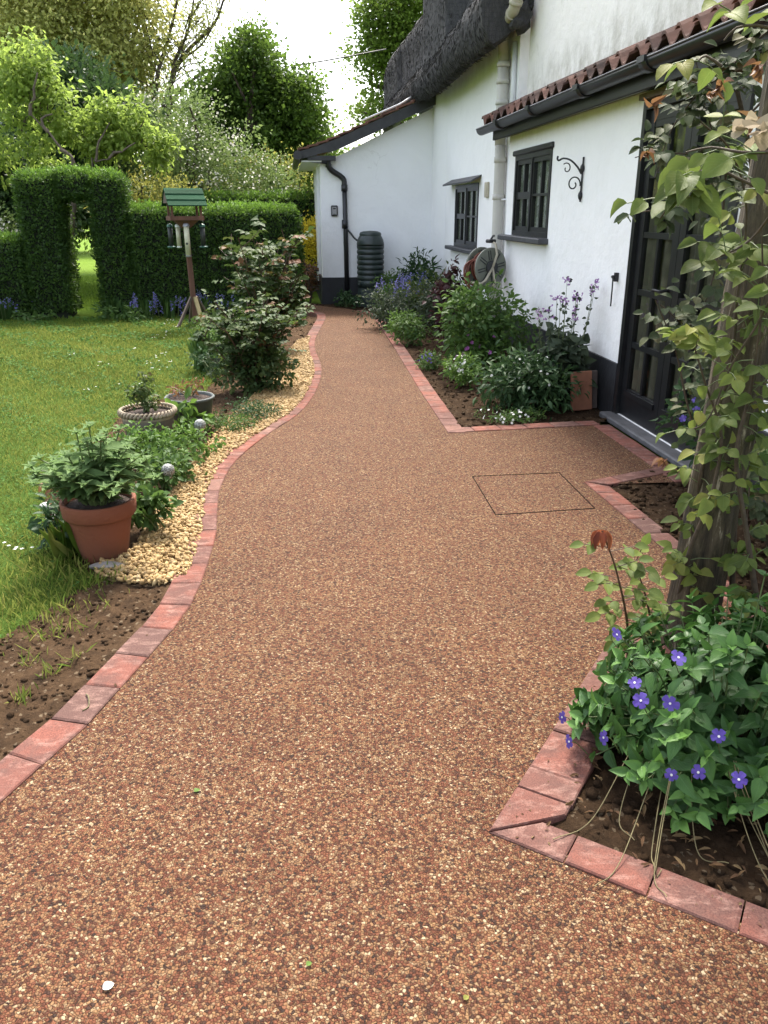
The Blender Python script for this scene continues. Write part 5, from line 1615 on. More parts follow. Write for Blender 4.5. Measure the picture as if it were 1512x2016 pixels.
# --- bird table
def bird_table():
    b = at(386, 640, 11.5)
    t = thing('bird_table', 'wooden bird table with green roof on a red brown post', 'bird table', (b[0], 11.5, -.02), math.radians(24))
    tilt = .035
    pole = MB(); pole.add([], [])
    top = 1.36
    def lean(z): return -tilt * (z / top) * .9
    P = MB()
    h = .032
    vs = [(lean(z) + sx * h, sy * h, z) for z in (0.02, top) for sx, sy in ((-1, -1), (1, -1), (1, 1), (-1, 1))]
    P.add(vs, [(0, 1, 5, 4), (1, 2, 6, 5), (2, 3, 7, 6), (3, 0, 4, 7), (4, 5, 6, 7)])
    P.build('post', M['brown_wood'], t)
    for k, (dx, dy, m) in enumerate(((-.26, -.05, 'grey_wood'), (.06, -.24, 'pale_wood'), (.27, .10, 'grey_wood'), (-.03, .26, 'grey_wood'))):
        l = MB()
        a = np.array([dx * .14, dy * .14, .40]); e = np.array([dx, dy, 0.0])
        d = unit(e - a); sd = unit(np.cross(d, [0, 0, 1])); up = np.cross(sd, d)
        hw, ht = .026, .014
        vs = [tuple(p + sd * sx * hw + up * sy * ht) for p in (a, e) for sx, sy in ((-1, -1), (1, -1), (1, 1), (-1, 1))]
        l.add(vs, [(0, 1, 5, 4), (1, 2, 6, 5), (2, 3, 7, 6), (3, 0, 4, 7), (4, 5, 6, 7), (3, 2, 1, 0)])
        l.build('leg', M[m], t)
    x0 = lean(top)
    tr = MB()
    W2, D2, z = .215, .16, 1.41
    tr.bx(x0 - W2, x0 + W2, -D2, D2, z, z + .014)
    for sx in (-1, 1): tr.bx(x0 + sx * W2 - .009, x0 + sx * W2 + .009, -D2 - .008, D2 + .008, z - .01, z + .045)
    for sy in (-1, 1): tr.bx(x0 - W2, x0 + W2, sy * D2 - .008, sy * D2 + .008, z - .008, z + .043)
    vs = [(x0 - .17, -.12, z), (x0 + .17, -.12, z), (x0 + .17, .12, z), (x0 - .17, .12, z), (x0 - .05, -.04, z - .11), (x0 + .05, -.04, z - .11), (x0 + .05, .04, z - .11), (x0 - .05, .04, z - .11)]
    tr.add(vs, [(0, 4, 5, 1), (1, 5, 6, 2), (2, 6, 7, 3), (3, 7, 4, 0), (4, 7, 6, 5)])
    tr.build('tray', M['brown_wood'], t)
    for sx in (-1, 1):
        for sy in (-1, 1):
            p = MB(); p.bx(x0 + sx * .19 - .014, x0 + sx * .19 + .014, sy * .13 - .014, sy * .13 + .014, z + .014, z + .20); p.build('corner_post', M['brown_wood'], t)
    r = MB()
    zr, ze, hw = z + .40, z + .185, .255
    for sy in (-1, 1):
        for k in range(3):
            t0, t1 = k / 3, (k + 1) / 3 + .06
            ya, yb = sy * (.01 + .235 * t0), sy * (.01 + .235 * t1)
            za, zb = zr - (zr - ze) * t0 - .008, zr - (zr - ze) * t1 + .008
            q = .018 * k
            vs = [(x0 - hw, ya, za), (x0 + hw, ya, za), (x0 + hw, yb, zb), (x0 - hw, yb, zb)]
            vs2 = [(a, c - 0, d_ - .012) for a, c, d_ in vs]
            r.add(vs + vs2, [(0, 1, 2, 3), (7, 6, 5, 4), (0, 4, 5, 1), (1, 5, 6, 2), (2, 6, 7, 3), (3, 7, 4, 0)])
    ro = r.build('roof', M['green_roof'], t)
    bm = bmesh.new(); bm.from_mesh(ro.data); bmesh.ops.recalc_face_normals(bm, faces=bm.faces[:]); bm.to_mesh(ro.data); bm.free()
    for sx in (-1, 1):
        g = MB()
        x = x0 + sx * .235
        g.add([(x - .006, -.21, ze + .02), (x - .006, .21, ze + .02), (x - .006, 0, zr - .02), (x + .006, -.21, ze + .02), (x + .006, .21, ze + .02), (x + .006, 0, zr - .02)],
              [(0, 2, 1), (3, 4, 5), (0, 1, 4, 3), (1, 2, 5, 4), (2, 0, 3, 5)])
        g.build('gable_end', M['grey_wood'], t)
    base = np.array([b[0], 11.5, -.02]); ca, sa = 1.0, 0.0
    def wpos(x, y, zz): return (base[0] + ca * x - sa * y, base[1] + sa * x + ca * y, base[2] + zz)
    def feeder(x, y, zt, h, r_, mt, mc, lab, ports, cup):
        o = thing('bird_feeder', lab, 'bird feeder', wpos(x, y, zt - h), 0, 'bird feeders hung round the bird table')
        m = MB(); m.lathe([(.0001, 0.01), (r_, .012), (r_, h - .01), (.0001, h - .008)], 14); m.build('tube', M[mt], o)
        m = MB(); m.lathe([(r_ * 1.3, h - .016), (r_ * 1.25, h + .002), (r_ * .9, h + .02), (.0001, h + .028)], 14); m.build('lid', M[mc], o)
        m = MB()
        if cup: m.lathe([(r_ * .8, 0.012), (r_ * 1.7, .004), (r_ * 1.75, -.012), (r_ * .9, -.018), (.0001, -.018)], 14)
        else: m.lathe([(r_ * 1.05, .02), (r_ * 1.2, 0), (.0001, -.006)], 14)
        m.build('base', M[mc], o)
        if ports:
            m = MB(); m.tube([(-.07, -.0, .03), (.07, -.0, .03)], .004, 6); m.build('perch', M['reel_dark'], o); m = MB(); m.tube([(0.0, -r_ * .9, h * .42), (.0, -r_ * 1.06, h * .42)], .016, 10); m.build('feeding_port', M['reel_dark'], o)
        m = MB(); e = z - (zt - h) - .005
        m.tube(cat_rom([(-r_ * .9, 0, h), (-r_ * .6, 0, h + .05), (0, 0, max(h + .06, e - .02)), (r_ * .6, 0, h + .05), (r_ * .9, 0, h)], .02), .0025, 5)
        if e > h + .07: m.tube([(0, 0, h + .05), (0, 0, e)], .003, 5)
        m.build('wire', M['iron'], o)
    feeder(x0 + .045, -.17, 1.34, .40, .036, 'tube', 'zinc', 'large cloudy tube feeder hanging in front of the bird table post', True, False)
    feeder(x0 - .11, .0, 1.33, .28, .030, 'tube', 'white_plastic', 'white capped tube feeder hanging just left of the bird table post', False, False)
    feeder(x0 + .21, .05, 1.33, .27, .034, 'mesh_dark', 'green_metal', 'dark mesh feeder with green ends right of the post', False, True)
    feeder(x0 - .23, .05, 1.33, .27, .032, 'mesh_dark', 'green_metal', 'dark mesh feeder with green ends at the left edge of the bird table', False, True)
bird_table()

# overhead wire
mb = MB(); a, b = at(440, 145, 24), at(760, 97, 26); mid = (np.array(a) + np.array(b)) / 2 - np.array([0, 0, .06])
mb.tube(cat_rom([a, mid, b], .5), .020, 5); tag(mb.build('overhead_wire', M['cable']), 'thin black overhead wire crossing the pale sky', 'wire')

# ------------------------------------------------------------------ pots, lights, stones
def pot(name, label, px, py, prof, m, rim=None, rim_m=None, soil_z=None, soil_r=None, n=36, group=None):
    c = G(px, py)
    t = thing(name, label, 'plant pot', (c[0], c[1], -.02), 0, group)
    mb = MB(); mb.lathe(prof, n); mb.build('body', M[m], t)
    if rim: 
        mb = MB(); rim(mb); mb.build('rim', M[rim_m], t)
    mb = MB(); mb.lathe([(soil_r, soil_z), (soil_r * .6, soil_z + .012), (.0001, soil_z + .018)], 24); mb.build('compost', M['compost'], t)
    return t, c
tp, tpc = pot('terracotta_pot', 'large orange terracotta pot on golden gravel holding grey green sage', 207, 1088,
              [(.0001, 0), (.098, 0), (.104, .01), (.142, .215), (.0001, .216)][:4] + [(.142, .22)], 'terracotta',
              lambda m: m.lathe([(.140, .212), (.156, .214), (.163, .225), (.168, .285), (.164, .292), (.150, .290), (.146, .25)], 36), 'terracotta', .262, .149)
def rope(m):
    m.lathe([(.168, .20), (.176, .21), (.17, .22)], 36)
    n = 60
    for k in range(40):
        a = 2 * math.pi * k / 40
        pts = [((.178 + .012 * math.cos(q)) * math.cos(a + .045 * q), (.178 + .012 * math.cos(q)) * math.sin(a + .045 * q), .245 + .016 * math.sin(q)) for q in np.linspace(-2.6, 2.6, 9)]
        m.tube(pts, .0085, 6)
rp, rpc = pot('stoneware_pot', 'shallow stoneware pot with pale rope twist rim', 297, 872,
              [(.11, 0), (.15, .06), (.168, .14), (.170, .23), (.160, .24)], 'stoneware', rope, 'rope', .225, .168)
gz, gzc = pot('glazed_pot', 'dark glazed pot with grey lip behind the rope rimmed pot', 378, 838,
              [(.09, 0), (.115, .02), (.148, .10), (.166, .19), (.170, .225)], 'glazed', lambda m: m.lathe([(.168, .222), (.180, .226), (.183, .238), (.176, .246), (.166, .243), (.162, .22)], 36), 'glazed_rim', .222, .165)

def globe(px, py, h, r, lab):
    c = G(px, py)
    t = thing('solar_light', lab, 'garden light', (c[0], c[1], -.01), 0, 'solar globe lights')
    t.rotation_euler = (0, math.radians(-3 if px < 350 else 1), 0)
    mb = MB(); mb.tube([(0, 0, 0), (0, 0, h - r)], .0095, 10); mb.build('stem', M['steel'], t)
    mb = MB(); mb.lathe([(.012, h - r * 1.35), (.022, h - r * 1.2), (.024, h - r * .9), (.02, h - r * .8)], 14); mb.build('collar', M['steel'], t)
    mb = MB(); mb.sphere((0, 0, h), r, 20); mb.build('globe', M['crackle'], t)
def crackle():
    m, nt, bs = mat('crackled_glass')
    vo = N(nt, 'ShaderNodeTexVoronoi', feature='DISTANCE_TO_EDGE'); vo.inputs['Scale'].default_value = 55
    nt.links.new(coords(nt), vo.inputs['Vector'])
    r = ramp(nt, [(0, (.5, .5, .47)), (.1, (.09, .095, .085)), (.4, (.2, .2, .18))]); nt.links.new(vo.outputs[0], r.inputs[0])
    nt.links.new(r.outputs[0], bs.inputs['Base Color']); bs.inputs['Roughness'].default_value = .12
    bump(nt, vo.outputs[0], bs, .5, .004)
    return m
M['crackle'] = crackle()
globe(397, 887, .185, .040, 'farther crackled glass globe light on steel stem above low green plants')
globe(338, 972, .150, .038, 'nearer crackled glass globe light on steel stem beside the sage')

def rock(px, py, sz, m, lab, name='rock'):
    tv, tf = ICO2
    mb = MB(); rg = np.random.default_rng(int(px))
    c = G(px, py)
    V = tv * np.array(sz) * (.82 + .36 * rg.random((len(tv), 1)))
    mb.add(V, [tuple(f) for f in tf], smooth=False)
    o = mb.build(name, M[m]); o.location = (c[0], c[1], sz[2] * .4)
    md = o.modifiers.new('soft', 'SUBSURF'); md.levels = 1; md.render_levels = 1
    return tag(o, lab, 'stone')
rock(212, 1118, (.085, .035, .022), 'rock', 'flat grey rock at the foot of the terracotta pot')
rock(97, 998, (.05, .035, .02), 'white_stone', 'flat pale stone left of the terracotta pot', 'stone')
rock(103, 1020, (.04, .025, .012), 'white_stone', 'thin white stone chip nearest the lawn, left of the pot', 'stone')

# ------------------------------------------------------------------ plants
def mound(name, label, c, r, h, n, size, m, wid=.6, tmpl=T_DIA, stems=10, cat='plant', group=None, tint=(.1, .9), stem_m='stem_green', zbase=0.0, droop=.2, lobes=4, up=.3):
    """leafy plant: thin stems from the crown and leaves massed through an uneven dome"""
    t = thing(name, label, cat, (c[0], c[1], zbase - .015), 0, group)
    f = LF()
    lob = []
    for k in range(lobes):
        a = RNG.random() * 6.28; q = RNG.random() ** .5 * .55
        lob.append((r * q * math.cos(a), r * q * math.sin(a), h * (.45 + .2 * RNG.random()), r * (.45 + .2 * RNG.random()), r * (.45 + .2 * RNG.random()), h * (.4 + .1 * RNG.random())))
    cc = crown(f, lob, max(8, n // 10), 10, min(r, h) * .13, size, tint=tint, wid=wid, tmpl=tmpl, shell=.45, up=up, droop=droop)
    mb = MB()
    for k in range(stems):
        e = cc[k % len(cc)]
        m_ = np.array([e[0] * .45, e[1] * .45, e[2] * .6])
        p = cat_rom([(RNG.normal() * .02, RNG.normal() * .02, -.01), m_, e], .08)
        mb.tube(p, np.linspace(.006, .0025, len(p)), 5, cap=False)
    mb.build('stem', M[stem_m], t)
    f.build('foliage', M[m], t, smooth=True)
    t['h'] = h
    return t, lob

def flowers_on(t, lob, n, size, m, petals=5, shell=1.02, tmpl=T_PETAL, cam_side=False, upper=True):
    f = LF()
    for k in range(n):
        l = lob[RNG.integers(len(lob))]
        d = rdir(1, .5)[0]
        if upper: d[2] = abs(d[2])
        if cam_side: d[1] = -abs(d[1]); d[0] = -abs(d[0]) * .7 + .1
        d = unit(d)
        p = np.array(l[:3]) + d * np.array(l[3:6]) * shell
        a = unit(np.cross(d, [0.2, .3, 1])); b = np.cross(d, a)
        for j in range(petals):
            q = 6.283 * j / petals
            f.add(p, a * math.cos(q) + b * math.sin(q) + d * .3, d, size, .8, RNG.random(), tmpl)
    return f.build('blossom', M[m], t)

def strap(name, label, c, n, h, wd, m, lean=.5, group=None, cat='plant'):
    t = thing(name, label, cat, (c[0], c[1], -.01), 0, group)
    f = LF()
    az = RNG.random(n) * 6.28; ln = lean * (.3 + .7 * RNG.random(n))
    D = np.stack([np.cos(az) * ln, np.sin(az) * ln, np.ones(n)], -1)
    P = np.stack([RNG.normal(size=n) * .03, RNG.normal(size=n) * .03, np.zeros(n)], -1)
    hh = h * (.6 + .5 * RNG.random(n))
    Nn = np.stack([-np.cos(az), -np.sin(az), ln], -1)
    tm = strip_template([(0, .5), (.35, .5), (.7, .4), (1, 0)], .2, -.25)
    tm[0][:, 2] *= -1
    f.add(P, D, -Nn, hh, wd / hh, RNG.random(n), tm)
    f.build('foliage', M[m], t)
    return t

def bluebells(c, n, h, label, r=.12, group='bluebell clumps'):
    t = strap('bluebell_clump', label, c, n * 4, h * .85, .014, 'tuft', .7, group)
    t['category'] = 'flowers'
    mb = MB(); f = LF()
    for k in range(n):
        a = RNG.random() * 6.28; q = r * RNG.random() ** .5
        b = np.array([q * math.cos(a), q * math.sin(a), 0])
        e = b + np.array([math.cos(a) * .06, math.sin(a) * .06, h * (.75 + .4 * RNG.random())])
        p = cat_rom([b, (b + e) / 2 + np.array([0, 0, .02]), e], .05)
        mb.tube(p, .0035, 4, cap=False)
        for j in range(12):
            s = e - np.array([0, 0, .012 * j]) + RNG.normal(size=3) * .013
            for i in range(2):
                f.add(s, rdir(1)[0] + np.array([0, 0, -.6]), rdir(1)[0], .022, .7, RNG.random(), T_DIA)
    mb.build('stem', M['stem_green'], t); f.build('blossom', M['bluebell'], t)
    return t

def rose_bush(name, label, c, stems, h, spread, nleaf, lsize, m, red=.12, group=None, dens_lo=.25):
    t = thing(name, label, 'rose bush', (c[0], c[1], -.01), 0, group)
    mb = MB(); f = LF()
    for k in range(stems):
        a = 6.28 * k / stems + RNG.normal() * .4
        hh = h * (.65 + .4 * RNG.random()); sp = spread * (.35 + .75 * RNG.random())
        b = np.array([math.cos(a) * .04, math.sin(a) * .04, 0]); e = np.array([math.cos(a) * sp, math.sin(a) * sp, hh])
        m1 = b + (e - b) * .4 + np.array([0, 0, .12 * hh]) + RNG.normal(size=3) * .03
        p = cat_rom([b, m1, e], .06)
        mb.tube(p, np.linspace(.010, .004, len(p)), 6, cap=False)
        twigs = [p[int(len(p) * dens_lo):]]
        for _ in range(4):
            i = RNG.integers(int(len(p) * .3), len(p) - 1)
            d = unit(np.array([RNG.normal(), RNG.normal(), .8])); le = .12 + .2 * RNG.random()
            tw = cat_rom([p[i], p[i] + d * le * .5, p[i] + d * le + np.array([0, 0, .02])], .05)
            mb.tube(tw, np.linspace(.005, .0025, len(tw)), 5, cap=False); twigs.append(tw)
        for tw in twigs:
            for _ in range(nleaf):
                i = RNG.integers(0, len(tw)); q = tw[i]
                tipf = i / len(tw) * (q[2] / h)
                rach = unit(np.array([RNG.normal(), RNG.normal(), .35])); L = lsize * 2.0
                red_here = RNG.random() < red * (.3 + 2.2 * max(0, tipf - .5))
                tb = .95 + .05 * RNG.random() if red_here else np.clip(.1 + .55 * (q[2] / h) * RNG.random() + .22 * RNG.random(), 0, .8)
                sd = unit(np.cross(rach, [0, 0, 1]))
                Nn = unit(np.array([RNG.normal() * .6, RNG.normal() * .6 - .15, 1]))
                for fr, sgn in ((.45, -1), (.45, 1), (.8, -1), (.8, 1), (.95, 0)):
                    pp = q + rach * L * fr + np.array([0, 0, -.12 * L * fr * fr])
                    dd = rach * (.5 if sgn else 1) + sd * sgn * .9 + np.array([0, 0, -.25])
                    f.add(pp, dd, Nn, lsize * (.75 + .4 * RNG.random()), .72, tb, T_OVAL)
    mb.build('stem', M['stem_red'], t); f.build('foliage', M[m], t, smooth=True)
    return t

# --- left border
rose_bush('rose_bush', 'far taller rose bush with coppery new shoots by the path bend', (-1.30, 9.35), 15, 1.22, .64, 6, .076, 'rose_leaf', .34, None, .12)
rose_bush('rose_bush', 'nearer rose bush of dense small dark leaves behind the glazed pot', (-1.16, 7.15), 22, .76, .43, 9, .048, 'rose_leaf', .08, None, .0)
mound('border_plant', 'leafy green clump growing under the bird table, left of the roses', (-1.80, 9.2), .30, .26, 500, .055, 'green_leaf', .45, T_LANCE)
mound('border_plant', 'weedy green clump around the bird table feet', (-2.5, 11.3), .30, .10, 300, .04, 'green_leaf', .5)
strap('hosta_clump', 'broad strap leaves left of the nearer rose bush', (-1.82, 8.1), 40, .38, .05, 'green_leaf', .8)
mound('border_plant', 'dark small leaved clump left of the nearer rose bush foot', (-1.66, 7.75), .26, .30, 420, .035, 'dark_leaf', .6)
mound('thyme_mat', 'low dark thyme mat between glazed pot and golden gravel', (-1.02, 6.15), .30, .11, 1500, .02, 'dark_leaf', .5, T_DIA, 6, lobes=6)
mound('thyme_mat', 'low feathery green mat between the farther globe light and dark pot', (-1.18, 5.75), .26, .10, 1200, .02, 'green_leaf', .5, T_DIA, 6, lobes=6)
mound('ground_rose', 'spreading low rose with many small fresh leaves before the rope pot', (-1.45, 5.0), .36, .22, 1500, .03, 'fresh_leaf', .65, T_OVAL, 16, lobes=7)
mound('ground_rose', 'low leafy clump behind the nearer globe light', (-1.30, 4.45), .26, .2, 900, .032, 'green_leaf', .65, T_OVAL, 12, lobes=5)
mound('ground_rose', 'small leafy clump at the lawn edge left of the sage', (-1.72, 4.55), .24, .20, 700, .03, 'fresh_leaf', .65, T_OVAL, 12, lobes=5)
mound('potted_shrub', 'small dark twiggy shrub growing in the rope rimmed pot', (rpc[0], rpc[1]), .13, .24, 330, .028, 'rose_leaf', .6, T_OVAL, 12, zbase=.21)
mound('potted_plant', 'sparse reddish shoots growing in the dark glazed pot', (gzc[0], gzc[1]), .15, .15, 70, .04, 'copper', .4, T_LANCE, 16, zbase=.21, stem_m='dry')
mound('potted_plant_sprig', 'pale green leafy sprigs hanging over the front of the glazed pot', (gzc[0] - .02, gzc[1] - .27), .17, .26, 60, .075, 'fresh_leaf', .5, T_OVAL, 9)
mound('copper_leaved_plant', 'small plant with coppery leaves left of the sage pot', (-1.62, 3.95), .14, .25, 60, .05, 'copper', .55, T_OVAL, 10)
mound('shadow_plant', 'dark leafy clump in the shade left of the terracotta pot', (-1.52, 3.62), .20, .24, 420, .05, 'dark_leaf', .5, T_LANCE, 10)
mound('border_plant', 'low dark leafy skirt around the foot of the nearer rose', (-1.12, 6.98), .32, .32, 800, .045, 'rose_leaf', .65, T_OVAL, 8, tint=(.0, .6), lobes=6)
mound('border_plant', 'dark low foliage between the two rose bushes', (-1.38, 8.3), .34, .42, 700, .05, 'rose_leaf', .65, T_OVAL, 8, tint=(.0, .6), lobes=6)
strap('grass_tuft', 'long blue green grass blades drooping left of the terracotta pot', (-1.47, 3.42), 26, .20, .004, 'blade', 1.2)
mound('border_plant', 'low leafy plant right behind the terracotta pot', (-1.13, 3.72), .15, .24, 260, .05, 'green_leaf', .6, T_OVAL, 10)

def sage():
    t = thing('sage_plant', 'bushy sage with large felted grey green leaves in terracotta pot', 'plant', (tpc[0], tpc[1], .24))
    mb = MB(); f = LF()
    for k in range(46):
        a = RNG.random() * 6.28; sp = .04 + .25 * RNG.random() ** .7; h = (.22 + .17 * RNG.random()) * (1.15 - sp * 2.2)
        b = np.array([math.cos(a) * .05, math.sin(a) * .05, 0]); e = np.array([math.cos(a) * sp, math.sin(a) * sp, h])
        p = cat_rom([b, b + (e - b) * .5 + np.array([0, 0, .05]), e], .03)
        mb.tube(p, np.linspace(.005, .003, len(p)), 5, cap=False)
        nn = 6
        for j in range(nn):
            i = int((.3 + .7 * j / (nn - 1)) * (len(p) - 1)); q = p[i]
            az = j * 1.57 + RNG.normal() * .2
            last = j == nn - 1
            for s in (0, math.pi):
                d = np.array([math.cos(az + s), math.sin(az + s), .55 if last else .3])
                sz = (.055 if last else .088) * (.75 + .45 * RNG.random())
                f.add(q, d, np.array([0, 0, 1.]) + RNG.normal(size=3) * .2, sz, .58, np.clip((.75 if last else .45) + .22 * RNG.normal(), 0, 1), T_OVATE, 1.2)
            if last:
                for s in range(4):
                    d = np.array([math.cos(az + s * 1.57 + .7), math.sin(az + s * 1.57 + .7), 1.1])
                    f.add(q, d, (0, 0, 1), .045, .4, .95, T_OVATE)
    mb.build('stem', M['stem_green'], t); f.build('foliage', M['grey_leaf'], t, smooth=True)
sage()
# bluebells along the hedge
for (px, py, n, h, lab) in ((8, 628, 9, .30, 'bluebell clump at the far left foot of the hedge'), (85, 620, 3, .22, 'two thin bluebells under the left side of the arch'), (250, 622, 6, .26, 'bluebell clump right of the hedge archway'),
                            (288, 624, 12, .33, 'fuller bluebell clump left of the bird table'), (335, 625, 9, .28, 'bluebell clump next to the bird table post on its left'), (400, 622, 9, .33, 'bluebell clump right of the bird table post'), (440, 622, 8, .30, 'bluebell clump between bird table and rose bush')):
    c = G(px, py); bluebells((c[0], c[1]), n, h, lab, .18)
for (px, lab) in ((30, 'strappy green leaves at the hedge foot, far left'), (110, 'strappy green leaves under the left arch pillar'), (225, 'strappy green leaves under the right arch pillar'), (330, 'strappy leaves behind the bird table at the hedge foot'), (470, 'strappy leaves at the hedge foot behind the roses')):
    c = G(px, 620); strap('leaf_clump', lab, (c[0], c[1]), 60, .30, .016, 'tuft', 1.0, 'strappy leaf clumps at the hedge foot')
for (px, py, lab) in ((215, 628, 'low broad leaved weed right of the arch opening'), (265, 630, 'low broad leaved weed below the fuller bluebells'), (60, 632, 'low weeds at the left hedge foot')):
    c = G(px, py); mound('weed_clump', lab, c, .25, .16, 160, .07, 'green_leaf', .45, T_LANCE, 6)

# --- house border (house frame: w, s)
def hb(w, s): return HW(w, s)[:2]
def px_at(px, py): return G(px, py)
c = px_at(985, 800)
t, lob = mound('geranium_clump', 'big dark cut leaved clump dotted with white daisies at the bed corner', (1.14, 6.50), .43, .43, 2200, .065, 'dark_leaf', .34, T_LANCE, 16, lobes=7, droop=.35)
flowers_on(t, lob, 26, .012, 'white_petal', 6, 1.04, T_DIA, True)
t, lob = mound('daisy_mat', 'low mossy mat with tiny white daisies along the bed edge', (0.98, 6.02), .26, .09, 1100, .022, 'green_leaf', .4, T_DIA, 5, lobes=6)
flowers_on(t, lob, 22, .012, 'white_petal', 6, 1.3, T_DIA, True)
t, lob = mound('daisy_clump', 'pale green clump with massed white daisies left of the dark geranium', (0.72, 7.35), .24, .26, 800, .04, 'fresh_leaf', .4, T_LANCE, 8, lobes=5)
flowers_on(t, lob, 24, .013, 'white_petal', 6, 1.05, T_DIA, True)
t, lob = mound('cranesbill_clump', 'ferny green clump with magenta flowers in the middle of the bed', (0.98, 8.0), .33, .36, 1100, .05, 'fresh_leaf', .4, T_LANCE, 10, lobes=5)
flowers_on(t, lob, 12, .02, 'magenta', 5, 1.1, T_PETAL, True)
t, lob = mound('bugle_clump', 'small clump with dark violet flower spikes at the bed edge', (0.52, 8.2), .2, .16, 420, .035, 'green_leaf', .5, T_DIA, 6, lobes=4)
flowers_on(t, lob, 22, .012, 'violet', 4, 1.15, T_DIA, True)
mound('peony_shrub', 'tall mid green leafy shrub under the hose reel', HW(1.95, 8.05)[:2], .46, .76, 2000, .062, 'green_leaf', .5, T_OVAL, 20, lobes=8)
mound('rose_shoots', 'tall thin leafy shoots against the wall right of the peony', HW(2.22, 7.75)[:2], .16, .86, 130, .045, 'green_leaf', .6, T_OVAL, 9, lobes=4)
mound('maroon_shrub', 'dark maroon leaved shrub left of the hose reel', HW(1.85, 9.55)[:2], .21, .88, 520, .07, 'red_leaf', .5, T_OVAL, 14, lobes=7)
mound('weigela_shrub', 'fresh leaved shrub between maroon shrub and hose reel', HW(2.2, 9.95)[:2], .22, .85, 420, .05, 'fresh_leaf', .6, T_OVAL, 10, lobes=5)
mound('border_plant', 'loose green clump at the middle bed edge left of the maroon shrub', HW(1.45, 9.7)[:2], .28, .34, 650, .05, 'green_leaf', .45, T_LANCE, 10, lobes=5)
mound('border_plant', 'grey green hazy clump behind the bed edge by the bluebells', HW(1.35, 11.0)[:2], .42, .52, 1200, .045, 'honesty_leaf', .5, T_OVAL, 12, lobes=6)
mound('border_plant', 'bushy olive clump against the main wall below the small window', HW(2.0, 11.3)[:2], .45, .68, 1300, .055, 'rose_leaf', .55, T_OVAL, 12, lobes=6)
mound('border_plant', 'fresh green clump near the far bed edge', HW(1.42, 10.3)[:2], .24, .28, 450, .05, 'fresh_leaf', .4, T_LANCE, 8, lobes=4)
for (w, s, n, h, lab) in ((1.55, 12.2, 22, .52, 'thick bluebell clump at the far end of the house bed'), (1.95, 12.6, 22, .60, 'taller bluebell clump towards the gable corner'), (1.75, 11.7, 12, .5, 'sparser bluebell clump before the taller ones')):
    bluebells(HW(w, s)[:2], n, h, lab, .26, 'bluebell clumps in the house bed')
strap('iris_clump', 'upright pale green iris blades at the far bed edge', HW(1.42, 12.0)[:2], 22, .5, .03, 'fresh_leaf', .22)
mound('lily_shrub', 'leafy lance leaved shrub in the corner of gable and main wall', HW(2.15, 13.45)[:2], .40, .85, 900, .11, 'dark_leaf', .25, T_LANCE, 16, lobes=6)
mound('border_plant', 'leafy clump in front of the water butt', HW(1.62, 13.2)[:2], .28, .62, 620, .055, 'green_leaf', .5, T_OVAL, 10, lobes=5)
mound('border_plant', 'low dark greenery at the foot of the black downpipe', HW(.95, 13.75)[:2], .3, .22, 420, .05, 'dark_leaf', .5, T_OVAL, 8, lobes=4)
mound('border_plant', 'low green clump at the right of the water butt foot', HW(1.62, 12.75)[:2], .3, .3, 500, .05, 'green_leaf', .45, T_LANCE, 8, lobes=4)
mound('border_plant', 'purplish dusty clump between the bluebells and the olive clump', HW(1.9, 10.6)[:2], .3, .6, 700, .05, 'honesty_leaf', .55, T_OVAL, 10, lobes=5)

def honesty():
    c = HW(2.20, 6.38)
    t, lob = mound('honesty_plant', 'tall dull green honesty with lilac flowers beside the black plinth', c[:2], .25, .56, 760, .085, 'honesty_leaf', .75, T_OVATE, 12, lobes=6, droop=.4)
    mb = MB(); f = LF(); g = LF()
    for k in range(13):
        a = RNG.random() * 6.28; q = .05 + .22 * RNG.random(); h = .66 + .34 * RNG.random()
        e = np.array([q * math.cos(a) * 1.0, q * math.sin(a), h])
        p = cat_rom([(e[0] * .5, e[1] * .5, .3), (e[0] * .85, e[1] * .85, h * .7), e], .05)
        mb.tube(p, np.linspace(.004, .0018, len(p)), 5, cap=False)
        for j in range(12):
            i = RNG.integers(len(p) // 3, len(p)); d = rdir(1, .2)[0]
            g.add(p[i] + d * .01, d, rdir(1)[0], .036, .75, RNG.random(), T_OVAL)  # flat oval seed pods along the flower stalks
        for j in range(6):
            s = e + RNG.normal(size=3) * .018
            for i in range(4): f.add(s, rdir(1, .2)[0], rdir(1)[0], .016, .9, RNG.random(), T_PETAL)
    mb.build('flower_stalk', M['stem_green'], t); g.build('seed_pod', M['honesty_leaf'], t); f.build('blossom', M['lilac'], t)
honesty()

# --- small bed by the door
t, lob = mound('periwinkle_shrub', 'dark leafy periwinkle at the door foot behind the rough post', (1.98, 4.62), .36, .52, 1100, .055, 'dark_leaf', .5, T_OVAL, 12, lobes=6)
flowers_on(t, lob, 7, .022, 'violet', 5, 1.02, T_PETAL, True)
mound('bed_shrub', 'leafy shrub in the shade right of the rough post', (1.95, 3.4), .42, .62, 1100, .06, 'green_leaf', .55, T_OVAL, 12, lobes=6)

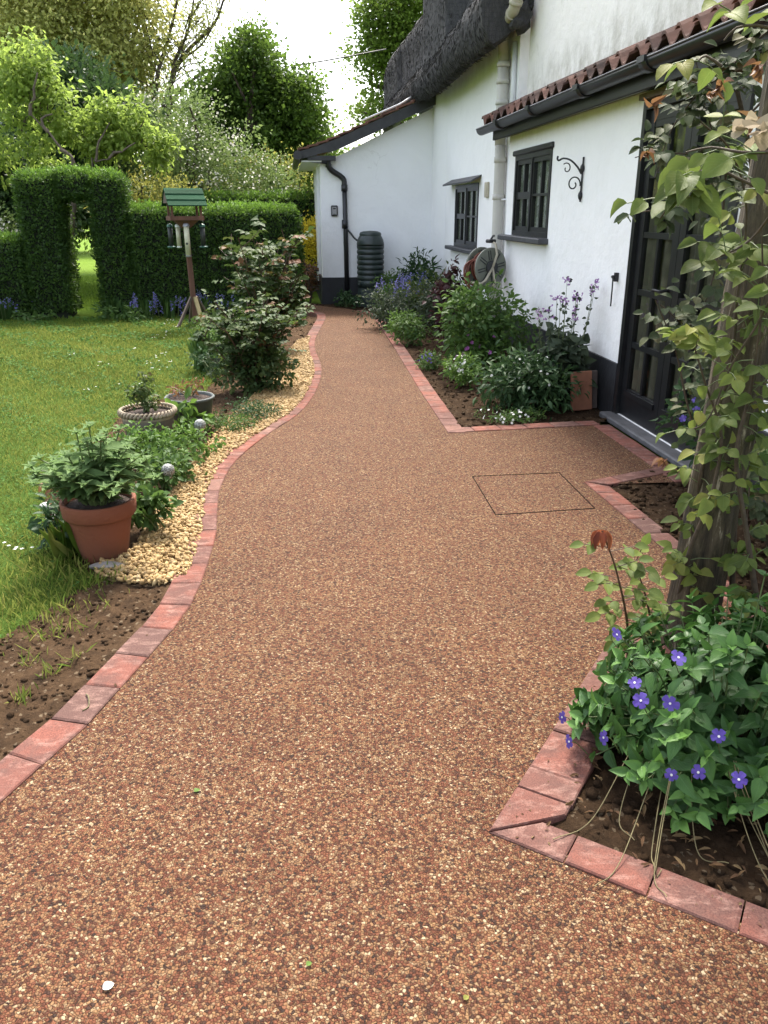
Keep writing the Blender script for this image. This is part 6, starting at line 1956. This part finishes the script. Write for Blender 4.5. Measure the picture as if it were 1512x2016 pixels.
# ------------------------------------------------------------------ rough posts and the climber
def post(name, label, x, y, r0, r1, h, lx, ly):
    P = MB(); n = 28; k = 40
    vs = []
    for i in range(k):
        z = -.05 + (h + .05) * i / (k - 1); t = i / (k - 1)
        R = r0 + (r1 - r0) * t + .05 * max(0, .12 - t)
        for j in range(n):
            a = 2 * math.pi * j / n
            rr = R * (1 + .05 * math.sin(3 * a + 1.3 * z) + .035 * math.sin(7 * a - 2 * z) + .03 * math.sin(11 * a + 5 * z) + .02 * math.sin(z * 9 + a))
            vs.append((lx * t + rr * math.cos(a), ly * t + rr * math.sin(a), z))
    fs = [(i * n + j, i * n + (j + 1) % n, (i + 1) * n + (j + 1) % n, (i + 1) * n + j) for i in range(k - 1) for j in range(n)]
    P.add(vs, fs, smooth=True); P.f.append(list(range((k - 1) * n, k * n))); P.mi.append(0); P.sm.append(False)
    o = P.build(name, M['post_bark']); o.location = (x, y, 0)
    return tag(o, label, 'post', 'rough bark pergola posts')
post('rustic_post', 'thick rough barked post standing in the periwinkle, left one', 1.115, 2.60, .090, .080, 2.45, .11, .05)
post('rustic_post', 'rough barked post at the right edge of the periwinkle bed', 1.50, 2.42, .085, .075, 2.45, .10, .03)

def climber():
    t = thing('climbing_rose', 'climbing rose with yellow green leaves trained over the rough posts', 'climber', (1.15, 2.62, 0))
    b = np.array([1.15, 2.62, 0])
    mb = MB(); f = LF(); rg = random.Random(9)
    def A(px, py, Y): return np.array(at(px, py, Y)) - b
    stems = [
        # (points px,py,Y ; leaf size ; leaves per metre ; tint range)
        ([(1400, 1200, 2.75), (1375, 1000, 2.6), (1400, 850, 2.55), (1440, 720, 2.5), (1450, 600, 2.5), (1470, 420, 2.45), (1440, 300, 2.4), (1380, 240, 2.3)], .057, 25, (.15, .9)),
        ([(1330, 1200, 2.62), (1360, 1080, 2.5), (1400, 980, 2.45), (1420, 860, 2.45), (1390, 760, 2.42), (1360, 660, 2.4)], .054, 26, (.2, .95)),
        ([(1500, 1250, 2.4), (1470, 1050, 2.4), (1450, 900, 2.4), (1480, 760, 2.4), (1500, 600, 2.35), (1500, 450, 2.3)], .055, 27, (.15, .9)),
        ([(1440, 1180, 2.6), (1450, 1000, 2.6), (1478, 830, 2.6), (1490, 700, 2.6)], .05, 26, (.15, .8)),
        ([(1512, 380, 2.0), (1450, 350, 2.0), (1390, 330, 2.0), (1330, 390, 2.02), (1300, 430, 2.05)], .072, 27, (.1, .75)),
        ([(1512, 300, 1.95), (1460, 300, 1.95), (1400, 290, 2.0), (1350, 300, 2.0)], .072, 25, (.15, .85)),
        ([(1530, 60, 1.95), (1490, 50, 1.95), (1450, 55, 1.95), (1425, 80, 1.95)], .07, 16, (.6, 1.0)),
        ([(1520, 420, 2.0), (1480, 470, 2.05), (1430, 500, 2.05), (1370, 520, 2.1)], .062, 28, (.1, .75)),
        ([(1530, 560, 2.2), (1490, 640, 2.25), (1440, 720, 2.3), (1390, 830, 2.35), (1330, 850, 2.4)], .053, 26, (.3, 1.0)),
        ([(1420, 130, 2.2), (1390, 110, 2.2), (1375, 120, 2.2)], .055, 20, (.5, .95)),
    ]
    def spray(P, D, ls, lo, hi, n=3):
        D = unit(D); sd = unit(np.cross(D, [0, 0, 1.])); tb = max(0, lo - .08 + (hi - lo) * rg.random())
        Nn = unit(np.array([rg.uniform(-.5, .5), -.55 + rg.uniform(-.4, .4), .75]))
        L = ls * 1.5
        q = P + D * L
        mb.tube([P, P + D * L * .5 + np.array([0, 0, .005]), q], .0014, 4, mi=1, cap=False)
        for fr, sg in (((1, 0),) if n == 1 else ((1, 0), (.62, -1), (.62, 1)) if n == 3 else ((1, 0), (.7, -1), (.7, 1), (.35, -1), (.35, 1))):
            pp = P + D * L * fr
            dd = D * (1 if sg == 0 else .5) + sd * sg * .95 + np.array([0, 0, -.3 - .25 * rg.random()])
            f.add(pp, dd, Nn + RNG.normal(size=3) * .18, ls * (.6 + .6 * rg.random()), rg.uniform(.62, .8), np.clip(tb + rg.uniform(-.12, .12), 0, 1), T_OVAL, .4 + 1.8 * rg.random())
    for pts, ls, dens, (lo, hi) in stems:
        p = cat_rom([A(*q) for q in pts], .02)
        near = pts[0][1] > 1100
        mb.tube(p, np.linspace(.011 if near else .004, .002, len(p)), 7, cap=False)
        L = len(p) * .02
        for _ in range(int(L * dens)):
            i = rg.randrange(int(len(p) * (.12 if near else 0)), len(p))
            D = np.array([rg.uniform(-1, .7), rg.uniform(-1, .4), rg.uniform(-.3, .6)])
            spray(p[i], D, ls, lo, hi, rg.choice((3, 3, 1, 5)))
    mb.build('stem', [M['stem_brown'], M['stem_green']], t)
    f.build('foliage', M['climb_leaf'], t, smooth=True)
    # withered bloom hanging at the top
    g = LF(); q = A(1490, 245, 2.0)
    for k in range(12):
        d = np.array([rg.uniform(-1, 1), rg.uniform(-.8, .3), rg.uniform(-.8, .3)])
        g.add(q + RNG.normal(size=3) * .01, d, rdir(1)[0], .042 * (.6 + .6 * rg.random()), .8, rg.random(), T_PETAL, 2)
    g.build('withered_bloom', M['dry_petal'], t)
    for (px, py, Y) in ((1285, 205, 2.9), (1275, 300, 2.9), (1420, 165, 2.3), (1490, 130, 2.2), (1480, 240, 2.1), (1400, 180, 2.4), (1305, 905, 2.6)):
        q = A(px, py, Y); g = LF()
        for k in range(6):
            d = np.array([rg.uniform(-1, .6), rg.uniform(-.8, .4), rg.uniform(-1, .3)])
            g.add(q + RNG.normal(size=3) * .003, d, rdir(1)[0], .042 * (.6 + .6 * rg.random()), .5, rg.random(), T_OVATE, 1.5)
        g.build('young_shoot', M['copper'], t)
    return t
climber()

def back_climber():
    t = thing('climbing_rose', 'duller shaded climber hanging in front of the french door', 'climber', (1.9, 3.6, 0))
    b = np.array([1.9, 3.6, 0]); rg = random.Random(4)
    mb = MB(); f = LF()
    def A(px, py, Y): return np.array(at(px, py, Y)) - b
    stems = [([(1512, 60, 3.5), (1440, 130, 3.5), (1370, 190, 3.5), (1320, 260, 3.5), (1290, 350, 3.4)], 40), ([(1500, 200, 3.4), (1440, 260, 3.4), (1370, 300, 3.4), (1300, 300, 3.4), (1250, 310, 3.4)], 34),
             ([(1500, 300, 3.4), (1420, 330, 3.4), (1380, 400, 3.4), (1310, 410, 3.3), (1245, 420, 3.3)], 34), ([(1430, 330, 3.4), (1420, 450, 3.4), (1400, 560, 3.3), (1360, 640, 3.3), (1300, 600, 3.3)], 30),
             ([(1480, 330, 3.5), (1460, 500, 3.5), (1430, 640, 3.4), (1400, 760, 3.3)], 34), ([(1512, 500, 3.5), (1500, 700, 3.4), (1480, 900, 3.3), (1470, 1050, 3.2)], 34), ([(1512, 120, 3.4), (1470, 170, 3.4), (1420, 180, 3.4), (1360, 160, 3.4)], 34),
             ([(1400, 900, 3.2), (1360, 820, 3.2), (1330, 690, 3.2), (1290, 590, 3.2)], 26), ([(1500, 420, 3.6), (1460, 380, 3.6), (1400, 250, 3.6), (1370, 120, 3.6)], 34)]
    mb.tube(cat_rom([np.array([-.1, -.2, 0]), A(1450, 900, 3.3), A(1480, 600, 3.4), A(1480, 330, 3.5), A(1440, 130, 3.5)], .1), .009, 6, cap=False)
    mb.tube(cat_rom([np.array([-.02, -.2, 0]), A(1490, 900, 3.3), A(1500, 600, 3.4), A(1512, 120, 3.4)], .1), .008, 6, cap=False)
    for pts, dens in stems:
        p = cat_rom([A(*q) for q in pts], .02)
        mb.tube(p, np.linspace(.005, .002, len(p)), 6, cap=False)
        for _ in range(int(len(p) * .02 * dens)):
            i = rg.randrange(0, len(p)); D = unit(np.array([rg.uniform(-1, .8), rg.uniform(-1, .6), rg.uniform(-.4, .5)])); ls = .052
            sd = unit(np.cross(D, [0, 0, 1.])); L = ls * 1.8; tb = rg.random() * .85
            if rg.random() < .07: tb = 1.0
            Nn = unit(np.array([rg.uniform(-.5, .4), -.5 + rg.uniform(-.4, .4), .8]))
            for fr, sg in ((1, 0), (.65, -1), (.65, 1), (.3, -1), (.3, 1)):
                f.add(p[i] + D * L * fr, D * (1 if sg == 0 else .5) + sd * sg + np.array([0, 0, -.35]), Nn, ls * (.75 + .4 * rg.random()), .68, np.clip(tb + rg.uniform(-.1, .1), 0, 1), T_OVAL)
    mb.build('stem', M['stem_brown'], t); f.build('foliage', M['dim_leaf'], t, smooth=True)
back_climber()

def rose_shoot():
    b = np.array([.88, 2.42, 0])
    t = thing('rose_shoot', 'young rose shoot with drooping dark red leaves above the periwinkle', 'rose', tuple(b))
    mb = MB(); f = LF(); g = LF(); rg = random.Random(2)
    A = lambda px, py, Y: np.array(at(px, py, Y)) - b
    p = cat_rom([A(1235, 1330, 2.35), A(1235, 1230, 2.28), A(1215, 1130, 2.22), A(1195, 1070, 2.2), A(1185, 1045, 2.2)], .02)
    p = np.vstack([cat_rom([np.array([.0, .0, 0]), p[0]], .05), p[1:]])
    mb.tube(p, np.linspace(.006, .0025, len(p)), 6, cap=False)
    p2 = cat_rom([A(1290, 1260, 2.35), A(1270, 1170, 2.3), A(1250, 1110, 2.28)], .02); mb.tube(p2, np.linspace(.005, .002, len(p2)), 6, cap=False)
    q = p[-1]
    for a in np.linspace(0, 6.28, 9)[:-1]:
        g.add(q + np.array([math.cos(a) * .01, math.sin(a) * .008, 0]), (math.cos(a) * .55, math.sin(a) * .5, -.9), (math.cos(a), math.sin(a), .4), .055 * (.8 + .4 * rg.random()), .45, rg.random(), T_OVATE)
    def spr(q, d, ls, ti):
        d = unit(np.array(d, float)); sd = unit(np.cross(d, [0, 0, 1.]))
        mb.tube([q, q + d * ls * 1.6], .0014, 4, cap=False)
        for fr, sg in ((1.6, 0), (1.0, -1), (1.0, 1)):
            f.add(q + d * ls * fr, d * (1 if sg == 0 else .45) + sd * sg + np.array([0, 0, -.25]), (rg.uniform(-.3, .3), -.5, .8), ls, .66, np.clip(ti + rg.uniform(-.1, .1), 0, 1), T_OVAL, .8)
    for i, d, ls, ti in ((-4, (-1, .1, .1), .045, .45), (-5, (1, -.1, .3), .045, .4), (-8, (.9, -.3, .5), .045, .5), (-11, (-.9, -.4, .1), .05, .55), (-14, (.8, -.4, .2), .045, .3), (-17, (-1, -.3, .0), .055, .6), (-19, (.5, -.8, .2), .05, .35), (-21, (-.6, -.6, .3), .045, .4), (-24, (.9, .1, .3), .05, .4)):
        spr(p[i], d, ls, ti)
    for i, d in ((-1, (.2, -.2, 1)), (-3, (-.8, -.3, .4)), (-5, (1, .0, .3)), (-7, (-.9, .2, .2)), (-9, (.8, -.4, .1))): spr(p2[i], d, .045, .35 + .3 * rg.random())
    for _ in range(16):
        i = rg.randrange(-30, -9); spr(p[max(i, -len(p))], (rg.uniform(-1, 1), rg.uniform(-1, .2), rg.uniform(-.1, .5)), rg.uniform(.038, .055), rg.uniform(.15, .6))
    for _ in range(8):
        i = rg.randrange(0, len(p2)); spr(p2[i], (rg.uniform(-1, 1), rg.uniform(-1, .2), rg.uniform(-.1, .5)), rg.uniform(.035, .05), rg.uniform(.15, .6))
    mb.build('stem', M['stem_red'], t); f.build('foliage', M['climb_leaf'], t, smooth=True); g.build('young_leaf', M['young_red'], t, smooth=True)
rose_shoot()

def periwinkle():
    b = np.array([1.0, 1.98, 0])
    t = thing('periwinkle', 'leafy greater periwinkle with violet flowers spilling over the near bed', 'plant', tuple(b))
    mb = MB(); f = LF(); rg = random.Random(21)
    EC, ER = np.array([.11, -.03, .07]), np.array([.54, .42, .42])
    def leaf(q, d, sz, tint, nrm):
        f.add(q, d, nrm + RNG.normal(size=3) * .22, sz * (.75 + .45 * rg.random()), .6, np.clip(tint + rg.uniform(-.2, .2), 0, 1), T_OVATE, .4 + .9 * rg.random())
    for k in range(430):
        # a shoot ends somewhere on an uneven dome and bends outward at its tip
        d = rdir(1, .15)[0]; d[2] = abs(d[2]) * rg.uniform(.15, 1.0) + rg.uniform(-.10, .1); d = unit(d)
        lump = 1 + .22 * math.sin(d[0] * 6 + 1) * math.sin(d[1] * 7 + .6) + rg.uniform(-.28, .12)
        if d[0] < -.3: lump = min(lump, .98)
        tip = EC + d * ER * lump; tip[2] = max(tip[2], .03)
        root = np.array([.45 * tip[0], .45 * tip[1], -.01])
        m1 = root + (tip - root) * .55 + np.array([0, 0, .05])
        p = cat_rom([root, m1, tip], .02)
        mb.tube(p, np.linspace(.003, .0018, len(p)), 5, cap=False)
        T = unit(p[-1] - p[-3]); az0 = rg.random() * 6.28
        A_ = unit(np.cross(T, [0.3, .2, 1.])); B_ = np.cross(T, A_)
        L = len(p)
        out = d * np.array([.8, .8, .5]) + np.array([0, 0, .55])
        for j in range(4):
            i = min(L - 1, int(L * (.5 + .5 * j / 3.001))); last = j == 3
            for s_ in (0, math.pi):
                an = az0 + j * 1.57 + s_
                dr = A_ * math.cos(an) + B_ * math.sin(an) + T * (.6 if last else .25) + np.array([0, 0, -.15])
                leaf(p[i], dr, rg.uniform(.05, .085) if not last else rg.uniform(.04, .065), .30 if not last else .55, out)
        if rg.random() < .7:
            for s_ in (0, math.pi):
                dr = A_ * math.cos(az0 + .8 + s_) + B_ * math.sin(az0 + .8 + s_) + T * 1.1
                leaf(tip + T * .012, dr, .042, .95, out)
    for k in range(14):
        a = math.radians(rg.uniform(205, 320)); r1 = rg.uniform(.46, .66)
        p = cat_rom([(.2 * math.cos(a), .2 * math.sin(a), .14), (.33 * math.cos(a), .33 * math.sin(a), .12 + .05 * rg.random()), (r1 * math.cos(a + .2), r1 * math.sin(a + .2) * .9, .02), (r1 * rg.uniform(1.06, 1.2) * math.cos(a + rg.uniform(.1, .45)), r1 * 1.05 * math.sin(a + rg.uniform(.1, .45)) * .9, .012)], .008)
        mb.tube(p, .0014, 5, mi=1, cap=False)
    mb.build('stem', [M['stem_green'], M['dry']], t)
    f.build('foliage', M['peri_leaf'], t, smooth=True)
    cw = np.array([0, 0, CAM_H]) - b
    for k, (px, py) in enumerate([(1213, 1250), (1335, 1295), (1262, 1380), (1320, 1385), (1108, 1412), (1190, 1452), (1415, 1450), (1322, 1525), (1455, 1535), (1375, 1520), (1122, 1460), (1250, 1345)]):
        # where the photo's line of sight meets the dome of leaves
        r = unit(np.array(ray(px, py))); o = (cw - EC) / (ER * 1.07); dd = r / (ER * 1.07)
        qa, qb, qc = dd @ dd, 2 * o @ dd, o @ o - 1
        disc = qb * qb - 4 * qa * qc
        tt = (-qb - math.sqrt(disc)) / (2 * qa) if disc > 0 else -qb / (2 * qa)
        q = cw + r * tt
        if q[2] < .05: q = q + r * ((.05 - q[2]) / r[2])
        nrm = unit((q - EC) / ER)
        side = k in (4, 10, 5)
        ax = unit(nrm * .6 + np.array([rg.uniform(-.8, .8), -.45, rg.uniform(-.1, .9)])) if not side else unit(np.array([-1, -.4, .2]))
        u = unit(np.cross(ax, [0.1, .2, 1])); v = np.cross(ax, u)
        g = LF(); q0 = rg.random() * 6
        for j in range(5):
            an = q0 + j * 1.2566
            g.add(q + ax * .002, u * math.cos(an) + v * math.sin(an) + ax * .12, ax, (.021 if k < 4 else .018) * rg.uniform(.85, 1.15), .85, rg.random() * .6 + (.3 if k in (0, 1) else 0), T_PETAL)
        ob = g.build('flower', M['violet'], t)
        c = MB(); c.tube([q + ax * .001, q + ax * .004], .0032, 8); c.build('flower_centre', M['white_petal'], ob)
        c = MB(); c.tube(cat_rom([q, q - ax * .02 + np.array([0, 0, -.004]), q - nrm * .06 + np.array([0, 0, -.05])], .01), .0015, 5); c.build('flower_stalk', M['stem_green'], ob)
periwinkle()

def dead_litter():
    f = LF(); n = 420
    P = np.column_stack([.42 + .9 * RNG.random(n), 1.45 + .75 * RNG.random(n), .004 + .02 * RNG.random(n)])
    ok = in_poly(P[:, :2], bedN); P = P[ok]; n = len(P)
    f.add(P, np.column_stack([RNG.normal(size=(n, 2)), .15 * RNG.normal(size=n)]), RNG.normal(size=(n, 3)) * .3 + np.array([0, 0, 1]), .012 + .03 * RNG.random(n), .3, RNG.random(n), T_LANCE)
    tag(f.build('dead_leaves', M['straw']), 'dead leaves and twigs littering the soil under the periwinkle', 'leaf litter', None, 'stuff')
dead_litter()

def path_debris():
    n = 420
    pts = []
    for line, sd, m in ((left_in, -1, 170), (right_in, 1, 120), (np.array([nb0, nb1]), 1, 60), (np.array([nb0, nb2]), -1, 70)):
        L = np.array(line); i = RNG.integers(0, len(L) - 1, m); t = RNG.random((m, 1))
        p = L[i] * (1 - t) + L[i + 1] * t
        T = unit(L[i + 1] - L[i]); nn = np.stack([-T[:, 1], T[:, 0]], -1) * sd
        pts.append(p + nn * (RNG.random((m, 1)) ** 2 * .35 - .08))
    P = np.concatenate(pts); n = len(P)
    f = LF()
    f.add(np.column_stack([P, np.full(n, .010)]), np.column_stack([RNG.normal(size=(n, 2)), np.zeros(n)]), RNG.normal(size=(n, 3)) * .3 + np.array([0, 0, 1]), .005 + .012 * RNG.random(n) ** 2, .45, RNG.random(n), T_LANCE)
    tag(f.build('path_crumbs', M['straw']), 'dry crumbs and leaf bits scattered along the path edges', 'leaf litter', None, 'stuff')
path_debris()
